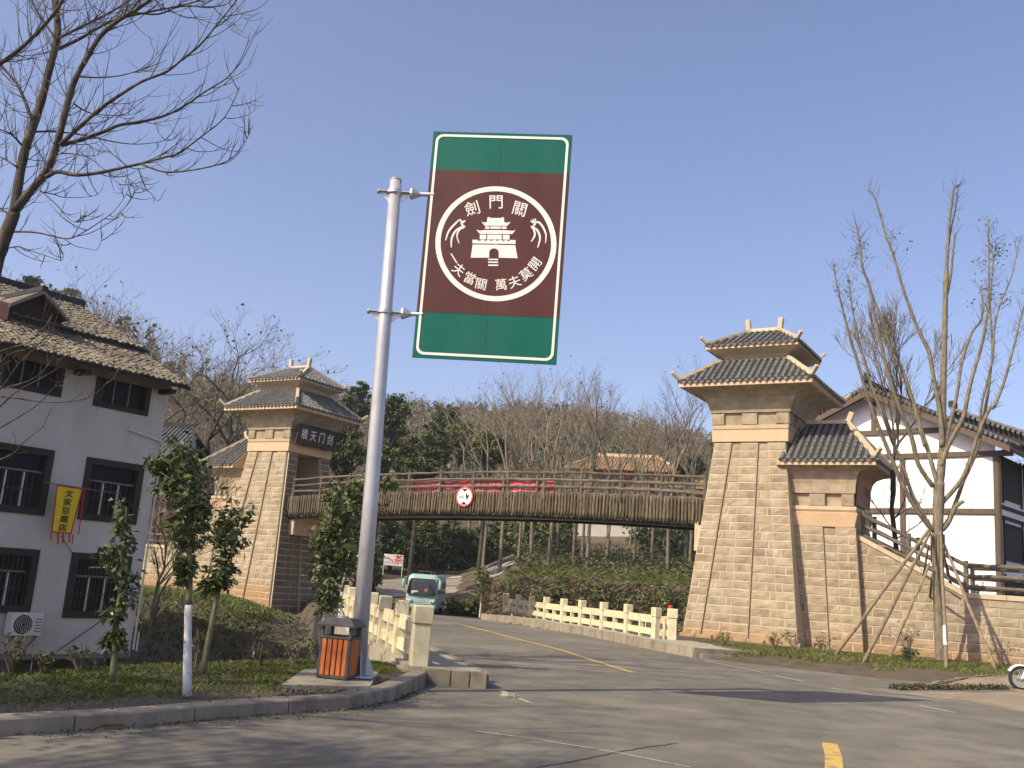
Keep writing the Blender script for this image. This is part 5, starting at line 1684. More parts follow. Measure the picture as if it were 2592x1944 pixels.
# ------------------------------------------------------------------ balustrades
def balustrade(label, posts, tag_, down=0.0):
    """posts: list of ground points; slab rails with a short stile between"""
    t = thing('balustrade', label, 'balustrade', (posts[0][0], posts[0][1], posts[0][2]), 0, 'cream stone balustrades of the road bridge')
    H = 1.0
    o = Vector(posts[0])
    for i, p in enumerate(posts):
        p = Vector(p) - o
        big = 1.28 if i == 0 else 1.0
        a = Vector(posts[min(i + 1, len(posts) - 1)]) - Vector(posts[max(i - 1, 0)])
        rz = math.atan2(a.y, a.x)
        mb = MB(); mb.bbox(p + Vector((0, 0, .34)), (.23 * big, .23 * big, .70), .012, rz=rz); ps = mb.build('post', M['rail_stone'], t)
        mb = MB(); mb.bbox(p + Vector((0, 0, .85)), (.27 * big, .27 * big, .31), .02, rz=rz); mb.build('post_cap', M['rail_stone'], ps)
    for p, q in zip(posts[:-1], posts[1:]):
        p, q = Vector(p) - o, Vector(q) - o
        d = (q - p); L = d.length; dn = d.normalized(); s = Vector((-dn.y, dn.x, 0)).normalized()
        a, b = p + dn * .09, q - dn * .09
        for z0, z1, w in ((.49, .74, .05), (.10, .31, .05)):
            mb = MB(); mb.hexa([a - s * w + Vector((0, 0, z0)), a + s * w + Vector((0, 0, z0)), b + s * w + Vector((0, 0, z0)), b - s * w + Vector((0, 0, z0)),
                               a - s * w * .9 + Vector((0, 0, z1)), a + s * w * .9 + Vector((0, 0, z1)), b + s * w * .9 + Vector((0, 0, z1)), b - s * w * .9 + Vector((0, 0, z1))])
            mb.build('rail', M['rail_stone'], t)
        m = (p + q) / 2
        rz = math.atan2(dn.y, dn.x)
        mb = MB(); mb.bbox(m + Vector((0, 0, .34)), (.085, .17, .70), .008, rz=rz); mb.build('stile', M['rail_stone'], t)
    return t
lp = []
y = 15.70 * K
while y < 36 * K:
    lp.append((float(x_balL(y)), y, float(z_road(y)) + .24 * K)); y += 2.12 * K
balustrade('cream stone balustrade on the left of the road, beside the litter bin', lp, 'l')
rpx = [(1897, 1088), (1775, 1078), (1565, 1040), (1383, 1010), (1222, 985), (1085, 965), (955, 940), (845, 917), (745, 900), (652, 885)]
rp = []
for i, q in enumerate(rpx):
    p = onz(*C6(q[0] + 20, q[1]), .24 * K)
    t = max(0, (p[1] - 36) / 12)
    s = 1 + .11 * min(t, 1.3)                        # the road falls away beyond the bridge
    p = CAM + (p - CAM) * s
    rp.append((p[0], p[1], p[2]))
# drop the two far posts onto the walk
balustrade('cream stone balustrade on the right of the road, below the right tower', rp, 'r')
# wall under the left balustrade
rw = thing('retaining_wall', 'stained concrete wall under the left balustrade above the gully', 'wall', (0, 0, 0))
yq = list(np.arange(15.45 * K, 37 * K, 2.0))
for a, b in zip(yq[:-1], yq[1:]):
    mb = MB(); xa, xb = float(x_balL(a)), float(x_balL(b)); za, zb = float(z_road(a)) + .20, float(z_road(b)) + .20
    mb.hexa([(xa - .28, a + .01, -3.4), (xa + .3, a + .01, -3.4), (xb + .3, b - .01, -3.4), (xb - .28, b - .01, -3.4), (xa - .28, a + .01, za), (xa + .3, a + .01, za), (xb + .3, b - .01, zb), (xb - .28, b - .01, zb)])
    mb.build('wall_panel', M['concrete'], rw)

# ------------------------------------------------------------------ coach
bz = -.60
bg = onz(*(920 + 1155 / 7.9, 1400 + 1150 / 7.9), bz)
by_ = 57.2 * K
bx_ = float(ony(920 + 1150 / 7.9, 1400 + 900 / 7.9, by_)[0])
bus = thing('coach', 'pale teal small coach driving towards the viewer behind the balustrade', 'coach', (bx_, by_, float(z_road(by_))), math.radians(-2))
bw, bh, bl = 1.02, 2.5, 6.4
def sect(y, w, z0, z1, r, top=1.0):
    pts = []
    for cx, cz, a0 in ((w - .12, z0 + .12, -90), (w * top - r, z1 - r, 0), (-w * top + r, z1 - r, 90), (-w + .12, z0 + .12, 180)):
        rr = .12 if a0 in (-90, 180) else r
        for k in range(5):
            a = math.radians(a0 + 22.5 * k)
            pts.append((cx + rr * math.cos(a), y, cz + rr * math.sin(a)))
    return pts
mb = MB()
def bent(y, dy_top, *a, **k): return [(p[0], p[1] + dy_top * max(0, (p[2] - 1.15)) ** 1.3 + .10 * (abs(p[0]) / bw) ** 3, p[2]) for p in sect(y, *a, **k)]
mb.loft([bent(-.06, .20, .90, .42, 2.20, .3, .9), bent(-.02, .20, .99, .36, 2.36, .3, .93), bent(.12, .20, bw, .32, 2.44, .28, .94), sect(.9, bw, .32, 2.48, .26, .95), sect(bl - .3, bw, .32, 2.48, .26, .95), sect(bl, bw - .06, .4, 2.40, .26, .95)])
body = mb.build('body', M['bus_paint'], bus, smooth=False)
mb = MB()
W0 = [( -.86, -.055, 1.22), (.86, -.055, 1.22)]
def wsy(x, z): return -.075 + .20 * max(0, z - 1.15) ** 1.3 + .10 * (abs(x) / bw) ** 3 - .02
cols = np.linspace(-1, 1, 9)
rows_ = [(1.20, .90), (1.34, .93), (1.95, .86), (2.14, .80), (2.20, .72)]
for (za, wa_), (zb, wb2) in zip(rows_[:-1], rows_[1:]):
    for c0, c1 in zip(cols[:-1], cols[1:]):
        mb.poly([(c0 * wa_, wsy(c0 * wa_, za), za), (c1 * wa_, wsy(c1 * wa_, za), za), (c1 * wb2, wsy(c1 * wb2, zb), zb), (c0 * wb2, wsy(c0 * wb2, zb), zb)])
mb.build('windscreen', M['bus_glass'], bus, smooth=True)
for sx in (-1, 1):
    for a, b in ((.62, 1.5), (1.56, 2.5), (2.56, 3.5), (3.56, 4.5), (4.56, 5.6)):
        mb = MB(); mb.b6(sx * (bw - .035), sx * (bw + .006), a, b, 1.28, 2.05); mb.build('side_window', M['bus_glass'], bus)
    mb = MB(); mb.bbox((sx * .74, -.04, .80), (.34, .10, .16), .04); hl_ = mb.build('headlight', M['lamp_glass'], bus)
    for q in (-.08, .08):
        mb = MB(); mb.lathe([(0, .01), (.05, .006), (.06, 0)], (sx * .74 + q, -.095, .80), 12, Rf); mb.build('lamp', M['steel'], hl_)
    mb = MB(); mb.bbox((sx * .55, -.05, .52), (.18, .08, .08), .02); mb.build('fog_lamp', M['lamp_glass'], bus)
    mb = MB(); mb.tube([(sx * .86, .1, 2.30), (sx * 1.08, -.16, 2.22), (sx * 1.16, -.24, 2.05)], .025, 6); mr_ = mb.build('mirror_arm', M['bus_paint'], bus)
    mb = MB(); mb.loft([[(sx * 1.16 + .105 * s_ * math.cos(a) , -.24 + .07 * s_ * math.sin(a), z) for a in np.linspace(0, 2 * math.pi, 11)[:-1]] for z, s_ in ((2.12, .5), (2.06, .9), (1.85, 1.0), (1.62, .95), (1.54, .5))]); mb.build('mirror', M['bus_paint'], mr_, smooth=True)
    for yy_ in (1.15, 4.7):
        Ry = Matrix.Rotation(math.pi / 2, 3, 'Y')
        mb = MB(); mb.lathe([(.22, -.11), (.34, -.11), (.37, -.08), (.37, .08), (.34, .11), (.22, .11)], (sx * (bw - .12), yy_, .37), 20, Ry); wh_ = mb.build('wheel', M['rubber'], bus)
        mb = MB(); mb.lathe([(0, .07), (.08, .09), (.2, .05), (.22, .1)] if sx > 0 else [(0, -.07), (.08, -.09), (.2, -.05), (.22, -.1)], (sx * (bw - .12), yy_, .37), 16, Ry); mb.build('rim', M['steel'], wh_)
    mb = MB(); mb.tube([(sx * .15 + .1, -.13, 1.20), (sx * .5 + .12, -.12, 1.27)], .012, 5); mb.build('wiper', M['black'], bus)
mb = MB(); mb.bbox((0, -.05, .47), (1.86, .14, .22), .05); mb.build('bumper', M['bus_paint'], bus)
mb = MB(); mb.bbox((0, -.1, .74), (.9, .05, .07), .015); mb.build('grille', M['steel'], bus)
mb = MB(); mb.bbox((0, -.135, .46), (.44, .02, .12), .004); mb.build('number_plate', M['line_yellow'], bus)
mb = MB(); mb.tube([(.09 * math.cos(a), -.10, 1.0 + .06 * math.sin(a)) for a in np.linspace(0, 2 * math.pi, 17)], .008, 5, cap=False); mb.build('badge', M['steel'], bus)
mb = MB()
for x in (-.45, .45): mb.tube([(x, .9, 2.66), (x, 3.4, 2.66)], .025, 6)
for y in (.9, 1.7, 2.5, 3.4): mb.tube([(-.45, y, 2.66), (.45, y, 2.66)], .022, 6)
for x in (-.4, .4):
    for y in (1.1, 3.2): mb.tube([(x, y, 2.46), (x, y, 2.66)], .022, 6)
mb.build('roof_rack', M['rail'], bus)
mb = MB(); mb.bbox((-.42, -.06, 1.33), (.42, .012, .2), .003); mb.build('dashboard_card', M['pale_mark'], bus)
mb = MB(); mb.lathe([(0, .012), (.11, .012), (.11, 0)], (.28, -.045, 1.50), 16, Rf); mb.build('round_sticker', M['pink_cloth'], bus)

# ------------------------------------------------------------------ motorcycle at the right edge
mw = onz(2585, 1748, 0)
moto = thing('motorcycle', 'white motorcycle parked on the road edge at the far right', 'motorcycle', (mw[0], mw[1], 0), math.radians(-8))
Rw = Matrix.Rotation(math.pi / 2, 3, 'X')
RW = .30
def wheel(x):
    mb = MB(); mb.lathe([(RW - .075, -.035), (RW - .02, -.05), (RW, -.025), (RW, .025), (RW - .02, .05), (RW - .075, .035)], (x, 0, RW), 32, Rw); w = mb.build('wheel', M['rubber'], moto, smooth=True)
    mb = MB(); mb.lathe([(RW - .095, -.03), (RW - .073, -.036), (RW - .073, .036), (RW - .095, .03), (RW - .095, -.03)], (x, 0, RW), 32, Rw); mb.build('rim', M['steel'], w)
    for k in range(5):
        a = k * 2 * math.pi / 5 + .3
        mb = MB(); mb.tube([(x + .03 * math.cos(a), -.01, RW + .03 * math.sin(a)), (x + .21 * math.cos(a + .25), -.012, RW + .21 * math.sin(a + .25))], .016, 5); mb.build('spoke', M['steel'], w)
    mb = MB(); mb.lathe([(0, -.04), (.11, -.04), (.11, -.034), (.04, -.034), (.04, .05), (0, .05)], (x, 0, RW), 20, Rw); mb.build('brake_disc', M['steel'], w)
wheel(0); wheel(1.28)
mb = MB()
ang = np.linspace(math.radians(150), math.radians(35), 9)
mb.loft([[(0 + r_ * math.cos(a), w_, RW + r_ * math.sin(a)) for r_, w_ in ((RW + .02, -.07), (RW + .045, -.05), (RW + .05, .05), (RW + .02, .07))] for a in ang], closed=False, cap=False); mb.build('mudguard', M['white_paint'], moto)
for s_ in (-1, 1):
    mb = MB(); mb.tube([(0, s_ * .085, RW), (.16, s_ * .085, RW + .4), (.28, s_ * .085, RW + .68)], [.028, .028, .022], 8); mb.build('fork', M['white_paint'] if s_ < 0 else M['steel'], moto)
mb = MB(); mb.loft([[(x, w_ * c, z + h_ * s_) for c, s_ in ((-1, -.4), (-.8, .6), (0, 1), (.8, .6), (1, -.4), (0, -.8))] for x, w_, h_, z in ((.34, .05, .05, .90), (.42, .13, .12, .88), (.62, .14, .13, .88), (.78, .08, .08, .82))]); mb.build('fuel_tank', M['white_paint'], moto, smooth=True)
mb = MB(); mb.loft([[(x, w_ * c, z + h_ * s_) for c, s_ in ((-1, -.5), (-1, .5), (-.6, 1), (.6, 1), (1, .5), (1, -.5))] for x, w_, h_, z in ((.76, .08, .05, .80), (.95, .13, .05, .80), (1.3, .13, .05, .84), (1.48, .08, .03, .88))]); mb.build('seat', M['black'], moto)
mb = MB(); mb.bbox((.58, 0, .48), (.36, .26, .34), .05); mb.tube([(.3, 0, .85), (.4, 0, .35), (.9, 0, .3), (1.1, 0, .75), (.3, 0, .85)], .022, 6); mb.build('engine', M['dark_steel'], moto)
mb = MB(); mb.tube([(.30, -.36, 1.05), (.30, -.12, 1.0), (.26, 0, .98), (.30, .12, 1.0), (.30, .36, 1.05)], .015, 6); mb.build('handlebar', M['black'], moto)
mb = MB(); mb.lathe([(0, 0), (.09, .0), (.10, -.04), (.05, -.14), (0, -.15)], (.16, 0, .88), 16, Matrix.Rotation(-math.pi / 2, 3, 'Y')); mb.build('headlight', M['lamp_glass'], moto)
mb = MB(); mb.tube([(.6, .14, .38), (.8, .16, .26), (1.5, .17, .36)], [.025, .03, .045], 8); mb.build('exhaust', M['steel'], moto)
mb = MB(); mb.tube([(.9, .0, .3), (1.28, .07, RW)], .03, 6); mb.tube([(.72, -.1, .34), (.6, -.3, .02)], .014, 5); mb.build('swing_arm', M['dark_steel'], moto)

# ------------------------------------------------------------------ tea sign, small red markers
ts = ony(993, 1452, 82)
tea = thing('tea_sign', 'white board with red tea character and arrow on two posts by the gravel track', 'sign', (ts[0], ts[1], gz(ts[0], ts[1])), math.radians(4))
zb0 = float(ony(993, 1432, 82)[2]) - gz(ts[0], ts[1]); zb1 = float(ony(993, 1403, 82)[2]) - gz(ts[0], ts[1])
hw = .80
mb = MB(); mb.bbox((0, 0, (zb0 + zb1) / 2), (2 * hw, .04, zb1 - zb0), .006); bd = mb.build('board', M['white_paint'], tea)
for sx in (-1, 1):
    mb = MB(); mb.tube([(sx * (hw - .02), .03, -.2), (sx * (hw - .02), .03, zb1)], .035, 8); mb.build('post', M['white_paint'], tea)
zm = (zb0 + zb1) / 2
text_part('茶', .82, M['red_paint'], bd, (.42, -.026, zm), (1, 0, 0), (0, 0, 1), depth=.003, bold=.008)
strokes(bd, [[(-.55, .17), (-.3, .06), (0, -.12)]], .06, lambda x, z: (x, -.024, zm + z), (0, -.004, 0), M['red_paint'], 'arrow', taper=False)
mb = MB(); mb.prism([(-.62, -.024, zm + .22), (-.42, -.024, zm + .19), (-.52, -.024, zm + .06)], (0, -.004, 0)); mb.build('arrow', M['red_paint'], bd)
for i in range(4):
    mb = MB(); mb.prism([(-.6 + .16 * i, -.024, zm - .22), (-.53 + .16 * i, -.024, zm - .22), (-.53 + .16 * i, -.024, zm - .16), (-.6 + .16 * i, -.024, zm - .16)], (0, -.003, 0)); mb.build('small_mark', M['red_paint'], bd)
for (px, py, Y, lab) in ((919, 1496, 44, 'small red marker post just behind the left balustrade beside the silver pole'), (1697, 1545, 52, 'small red marker post behind the near end of the right balustrade')):
    p = ony(px, py, Y)
    p0 = (p[0], p[1], gz(p[0], p[1]))
    rm = thing('marker_post', lab, 'marker post', p0)
    mb = MB(); hh = float(ony(px, py - 14, Y)[2]) - p0[2]
    mb.lathe([(0, 0), (.13, 0), (.13, hh * .93), (.1, hh * .98), (0, hh)], (0, 0, 0), 12); mb.build('post', M['red_paint'], rm)
    mb = MB(); mb.lathe([(.132, hh * .6), (.134, hh * .6), (.134, hh * .7), (.132, hh * .7)], (0, 0, 0), 12); mb.build('band', M['white_paint'], rm)
# ------------------------------------------------------------------ vegetation helpers
def leaf_arrays(C, size, rg, droop=.25, aspect=.42, bend=.18):
    """one folded leaf (a bent quad) per centre"""
    n = len(C)
    az_ = rg.uniform(0, 2 * np.pi, n); el = rg.normal(-droop, .55, n)
    d = np.stack([np.cos(az_) * np.cos(el), np.sin(az_) * np.cos(el), np.sin(el)], 1)
    r = rg.normal(size=(n, 3)); s = np.cross(d, r); s /= np.linalg.norm(s, axis=1)[:, None] + 1e-9
    nn = np.cross(s, d)
    L = (size * rg.uniform(.6, 1.3, n))[:, None]
    a = C; tip = C + d * L - np.array([0, 0, 1.0]) * L * .12
    mid = C + d * L * .5 + nn * L * bend * .4
    l = mid + s * L * aspect * .5; rr = mid - s * L * aspect * .5
    v = np.stack([a, l, tip, rr], 1).reshape(-1, 3)
    q = np.arange(4 * n).reshape(-1, 4)
    return v, q
def leaves_obj(name, C, size, mats, parent, rg, world=True, weights=None, **kw):
    v, q = leaf_arrays(np.asarray(C, float), size, rg, **kw)
    n = len(q)
    idx = rg.choice(len(mats), n, p=weights)
    return obj(name, array_mesh(name, v, q, mats, idx), None, parent, world)

def young_tree(label, base, trunk_pts, r0, blobs, nleaf, seed, lime=None, barkm='green_bark', leafsz=.13, mats=('leaf', 'leaf_light'), wts=(.82, .18), group='young evergreen trees planted on the verge'):
    """trunk_pts world points; blobs: (centre, radii) ellipsoids holding the leaf clusters"""
    rg = np.random.default_rng(seed); random.seed(seed)
    t = thing('young_tree', label, 'tree', base, 0, group)
    pts = smooth_path([np.array(p) for p in trunk_pts], 4)
    n = len(pts)
    L = [0]
    for a, b in zip(pts[:-1], pts[1:]): L.append(L[-1] + float(np.linalg.norm(b - a)))
    rr = [r0 * (1.12 - .75 * l / L[-1]) * rg.uniform(.95, 1.06) for l in L]
    if lime:
        k = next(i for i, l in enumerate(L) if pts[i][2] - pts[0][2] > lime)
        mb = MB(); mb.tube(pts[:k + 1], rr[:k + 1], 10); tr = mb.build('trunk', M['lime_bark'], t, world=True, smooth=True)
        mb = MB(); mb.tube(pts[k:], rr[k:], 9)
    else:
        k = 0; tr = None
        mb = MB(); mb.tube(pts, rr, 10)
    C = []
    top = pts[-1]
    per = int(nleaf * .78) // len(blobs)
    for (c, rad) in blobs:
        c = np.array(c); rad = np.array(rad)
        anchors = [p for p in pts[n // 3:]]
        ncl = max(8, per // 15)
        for _ in range(ncl):
            d = rg.normal(size=3); d /= np.linalg.norm(d)
            p = c + d * rad * rg.uniform(.3, 1.18) ** .7
            a = min(anchors, key=lambda q: np.linalg.norm(q - p) + max(0, q[2] - p[2]) * 1.5)
            m = (a + p) / 2 + np.array([0, 0, -.08])
            mb.tube([a, m, p], [.012, .009, .004], 4)
            k_n = per // ncl
            tt = rg.uniform(.45, 1.08, k_n)[:, None]
            C.append(a * (1 - tt) ** 2 + 2 * m * tt * (1 - tt) + p * tt ** 2 + rg.normal(0, .07, (k_n, 3)) * (np.linalg.norm(rad) / .6))
    mb.build('limbs' if lime else 'trunk', M[barkm], t, world=True, smooth=True)
    leaves_obj('crown', np.concatenate(C), leafsz, [M[m] for m in mats], t, rg, weights=list(wts))
    return t
def wpx(px, py, Y, dx=0, dy=0): 
    p = ony(px, py, Y + dy); return p + np.array([dx, 0, 0])
def blob(px, py, Y, rx, ry, depth=None):
    """ellipsoid from picture extents at distance Y"""
    c = ony(px, py, Y); s = Y / F
    return (c, (rx * s, (depth if depth else rx * s * .9), ry * s))
b = onz(285, 1726, .19)
young_tree('slim leafy young tree with brown trunk in front of the white house', b, [b, wpx(297, 1560, b[1]), wpx(312, 1440, b[1], dy=.1), wpx(322, 1330, b[1])], .038,
           [blob(312, 1310, b[1], 38, 50), blob(325, 1385, b[1], 42, 45), blob(275, 1395, b[1], 25, 28), blob(300, 1455, b[1], 45, 40), blob(322, 1500, b[1], 30, 40), blob(295, 1540, b[1], 32, 25), blob(268, 1630, b[1], 14, 20), blob(306, 1625, b[1], 12, 25)], 1050, 1, leafsz=.115)
b = onz(474, 1762, .17)
young_tree('taller young tree with whitewashed lower trunk and dark crown, in front of the left ramp', b, [b, wpx(476, 1560, b[1]), wpx(480, 1470, b[1]), wpx(477, 1330, b[1]), wpx(470, 1180, b[1])], .05,
           [blob(470, 1140, b[1], 75, 55), blob(420, 1215, b[1], 45, 50), blob(490, 1210, b[1], 60, 60), blob(475, 1270, b[1], 60, 45), blob(455, 1330, b[1], 38, 50), blob(505, 1320, b[1], 35, 50), blob(385, 1170, b[1], 20, 15), blob(470, 1400, b[1], 30, 40), blob(462, 1440, b[1], 18, 30)], 2300, 2, lime=float(wpx(476, 1552, b[1])[2] - .17), leafsz=.12, wts=(.9, .1))
b = onz(513, 1704, .2)
young_tree('young tree with slanting yellowish trunk between the whitewashed tree and the left tower', b, [b, wpx(532, 1600, b[1]), wpx(552, 1500, b[1]), wpx(566, 1420, b[1], dy=.1), wpx(590, 1330, b[1])], .044,
           [blob(590, 1285, b[1], 52, 35), blob(545, 1330, b[1], 35, 40), blob(600, 1340, b[1], 42, 45), blob(570, 1390, b[1], 35, 40), blob(545, 1450, b[1], 25, 30), blob(580, 1440, b[1], 22, 25), blob(528, 1480, b[1], 12, 12)], 1150, 3, leafsz=.125, mats=('leaf', 'leaf_light'), wts=(.72, .28))
b = onz(813, 1676, .2)
young_tree('bushy young tree with whitewashed trunk, left of the silver pole', b, [b, wpx(822, 1560, b[1]), wpx(830, 1480, b[1]), wpx(840, 1350, b[1])], .046,
           [blob(845, 1300, b[1], 40, 40), blob(835, 1370, b[1], 50, 50), blob(825, 1450, b[1], 42, 55), blob(880, 1390, b[1], 35, 50), blob(880, 1300, b[1], 30, 50), blob(830, 1520, b[1], 30, 28)], 2200, 4, lime=float(wpx(820, 1552, b[1])[2] - .2), leafsz=.13)
b = onz(846, 1668, .2) + np.array([.35, 1.2, 0])
Yb = b[1]
young_tree('taller bushy young tree directly behind the silver pole', b, [b, wpx(862, 1545, Yb), wpx(876, 1450, Yb), wpx(900, 1330, Yb), wpx(905, 1230, Yb)], .05,
           [blob(905, 1230, Yb, 45, 30), blob(880, 1310, Yb, 60, 60), blob(945, 1320, Yb, 45, 60), blob(920, 1390, Yb, 50, 40), blob(935, 1430, Yb, 22, 30), blob(985, 1225, Yb, 18, 25), blob(860, 1250, Yb, 40, 35)], 2300, 5, lime=1.05, leafsz=.135, wts=(.78, .22))

# ------------------------------------------------------------------ propped bare tree on the right
def px_stem(mb, pts, Y, r0, r1, dy0=0.0, dy1=0.0, sides=8, spurs=None, rg=None, start=None, twl=(.10, .28), pw=.85):
    P = []
    n = len(pts)
    for i, (x, y) in enumerate(pts):
        P.append(ony(x, y, Y + dy0 + (dy1 - dy0) * i / max(1, n - 1)))
    if start is not None: P = [start] + P
    S = smooth_path(P, 4)
    m = len(S)
    rr = [r0 + (r1 - r0) * (i / (m - 1)) ** pw for i in range(m)]
    if rg is not None: rr = [r * rg.uniform(.93, 1.08) for r in rr]
    mb.tube(S, rr, sides)
    if spurs is not None:
        for i in range(2, m):
            for _ in range(spurs[1] if isinstance(spurs, tuple) else 2):
                if rg.random() > .75: continue
                p = S[i - 1] + (S[i] - S[i - 1]) * rg.random()
                t = S[i] - S[i - 1]; t = t / np.linalg.norm(t)
                d = rg.normal(size=3); d -= t * (d @ t); d /= np.linalg.norm(d)
                L = rg.uniform(*twl) * (1 + 1.2 * (i / m))
                d = d * .8 + t * .5 + np.array([0, 0, .25])
                mid = p + d * L * .5
                (spurs[0] if isinstance(spurs, tuple) else mb).tube([p, mid, p + d * L + np.array([0, 0, .1 * L])], [.008, .006, .003], 3, cap=False)
    return S
rg = np.random.default_rng(31)
tb = onz(2383, 1676, .22); TY = tb[1]
rt = thing('propped_tree', 'large transplanted bare tree with many upright stems held by timber props', 'tree', tb)
trunk, tw = MB(), MB()
px_stem(trunk, [(2385, 1690), (2380, 1600), (2376, 1500), (2373, 1400), (2374, 1330), (2376, 1270), (2377, 1222)], TY, .195, .175, sides=14, rg=rg)
px_stem(trunk, [(2377, 1240), (2383, 1180), (2385, 1133), (2387, 1000), (2391, 842), (2395, 685)], TY, .15, .085, 0, .3, 10, (tw, 2), rg)
px_stem(trunk, [(2393, 740), (2401, 587), (2412, 489), (2418, 470)], TY, .07, .025, .3, .35, 7, (tw, 4), rg)
px_stem(trunk, [(2397, 745), (2406, 700), (2412, 640), (2418, 588)], TY, .05, .03, .3, .1, 7, (tw, 2), rg)
px_stem(trunk, [(2395, 700), (2404, 600), (2420, 520), (2426, 470)], TY, .035, .012, .35, .55, 6, (tw, 3), rg)
stems = [([(2362, 1232), (2325, 1176), (2308, 1109), (2284, 1050), (2262, 991), (2234, 889), (2215, 803), (2201, 724), (2183, 677), (2177, 618), (2167, 567)], .085, .015, -.9),
         ([(2372, 1225), (2352, 1150), (2336, 1100), (2316, 1030), (2285, 940), (2258, 889), (2242, 842), (2222, 783), (2199, 724)], .075, .02, .6),
         ([(2385, 1130), (2383, 1077), (2375, 1018), (2360, 940), (2352, 893), (2324, 834), (2301, 775), (2281, 716), (2262, 646), (2242, 595), (2218, 509), (2197, 477)], .085, .012, .5),
         ([(2366, 1345), (2348, 1328), (2309, 1272), (2279, 1215), (2249, 1142), (2222, 1076), (2195, 999), (2168, 908), (2148, 842), (2130, 771), (2119, 724), (2109, 669)], .09, .014, -.8),
         ([(2368, 1340), (2350, 1325), (2325, 1282), (2304, 1239), (2281, 1166), (2258, 1116), (2238, 1060), (2207, 979), (2187, 912), (2171, 846), (2160, 795), (2154, 756), (2148, 697)], .075, .012, .7),
         ([(2382, 1180), (2392, 1150), (2405, 1119), (2438, 1056), (2450, 999), (2465, 940), (2485, 873), (2497, 803), (2503, 760), (2503, 646), (2501, 552)], .09, .012, -.5),
         ([(2388, 1140), (2400, 1090), (2422, 999), (2434, 920), (2458, 846), (2481, 814), (2487, 787), (2485, 724)], .07, .014, .8),
         ([(2378, 1280), (2415, 1239), (2441, 1202), (2458, 1156), (2481, 1086), (2507, 1032), (2516, 1030), (2540, 971), (2563, 889), (2579, 822), (2594, 770)], .085, .016, -.4),
         ([(2380, 1340), (2398, 1322), (2418, 1275), (2441, 1212), (2461, 1169), (2480, 1110), (2497, 1018), (2507, 940), (2512, 881), (2509, 822), (2507, 771), (2515, 640)], .08, .012, .6),
         ([(2481, 1110), (2484, 1030), (2500, 960), (2513, 900), (2522, 800), (2560, 700), (2580, 610)], .05, .01, -.8),
         ([(2340, 1130), (2320, 1060), (2300, 1000), (2270, 900), (2240, 850)], .05, .012, 1.0)]
for pts, r0, r1, dd in stems:
    px_stem(trunk, pts, TY, r0 * .95, r1 * 1.5, 0, dd, 8, (tw, 4), rg, pw=1.35)
px_stem(trunk, [(2380, 1345), (2400, 1325), (2418, 1285), (2440, 1268)], TY, .085, .06, 0, -.4, 8, None, rg)
trunk.build('trunk', M['bark'], rt, world=True, smooth=True)
# finer side shoots
for (px, py, n, sp) in ((2170, 640, 26, 26), (2150, 740, 16, 22), (2245, 600, 14, 26), (2510, 640, 40, 30), (2505, 740, 34, 40), (2415, 520, 18, 18), (2250, 830, 20, 30), (2575, 830, 16, 25)):
    for _ in range(n):
        p = ony(px + rg.normal(0, sp * .5), py + rg.normal(0, sp * 1.5), TY + rg.normal(0, .25))
        d = np.array([rg.normal(0, .5), rg.normal(0, .4), rg.uniform(.3, 1.0)]); L = rg.uniform(.2, .55)
        tw.tube([p, p + d * L * .5 + rg.normal(0, .02, 3), p + d * L], [.009, .007, .003], 3, cap=False)
tw.build('twigs', M['twig'], rt, world=True)
C = []
for px, py, n, s in ((2172, 625, 36, 16), (2163, 655, 24, 14), (2108, 668, 8, 5), (2148, 720, 16, 9), (2165, 758, 16, 10), (2130, 742, 10, 10), (2238, 818, 40, 14), (2252, 830, 14, 8), (2520, 622, 90, 17), (2530, 650, 40, 14), (2505, 725, 46, 14), (2540, 752, 46, 14), (2478, 670, 20, 12), (2462, 768, 14, 9), (2465, 720, 12, 10), (2500, 560, 14, 10), (2575, 610, 10, 6), (2262, 600, 12, 12), (2270, 590, 8, 8), (2250, 640, 6, 8), (2585, 735, 8, 5), (2298, 622, 8, 8)):
    for _ in range(n):
        C.append(ony(px + rg.normal(0, s), py + rg.normal(0, s), TY + rg.normal(0, .25)))
lt_ = leaves_obj('leaf_tufts', C, .085, [M['leaf_light'], M['leaf_olive']], rt, rg, weights=[.7, .3], aspect=.7)
lt_['kind'] = 'stuff'
# bark splints round the trunk
wrap = MB()
for i in range(16):
    a = 2 * math.pi * i / 16
    c = ony(2373, 1352, TY); c2 = ony(2374, 1425 + rg.uniform(-12, 10), TY)
    d = np.array([math.cos(a), math.sin(a), 0]) * .215
    s_ = np.array([-math.sin(a), math.cos(a), 0]) * .03
    wrap.prism([c + d + s_, c + d - s_, c2 + d - s_, c2 + d + s_], tuple(d * .06))
wrap.build('bark_splints', M['prop_wood'], rt, world=True)
props = [((2110, 1662), (2352, 1340), .062, 'long timber prop leaning far to the left against the propped tree'), ((2184, 1680), (2355, 1345), .062, 'second timber prop from the left against the propped tree'),
         ((2249, 1672), (2352, 1425), .05, 'short pale timber prop left of the propped tree trunk'), ((2283, 1640), (2350, 1380), .042, 'thin timber prop behind the pale short one, left of the trunk'),
         ((2345, 1662), (2364, 1440), .05, 'dark prop close to the left side of the trunk'), ((2396, 1697), (2381, 1345), .058, 'upright prop with a pale band in front of the trunk'),
         ((2418, 1668), (2388, 1400), .055, 'pole in place of a prop shadow just right of the trunk'), ((2523, 1702), (2390, 1380), .055, 'reddish timber prop leaning to the right of the trunk')]  # the pole just right of the trunk stands in for a cast shadow
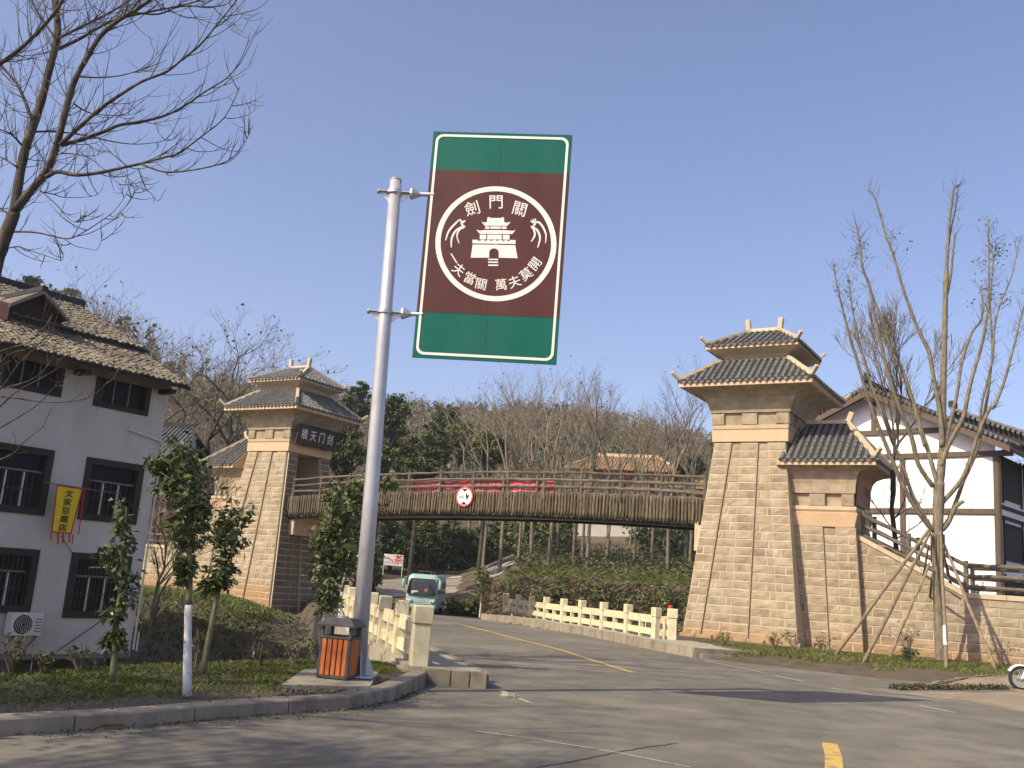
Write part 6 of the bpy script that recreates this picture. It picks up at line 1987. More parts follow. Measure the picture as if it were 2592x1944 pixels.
for i, (a, b_, r, lab) in enumerate(props):
    p0 = onz(*a, .19); p1 = ony(*b_, TY + (-.25 if i in (0, 1, 2, 5, 7) else .28))
    p0[2] = gz(p0[0], p0[1]) - .05
    pr = thing('tree_prop', lab, 'timber prop', p0, 0, 'timber props round the transplanted tree')
    random.seed(60 + i)
    wob_tube((0, 0, 0), p1 - p0, r, 9, .02, 9, .82).build('pole', M['prop_wood'], pr, smooth=True)
    if i == 5:
        q = (p1 - p0); mb = MB(); mb.tube([q * .16, q * .29], [.061, .06], 10); mb.build('pale_band', M['lime_bark'], pr)

# ------------------------------------------------------------------ large bare tree at the left edge
def T1(a, b): return (a / 2.37, b / 2.37)
rg = np.random.default_rng(77)
LY = 17.0
bt = thing('bare_tree', 'large bare tree with dark trunk and fine twigs at the left edge of the picture', 'tree', (ony(-40, 1700, LY)[0], LY, .15))
tk, tw = MB(), MB()
def twigs(S, n, Lr, up=.55, side=.9, r=.011, rg=rg, mb=tw, fork=True):
    for _ in range(n):
        i = rg.integers(1, len(S)); p = S[i - 1] + (S[i] - S[i - 1]) * rg.random()
        t = S[i] - S[i - 1]; t = t / (np.linalg.norm(t) + 1e-9)
        d = t * rg.uniform(.4, 1.0) + rg.normal(0, 1, 3) * np.array([.55, .7, .45]) * side; d /= np.linalg.norm(d)
        L = rg.uniform(*Lr); N_s = 6
        pts = [p]
        dd = d.copy(); dd[2] -= .15
        for k in range(N_s):
            dd = dd + np.array([0, 0, up * .32]) + rg.normal(0, .07, 3); dd /= np.linalg.norm(dd)
            pts.append(pts[-1] + dd * L / N_s)
        mb.tube(pts, [r * (1 - .78 * k / N_s) for k in range(N_s + 1)], 3, cap=False)
        if fork:
            for k in (2, 3, 4):
                if rg.random() < .6:
                    d2 = (pts[k + 1] - pts[k]); d2 = d2 / np.linalg.norm(d2) + rg.normal(0, .55, 3); d2 /= np.linalg.norm(d2)
                    q = [pts[k]]
                    for _k in range(3):
                        d2 = d2 + np.array([0, 0, up * .3]); d2 /= np.linalg.norm(d2); q.append(q[-1] + d2 * L * .16)
                    mb.tube(q, [r * .6, r * .5, r * .35, r * .2], 3, cap=False)
def limb(pts, r0, r1, dd, nt, Lr=(.5, 1.3), sides=8, d0=0.0, up=.55):
    S = px_stem(tk, [T1(*p) for p in pts], LY, r0 * .72, r1 * .8, d0, dd, sides, None, rg)
    twigs(S[1:], nt, Lr, up)
    return S
px_stem(tk, [(-150, 1720), (-125, 1400), (-85, 1000), (-40, 780), (-12, 670), (14, 595), (36, 540)], LY, .16, .112, 0, 0, 12, None, rg)
limb([(85, 1285), (110, 1100), (150, 900), (190, 780), (250, 600), (300, 400), (340, 250), (345, 150), (330, 0), (320, -120)], .135, .07, .6, 46, (.5, 1.4), 10)
limb([(95, 1260), (180, 1150), (270, 1040), (340, 870), (400, 640), (450, 480), (520, 350), (600, 220), (700, 130), (800, 70), (900, 0), (1000, -80)], .115, .035, -.8, 48, (.5, 1.4), 9)
limb([(280, 1060), (350, 1030), (460, 1050), (600, 1035), (740, 1005), (850, 980), (1000, 940), (1070, 920), (1220, 810), (1350, 700), (1440, 520)], .06, .008, -1.6, 24, (.5, 1.2), 7, -.2)
limb([(850, 985), (980, 1030), (1120, 1025), (1300, 990), (1400, 940), (1470, 850), (1510, 770)], .028, .005, -2.0, 10, (.3, .7), 6, -1.0)
limb([(830, 1010), (870, 1120), (910, 1165), (950, 1205), (995, 1130)], .02, .004, -1.3, 5, (.2, .4), 5, -1.0)
limb([(760, 1010), (770, 1080), (800, 1120), (840, 1140)], .012, .004, -1.3, 2, (.2, .4), 5, -1.0)
limb([(370, 870), (480, 840), (610, 795), (720, 750), (850, 730), (1000, 690), (1130, 620), (1230, 550), (1380, 450), (1470, 300), (1500, 190)], .06, .006, .9, 26, (.5, 1.3), 7, -.3)
limb([(360, 870), (500, 740), (620, 640), (720, 570), (850, 490), (1000, 430), (1100, 350), (1200, 270), (1300, 150), (1420, 0), (1440, -60)], .058, .010, -1.4, 26, (.5, 1.3), 7, -.3)
limb([(325, 300), (380, 280), (500, 220), (620, 150), (720, 110), (900, 70), (1050, 40), (1200, 0), (1300, -60)], .055, .014, 1.2, 24, (.5, 1.3), 7, .4)
limb([(342, 235), (400, 205), (550, 130), (650, 80), (750, 20), (900, -80)], .045, .02, .2, 16, (.5, 1.2), 7, .4)
limb([(800, 75), (950, 85), (1080, 40), (1250, 40), (1350, 30), (1420, -30)], .026, .006, -.6, 14, (.4, .9), 6, -.6)
limb([(-60, 420), (0, 380), (100, 310), (230, 190), (340, 60), (400, -50)], .07, .03, -.8, 26, (.5, 1.3), 8, -.3)
limb([(205, 745), (170, 660), (130, 560), (100, 500), (40, 430), (-40, 340)], .05, .03, .5, 16, (.5, 1.2), 7, .2)
limb([(70, 1390), (220, 1395), (380, 1430), (460, 1415), (600, 1330), (700, 1250), (770, 1140)], .028, .005, -1.2, 8, (.3, .9), 6, 0)
limb([(450, 1420), (560, 1390), (690, 1310), (760, 1230), (805, 1150)], .014, .004, -1.5, 4, (.3, .6), 5, -.8)
limb([(380, 1430), (450, 1475), (520, 1490), (585, 1495), (622, 1390)], .014, .004, -1.2, 3, (.3, .6), 5, -.8)
limb([(40, 1490), (110, 1480), (200, 1510), (280, 1535), (370, 1562), (378, 1510)], .02, .004, -.8, 8, (.3, .8), 6)
limb([(240, 1140), (340, 1230), (390, 1290), (450, 1330), (495, 1290)], .018, .004, -.9, 6, (.3, .8), 6, -.2)
limb([(240, 1150), (320, 1165), (400, 1185), (580, 1170), (625, 1090)], .018, .004, .6, 6, (.3, .8), 6, -.2)
limb([(215, 790), (330, 790), (500, 810), (680, 850), (820, 865), (960, 850), (1000, 830)], .03, .005, 1.5, 10, (.4, .9), 6, .2)
limb([(440, 620), (520, 670), (620, 690), (760, 690), (870, 660)], .024, .005, 1.4, 8, (.4, .9), 6, .2)
limb([(480, 460), (600, 465), (740, 450), (900, 400), (1000, 360)], .026, .006, 1.3, 9, (.4, .9), 6, .2)
limb([(360, 920), (450, 925), (540, 950), (640, 1030), (715, 1108)], .018, .004, .5, 6, (.3, .8), 6, 0)
limb([(345, 130), (340, 60), (330, 0), (300, -120)], .05, .03, 0, 8, (.5, 1.2), 7)
limb([(340, 240), (250, 110), (180, 0), (120, -90)], .035, .015, .6, 12, (.5, 1.2), 6, .3)
limb([(100, 1000), (0, 940), (-120, 900)], .03, .01, .4, 10, (.4, 1.1), 6); limb([(130, 870), (60, 800), (-30, 770)], .03, .01, -.5, 10, (.4, 1.1), 6); limb([(60, 1290), (0, 1250), (-150, 1180)], .04, .015, .4, 10, (.4, 1.1), 6)
# drooping shoots in front of the house
for pts in ([(-30, 1000), (40, 1008), (110, 1017), (180, 1016), (236, 1000), (270, 968), (287, 940)], [(-20, 1010), (20, 960), (60, 905), (110, 870), (150, 830)], [(-30, 1060), (30, 1000), (80, 970), (150, 930), (165, 900)],
            [(-30, 900), (30, 880), (70, 868), (100, 840), (110, 800)], [(-30, 1100), (40, 1060), (100, 1020), (140, 975), (150, 960)], [(-40, 1180), (30, 1150), (60, 1120), (110, 1080)], [(-20, 985), (40, 975), (90, 955), (130, 915), (140, 890)], [(-30, 960), (20, 900), (80, 880), (120, 850), (145, 800), (150, 770)]):
    S = px_stem(tk, pts, LY, .016, .004, -1.5, -2.2, 5, None, rg); twigs(S, 5, (.2, .6), .7, .6, .007)
tk.build('trunk', M['dark_bark'], bt, world=True, smooth=True)
tw.build('twigs', M['twig'], bt, world=True)

# ------------------------------------------------------------------ bare trees in general
def grow(seed, H, spread=.5, trunk_h=.35, gnarl=.12, r0=None, depth=5, nk=(2, 3), up=.18, leaves=0):
    rg = np.random.default_rng(seed)
    tk, tw = MB(), MB()
    tips = []
    r0 = r0 or H * .013
    def rec(p, d, L, r, dep):
        n = 4 if dep > 2 else 3
        pts = [p]; dd = d.copy()
        for k in range(n):
            dd = dd + rg.normal(0, gnarl, 3) + np.array([0, 0, up * .3]); dd /= np.linalg.norm(dd)
            pts.append(pts[-1] + dd * L / n)
        r1 = r * (.72 if dep > 1 else .35)
        rr = [r + (r1 - r) * k / n for k in range(n + 1)]
        if dep >= 3: tk.tube(pts, rr, 6 if dep == depth else 5, cap=False)
        else: tw.tube(pts, [max(q, .006) for q in rr], 3, cap=False)
        if dep <= 1: tips.append(pts[-1])
        if dep == 0: return
        nc = rg.integers(nk[0], nk[1] + 1)
        for c in range(nc):
            a = rg.uniform(0, 2 * np.pi); s = np.array([math.cos(a), math.sin(a), 0])
            e = dd * 1.0 + s * spread * rg.uniform(.5, 1.25); e /= np.linalg.norm(e)
            rec(pts[-1], e, L * rg.uniform(.62, .82), r1 * rg.uniform(.6, .85), dep - 1)
        if dep < depth:
            for k in (1, 2):
                if rg.random() < .75:
                    a = rg.uniform(0, 2 * np.pi); s = np.array([math.cos(a), math.sin(a), .2])
                    e = dd * .6 + s * spread * 1.5; e /= np.linalg.norm(e)
                    rec(pts[k], e, L * rg.uniform(.4, .6), r * .45, max(0, dep - 2))
    base = np.zeros(3); d0 = np.array([rg.normal(0, .04), rg.normal(0, .04), 1.0])
    pts = [np.array([0, 0, -.4]), np.zeros(3), d0 * H * trunk_h * .5 + rg.normal(0, .08, 3) * np.array([1, 1, 0]), d0 * H * trunk_h]
    tk.tube(pts, [r0 * 1.25, r0 * 1.08, r0 * .92, r0 * .85], 8, cap=False)
    L0 = H * (1 - trunk_h) * .36
    for c in range(rg.integers(2, 4)):
        a = rg.uniform(0, 2 * np.pi); s = np.array([math.cos(a), math.sin(a), 0])
        e = np.array([0, 0, 1]) + s * spread * rg.uniform(.3, .9); e /= np.linalg.norm(e)
        rec(pts[-1], e, L0 * rg.uniform(.85, 1.1), r0 * .7, depth)
    for k in range(5):
        t = rg.uniform(.55, 1.0); p = pts[1] + (pts[3] - pts[1]) * t
        a = rg.uniform(0, 2 * np.pi); e = np.array([math.cos(a), math.sin(a), .5]); e /= np.linalg.norm(e)
        rec(p, e, L0 * .5, r0 * .3, 2)
    return tk, tw, np.array(tips)
def tree_proto(seed, H, label, group, leafn=0, bark='bark', **kw):
    tk, tw, tips = grow(seed, H, **kw)
    t = thing('bare_tree', label, 'tree', (0, 0, 0), 0, group)
    tk.build('trunk', M[bark], t, fix=False, smooth=True)
    c = tw.build('crown', M['wood_grey'], t, fix=False)
    if leafn:
        rg = np.random.default_rng(seed + 5)
        P = tips[rg.integers(0, len(tips), leafn)] + rg.normal(0, .12, (leafn, 3))
        leaves_obj('dry_leaves', P, .17, [M['leaf_dry'], M['leaf_olive']], t, rg, world=False, weights=[.75, .25], aspect=.7)
    return t
G1 = 'tall bare trees on the bank beyond the footbridge'
protos = [tree_proto(200 + i, 17.0, 'x', G1, leafn=45, spread=.44, trunk_h=.46, depth=4, nk=(2, 3), gnarl=.11, r0=.15) for i in range(5)]
# x pixel of the trunk above the bridge, top y pixel, distance
bank = [(1284, 940, 82, 'bare tree behind the bridge, leftmost of the row under the hanging sign', 0), (1335, 965, 92, 'bare tree second from the left in the row beyond the bridge', 1), (1362, 930, 84, 'bare tree under the lower right corner of the hanging sign', 2),
        (1405, 915, 80, 'straight tall bare tree just right of the hanging sign', 3), (1432, 985, 97, 'slender bare tree behind the straight tall one', 4), (1465, 1000, 90, 'bare tree left of the orange roof', 1), (1500, 945, 82, 'wide forked bare tree in front of the orange roof', 0),
        (1552, 950, 84, 'bare tree in front of the middle of the orange roof', 2), (1604, 1040, 98, 'small bare tree at the right end of the orange roof', 4), (1660, 985, 88, 'bare tree between orange roof and right tower, left one', 3), (1700, 960, 84, 'bare tree between orange roof and right tower, tall one', 1), (1755, 1000, 86, 'bare tree closest to the right tower', 0), (1640, 1010, 104, 'distant bare tree behind the right end of the orange roof', 2),
        (1200, 1000, 96, 'bare tree to the left of the row, above the green shrubs', 3), (1225, 985, 104, 'far bare tree at the left end of the row beyond the bridge', 2)]
used = set()
random.seed(8)
for i, (px, ty, Y, lab, k) in enumerate(bank):
    p = ony(px, 1180, Y); z0 = gz(p[0], Y)
    tilt = 0
    H = float(ony(px, ty, Y)[2]) - z0
    s = H / 17.0 * 1.04
    if k not in used:
        t = protos[k]; used.add(k); t.location = (p[0], Y, z0 - .1); t.scale = (s, s, s); t.rotation_euler = (0, 0, i * 1.7); t['label'] = lab
    else:
        copy_tree(protos[k], (p[0], Y, z0 - .1), i * 2.3 + 1, s, lab)
# trunks of further trees seen below the bridge
more = [(1230, 1440, 76, 1.0), (1318, 1412, 84, .9), (1348, 1410, 88, .9), (1395, 1425, 80, .95), (1416, 1418, 90, .9), (1456, 1420, 82, .8), (1478, 1412, 86, .95), (1538, 1425, 83, .9), (1609, 1418, 88, .9), (1680, 1390, 92, .85), (1695, 1380, 95, .9), (1768, 1400, 80, .8)]
for i, (px, by, Y, s) in enumerate(more):
    p = ony(px, 1330, Y)
    copy_tree(protos[i % 5], (p[0], Y, gz(p[0], Y) - .1), i * 1.9 + .4, s * .92, ('first', 'second', 'third', 'fourth', 'fifth', 'sixth', 'seventh', 'eighth', 'ninth', 'tenth', 'eleventh', 'last')[i] + ' from the left of the slim bare trees whose trunks show below the bridge')
# left hillside trees
G2 = 'bare trees on the slope behind the white house'
hp = [tree_proto(300 + i, 13.0, 'x', G2, leafn=n, bark='dark_bark', spread=.75, trunk_h=.28, depth=5, nk=(2, 3), gnarl=.14, up=.10) for i, n in enumerate((260, 0, 60))]
hill_trees = [(262, 845, 745, 78, 'bare tree with sparse pale leaves above the white house roof', 0), (375, 930, 765, 74, 'bare tree with sparse leaves above the right end of the house roof', 2), (478, 1040, 805, 66, 'rounded bare tree left of the left tower', 1), (560, 1050, 822, 70, 'spreading bare tree touching the left tower roof', 0),
              (300, 900, 770, 82, 'bare tree between the two leafy ones on the slope', 1), (180, 840, 770, 90, 'bare tree high on the slope above the house roof', 2), (640, 1080, 930, 84, 'low bare tree behind the left tower roof', 0), (430, 1000, 860, 88, 'bare tree behind the gap between house and left tower', 2), (90, 820, 740, 98, 'bare tree at the top left of the slope', 1), (40, 830, 735, 92, 'bare tree at the left picture edge above the roof', 0)]
used = set()
for i, (px, by, ty, Y, lab, k) in enumerate(hill_trees):
    p = ony(px, by, Y); z0 = gz(p[0], Y)
    H = float(ony(px, ty, Y)[2]) - z0
    s = max(H, 5) / 13.0 * 1.02
    if k not in used:
        t = hp[k]; used.add(k); t.location = (p[0], Y, z0 - .2); t.scale = (s, s, s); t['label'] = lab
    else:
        copy_tree(hp[k], (p[0], Y, z0 - .2), i * 1.3, s, lab)
# small bare tree behind the right pier, bare bushes by the left stairs
rb_ = tree_proto(411, 8.0, 'pruned bare tree with dark stems between the right pier and the white house', 'x', bark='dark_bark', spread=.30, trunk_h=.34, depth=5, nk=(3, 3), up=.3, r0=.085)
del rb_['group']
p = ony(2262, 1400, 37.5); rb_.location = (p[0], 37.5, 2.0); s = (float(ony(2262, 850, 37.5)[2]) - 2.0) / 8.0; rb_.scale = (s, s, s)
lb_ = tree_proto(412, 4.0, 'thin bare bush between the white house and the left stair railing', 'x', spread=.6, trunk_h=.12, depth=4, nk=(2, 4)); del lb_['group']
p = ony(412, 1400, 39); lb_.location = (p[0], 39, gz(p[0], 39)); s = (float(ony(412, 1180, 39)[2]) - gz(p[0], 39)) / 4.0; lb_.scale = (s, s, s)
# trees outside the picture on the left, whose shade lies on the road
G3 = 'bare roadside trees left of the viewer'
op = tree_proto(501, 11.0, 'bare roadside tree left of the viewer, outside the picture', G3, spread=.7, trunk_h=.28, depth=5, nk=(3, 3), bark='dark_bark', up=.12)
op.location = (-11.5, 7.6, 0)
copy_tree(op, (-13.2, 9.6, 0), 2.0, 1.05, 'middle one of the bare roadside trees left of the viewer')
copy_tree(op, (-10.2, 5.6, 0), 4.0, 1.0, 'nearest of the bare roadside trees left of the viewer')

# ------------------------------------------------------------------ evergreen trees
def evergreen(label, px, py, Y, rx, ry, by, seed, n=2600, mats=('leaf_dark', 'leaf_olive'), wts=(.6, .4), size=.42, group='evergreen trees beyond the bridge'):
    rg = np.random.default_rng(seed)
    s = Y / F
    c = ony(px, py, Y); z0 = gz(c[0], Y)
    t = thing('evergreen_tree', label, 'tree', (c[0], Y, z0), 0, group)
    mb = MB(); mb.tube([(0, 0, -.3), (.1, 0, (c[2] - z0) * .5), (0, 0, c[2] - z0 + ry * s * .6)], [.22, .16, .05], 7)
    C = []
    ncl = 74
    for i in range(ncl):
        d = rg.normal(size=3); d /= np.linalg.norm(d)
        q = d * np.array([rx * s, rx * s * .9, ry * s]) * rg.uniform(.25, 1.0) ** .55
        rr = rg.uniform(.12, .30) * min(rx, ry) * s
        k = n // ncl
        e = rg.normal(size=(k, 3)); e /= np.linalg.norm(e, axis=1)[:, None]
        C.append(q + e * rr * rg.uniform(.35, 1.0, k)[:, None] * np.array([1.15, 1.15, .7]) + np.array([0, 0, c[2] - z0]))
        mb.tube([(0, 0, (c[2] - z0) * .8 + q[2] * .4), tuple(q + np.array([0, 0, c[2] - z0]))], [.06, .02], 4, cap=False)
    mb.build('trunk', M['dark_bark'], t)
    leaves_obj('crown', np.concatenate(C), size, [M[m] for m in mats], t, rg, world=False, weights=list(wts), aspect=.62)
    return t
ev_ = [(905, 1020, 96, 40, 60, 'feathery pale evergreen rising behind the left tower roof', ('leaf_olive', 'leaf_dark'), (.6, .4)), (990, 1050, 80, 52, 62, 'rounded bright evergreen right of the silver pole', ('leaf_olive', 'leaf_light', 'leaf_dark'), (.5, .15, .35)),
       (870, 1135, 68, 60, 65, 'dense dark evergreen between left tower and silver pole', ('leaf_dark', 'leaf_olive'), (.65, .35)), (1015, 1140, 86, 50, 50, 'dark evergreen below the rounded bright one', ('leaf_dark', 'leaf_olive'), (.6, .4)), (960, 1155, 72, 42, 42, 'bright yellowish shrub tree above the bridge rail by the pole', ('leaf_olive', 'leaf_light'), (.6, .4)),
       (1095, 1130, 92, 48, 60, 'mixed green tree above the left half of the bridge', ('leaf_olive', 'leaf_dark'), (.5, .5)), (1165, 1110, 98, 42, 50, 'light green tree under the hanging sign', ('leaf_olive', 'leaf_light'), (.75, .25)), (1235, 1140, 84, 52, 50, 'broad green tree above the middle of the bridge', ('leaf_olive', 'leaf_dark', 'leaf_light'), (.55, .3, .15)),
       (1060, 1190, 78, 45, 30, 'low dark evergreen behind the bridge railing', ('leaf_dark', 'leaf_olive'), (.7, .3)), (800, 1120, 80, 40, 60, 'dark evergreen seen between left tower and pole', ('leaf_dark', 'leaf_olive'), (.7, .3)), (1130, 1060, 120, 36, 40, 'distant dark conifer like tree on the hillside', ('leaf_dark',), (1,)), (70, 735, 100, 40, 45, 'dark green tree on the slope above the house roof', ('leaf_dark', 'leaf_olive'), (.6, .4)), (160, 770, 96, 52, 45, 'brownish dense tree on the slope above the house roof', ('leaf_dry', 'leaf_olive'), (.6, .4)),
       (1745, 1180, 90, 40, 35, 'low dark evergreen beside the right tower above the bridge', ('leaf_dark', 'leaf_olive'), (.7, .3))]
for i, (px, py, Y, rx, ry, lab, ms, ws) in enumerate(ev_):
    evergreen(lab, px, py, Y, rx, ry, 0, 600 + i, n=4600, mats=ms, wts=ws, size=.25)
for i, (x_, y_, h_, r_) in enumerate(((-9.3, 7.9, 5.3, 2.0), (-11.6, 2.4, 10.2, 2.5))):
    rg = np.random.default_rng(800 + i)
    t = thing('evergreen_tree', ('nearer' if i else 'farther') + ' evergreen roadside tree left of the viewer, outside the picture', 'tree', (x_, y_, 0), 0, 'evergreen roadside trees beside the viewer')
    mb = MB(); mb.tube([(0, 0, -.3), (.1, 0, h_ * .5), (0, 0, h_)], [.16, .12, .05], 8)
    e = rg.normal(size=(60, 3)); e /= np.linalg.norm(e, axis=1)[:, None]
    q = e * rg.uniform(.3, 1, (60, 1)) * np.array([r_, r_, r_ * .7]) + np.array([0, 0, h_])
    for p in q: mb.tube([(0, 0, h_ * .75), tuple(p)], [.04, .012], 4, cap=False)
    mb.build('trunk', M['dark_bark'], t)
    C = (q[:, None, :] + rg.normal(0, .24, (60, 55, 3))).reshape(-1, 3)
    leaves_obj('crown', C, .15, [M['leaf'], M['leaf_light']], t, rg, world=False, weights=[.8, .2])
# dark thicket trees below the left half of the bridge
for i, (px, py, Y, rx, ry, lab) in enumerate(((860, 1385, 71, 70, 70, 'dark thicket tree below the bridge behind the silver pole'), (960, 1375, 84, 75, 62, 'dark leafy tree under the bridge left of the tea sign'), (1045, 1370, 88, 60, 70, 'dark leafy tree under the bridge above the tea sign'), (1130, 1380, 92, 70, 62, 'dark leafy tree under the bridge above the coach'), (1205, 1390, 94, 55, 55, 'dark leafy tree under the bridge right of the coach'), (1085, 1345, 86, 25, 45, 'lighter yellowish shrub under the bridge above the coach'), (930, 1450, 66, 34, 50, 'dark shrub beside the gravel track, behind the pole'))):
    evergreen(lab, px, py, Y, rx, ry, 0, 650 + i, n=4200, mats=('leaf_dark', 'leaf_olive') if 'lighter' not in lab else ('leaf_olive', 'leaf_light'), wts=(.75, .25) if 'lighter' not in lab else (.8, .2), size=.26)

# grass and weeds
def blades(name, P, h, seed, mats=('grass',), wts=(1,), lean=.45, w=.007, zf=None):
    rg = np.random.default_rng(seed)
    n = len(P)
    z = ground_z(P[:, 0], P[:, 1]) if zf is None else zf
    b = np.stack([P[:, 0], P[:, 1], z - .01], 1)
    a = rg.uniform(0, 2 * np.pi, n); H = h * rg.uniform(.45, 1.3, n)
    s = np.stack([np.cos(a), np.sin(a), 0 * a], 1) * w
    d = np.stack([rg.normal(0, lean, n), rg.normal(0, lean, n), np.ones(n)], 1) * H[:, None]
    v = np.stack([b - s, b + s, b + d * .6 + s * .7, b + d * np.array([1.25, 1.25, .95])], 1).reshape(-1, 3)
    q = np.arange(4 * n).reshape(-1, 4)
    idx = rg.choice(len(mats), n, p=list(wts))
    return tag(obj(name, array_mesh(name, v, q, [M[m] for m in mats], idx), None), kind='stuff')
# ------------------------------------------------------------------ masses nobody could count
def scatter(name, pts, size, mats, wts, seed, hmin=0.0, hmax=1.0, **kw):
    rg = np.random.default_rng(seed)
    x, y = pts[:, 0], pts[:, 1]
    z = ground_z(x, y) + (hmin + (hmax - hmin) * rg.random(len(x)) ** 1.3)
    o = leaves_obj(name, np.stack([x, y, z], 1), size, [M[m] for m in mats], None, rg, weights=list(wts), **kw)
    return tag(o, kind='stuff')
rg = np.random.default_rng(90)
n = 20000
x = rg.uniform(-2, 34, n); D = rg.uniform(-.3, 6.5, n) ; y = 66.5 + 2.0 * np.sin(x * .13) + D
cl = (np.sin(x * 1.7) * np.sin(D * 1.9 + x) > -.35) & ((x > 1) | (D < 3.2 + 1.6 * (x + 2)))
scatter('bank_scrub', np.stack([x[cl], y[cl]], 1), .26, ('leaf_dry', 'wood_grey', 'leaf_olive', 'leaf_dark'), (.60, .2, .12, .08), 91, 0, .55 + .35 * np.sin(x[cl] * 1.9) * np.sin(y[cl] * 2.3), droop=-.25, aspect=.3)
n = 60000
x = rg.uniform(-2, 34, n); D = rg.uniform(-.4, 6.2, n); y = 66.5 + 2.0 * np.sin(x * .13) + D
k_b = ((x > 1) | (D < 3.2 + 1.6 * (x + 2))) & (np.sin(x * .9 + 1) * np.sin(D * 1.1 + x * .5) > -.6)
blades('bank_dry_grass', np.stack([x[k_b], y[k_b]], 1), .62, 191, ('leaf_dry', 'wood_grey', 'leaf_olive'), (.6, .25, .15), lean=.75, w=.026)
n = 60000
x = rg.uniform(1.0, 34, n); y = 66.5 + 2.0 * np.sin(x * .13) + rg.uniform(4.2, 11.5, n)
blades('bank_green_grass', np.stack([x, y], 1), .42, 193, ('leaf_light', 'leaf_olive', 'grass'), (.3, .35, .35), lean=.7, w=.024)
n = 7000
x = rg.uniform(1.2, 34, n); y = 66.5 + 2.0 * np.sin(x * .13) + rg.uniform(4.6, 10.5, n)
scatter('bank_grass', np.stack([x, y], 1), .26, ('leaf_olive', 'leaf_light', 'grass', 'leaf_dry'), (.35, .25, .2, .2), 92, 0, .5, droop=-.5, aspect=.28)
n = 15000
x = rg.uniform(1.5, 34, n); y = 66.5 + 2.0 * np.sin(x * .13) + rg.uniform(10.5, 24, n)
scatter('bank_undergrowth', np.stack([x, y], 1), .3, ('leaf_dark', 'leaf_olive', 'leaf_dry'), (.6, .25, .15), 192, 0, .7 + .5 * np.sin(x * 1.1) * np.sin(y * .8), droop=-.2, aspect=.45)
n = 17000
x = rg.uniform(-24, 32, n); y = rg.uniform(90, 106, n)
k_d = ~((x > 7) & (x < 13.5)); x, y = x[k_d], y[k_d]
scatter('dark_undergrowth', np.stack([x, y], 1), .6, ('leaf_dark', 'leaf_olive'), (.8, .2), 93, 0, 3.2, droop=-.1, aspect=.55)
n = 6000
x = rg.uniform(-26, -11, n); y = rg.uniform(63, 74, n)
scatter('shrub_thicket', np.stack([x, y], 1), .45, ('leaf_dark', 'leaf_olive', 'leaf_dry'), (.6, .25, .15), 94, 0, 2.6, droop=-.1, aspect=.55)
n = 8000
y = rg.uniform(17.5, 45, n); x = x_balL(y) - rg.uniform(.3, 9.5, n)
k_d = (ground_z(x, y) < -.5) & ((x - HQ[0]) * HN[0] + (y - HQ[1]) * HN[1] > -1.5) | (y > 31) & (ground_z(x, y) < -.5) & ((x - OL[0]) * V[0] + (y - OL[1]) * V[1] < -2.6)
scatter('gully_weeds', np.stack([x[k_d], y[k_d]], 1), .2, ('leaf_dark', 'leaf_dry', 'leaf_olive'), (.6, .2, .2), 99, 0, .22, droop=-.2, aspect=.4)
# hillside woodland: small bare trees and dark conifers as one mass each
def woodland(name, P, H, nb, mats, wts, seed, quadw, conifer=False, asp=.2):
    rg = np.random.default_rng(seed)
    n = len(P)
    base = np.stack([P[:, 0], P[:, 1], ground_z(P[:, 0], P[:, 1])], 1)
    h = H * rg.uniform(.6, 1.25, n)
    t = rg.uniform(.12 if conifer else .28, 1.0, (n, nb))
    rad = (1 - t) * .26 if conifer else .30 * np.sin(np.clip(t * 1.15 - .15, 0, 1) * np.pi) ** .6
    a = rg.uniform(0, 2 * np.pi, (n, nb)); rr = rad * h[:, None] * rg.uniform(.2, 1.0, (n, nb)) ** .5
    C = base[:, None, :] + np.stack([rr * np.cos(a), rr * np.sin(a), t * h[:, None]], 2)
    C = C.reshape(-1, 3)
    v, q = leaf_arrays(C, quadw, rg, droop=-.75 if not conifer else .3, aspect=asp if not conifer else .5)
    idx = rg.choice(len(mats), len(q), p=list(wts))
    # trunks
    w = (.018 * h)[:, None] * np.array([[1, .2, 0]])
    tv = np.stack([base - w, base + w, base + w * .4 + np.stack([0 * h, 0 * h, h * .8], 1), base - w * .4 + np.stack([0 * h, 0 * h, h * .8], 1)], 1).reshape(-1, 3)
    tq = np.arange(4 * n).reshape(-1, 4) + len(v)
    o = obj(name, array_mesh(name, np.concatenate([v, tv]), np.concatenate([q, tq]), [M[m] for m in mats], np.concatenate([idx, np.zeros(n, int)])), None)
    return tag(o, kind='stuff')
n = 2600
P = np.stack([rg.uniform(-150, 90, n), 92 + 260 * rg.uniform(0, 1, n) ** 1.25], 1)
P = P[(P[:, 1] > 112) | (P[:, 0] < -20)]
near = P[:, 1] < 175
woodland('bare_woodland', P[near], 8.0, 150, ('wood_grey', 'leaf_dry', 'leaf_olive'), (.62, .18, .20), 95, .62, asp=.11)
woodland('far_bare_woodland', P[~near], 8.5, 60, ('wood_grey', 'leaf_dry', 'leaf_olive'), (.48, .22, .30), 98, 1.15, asp=.2)
n = 800
P = np.stack([rg.uniform(-130, 70, n), 120 + 230 * rg.uniform(0, 1, n)], 1)
P = np.concatenate([P, np.stack([rg.uniform(-90, 40, 260), rg.uniform(318, 350, 260)], 1)])
woodland('evergreen_woodland', P, 6.5, 70, ('leaf_dark', 'leaf_olive'), (.7, .3), 96, 1.0, True)
n = 420
P = np.stack([rg.uniform(-80, -12, n), rg.uniform(70, 118, n)], 1)
woodland('slope_brushwood', P, 4.6, 170, ('wood_grey', 'leaf_dry', 'leaf_olive'), (.62, .24, .14), 97, .5, asp=.12)

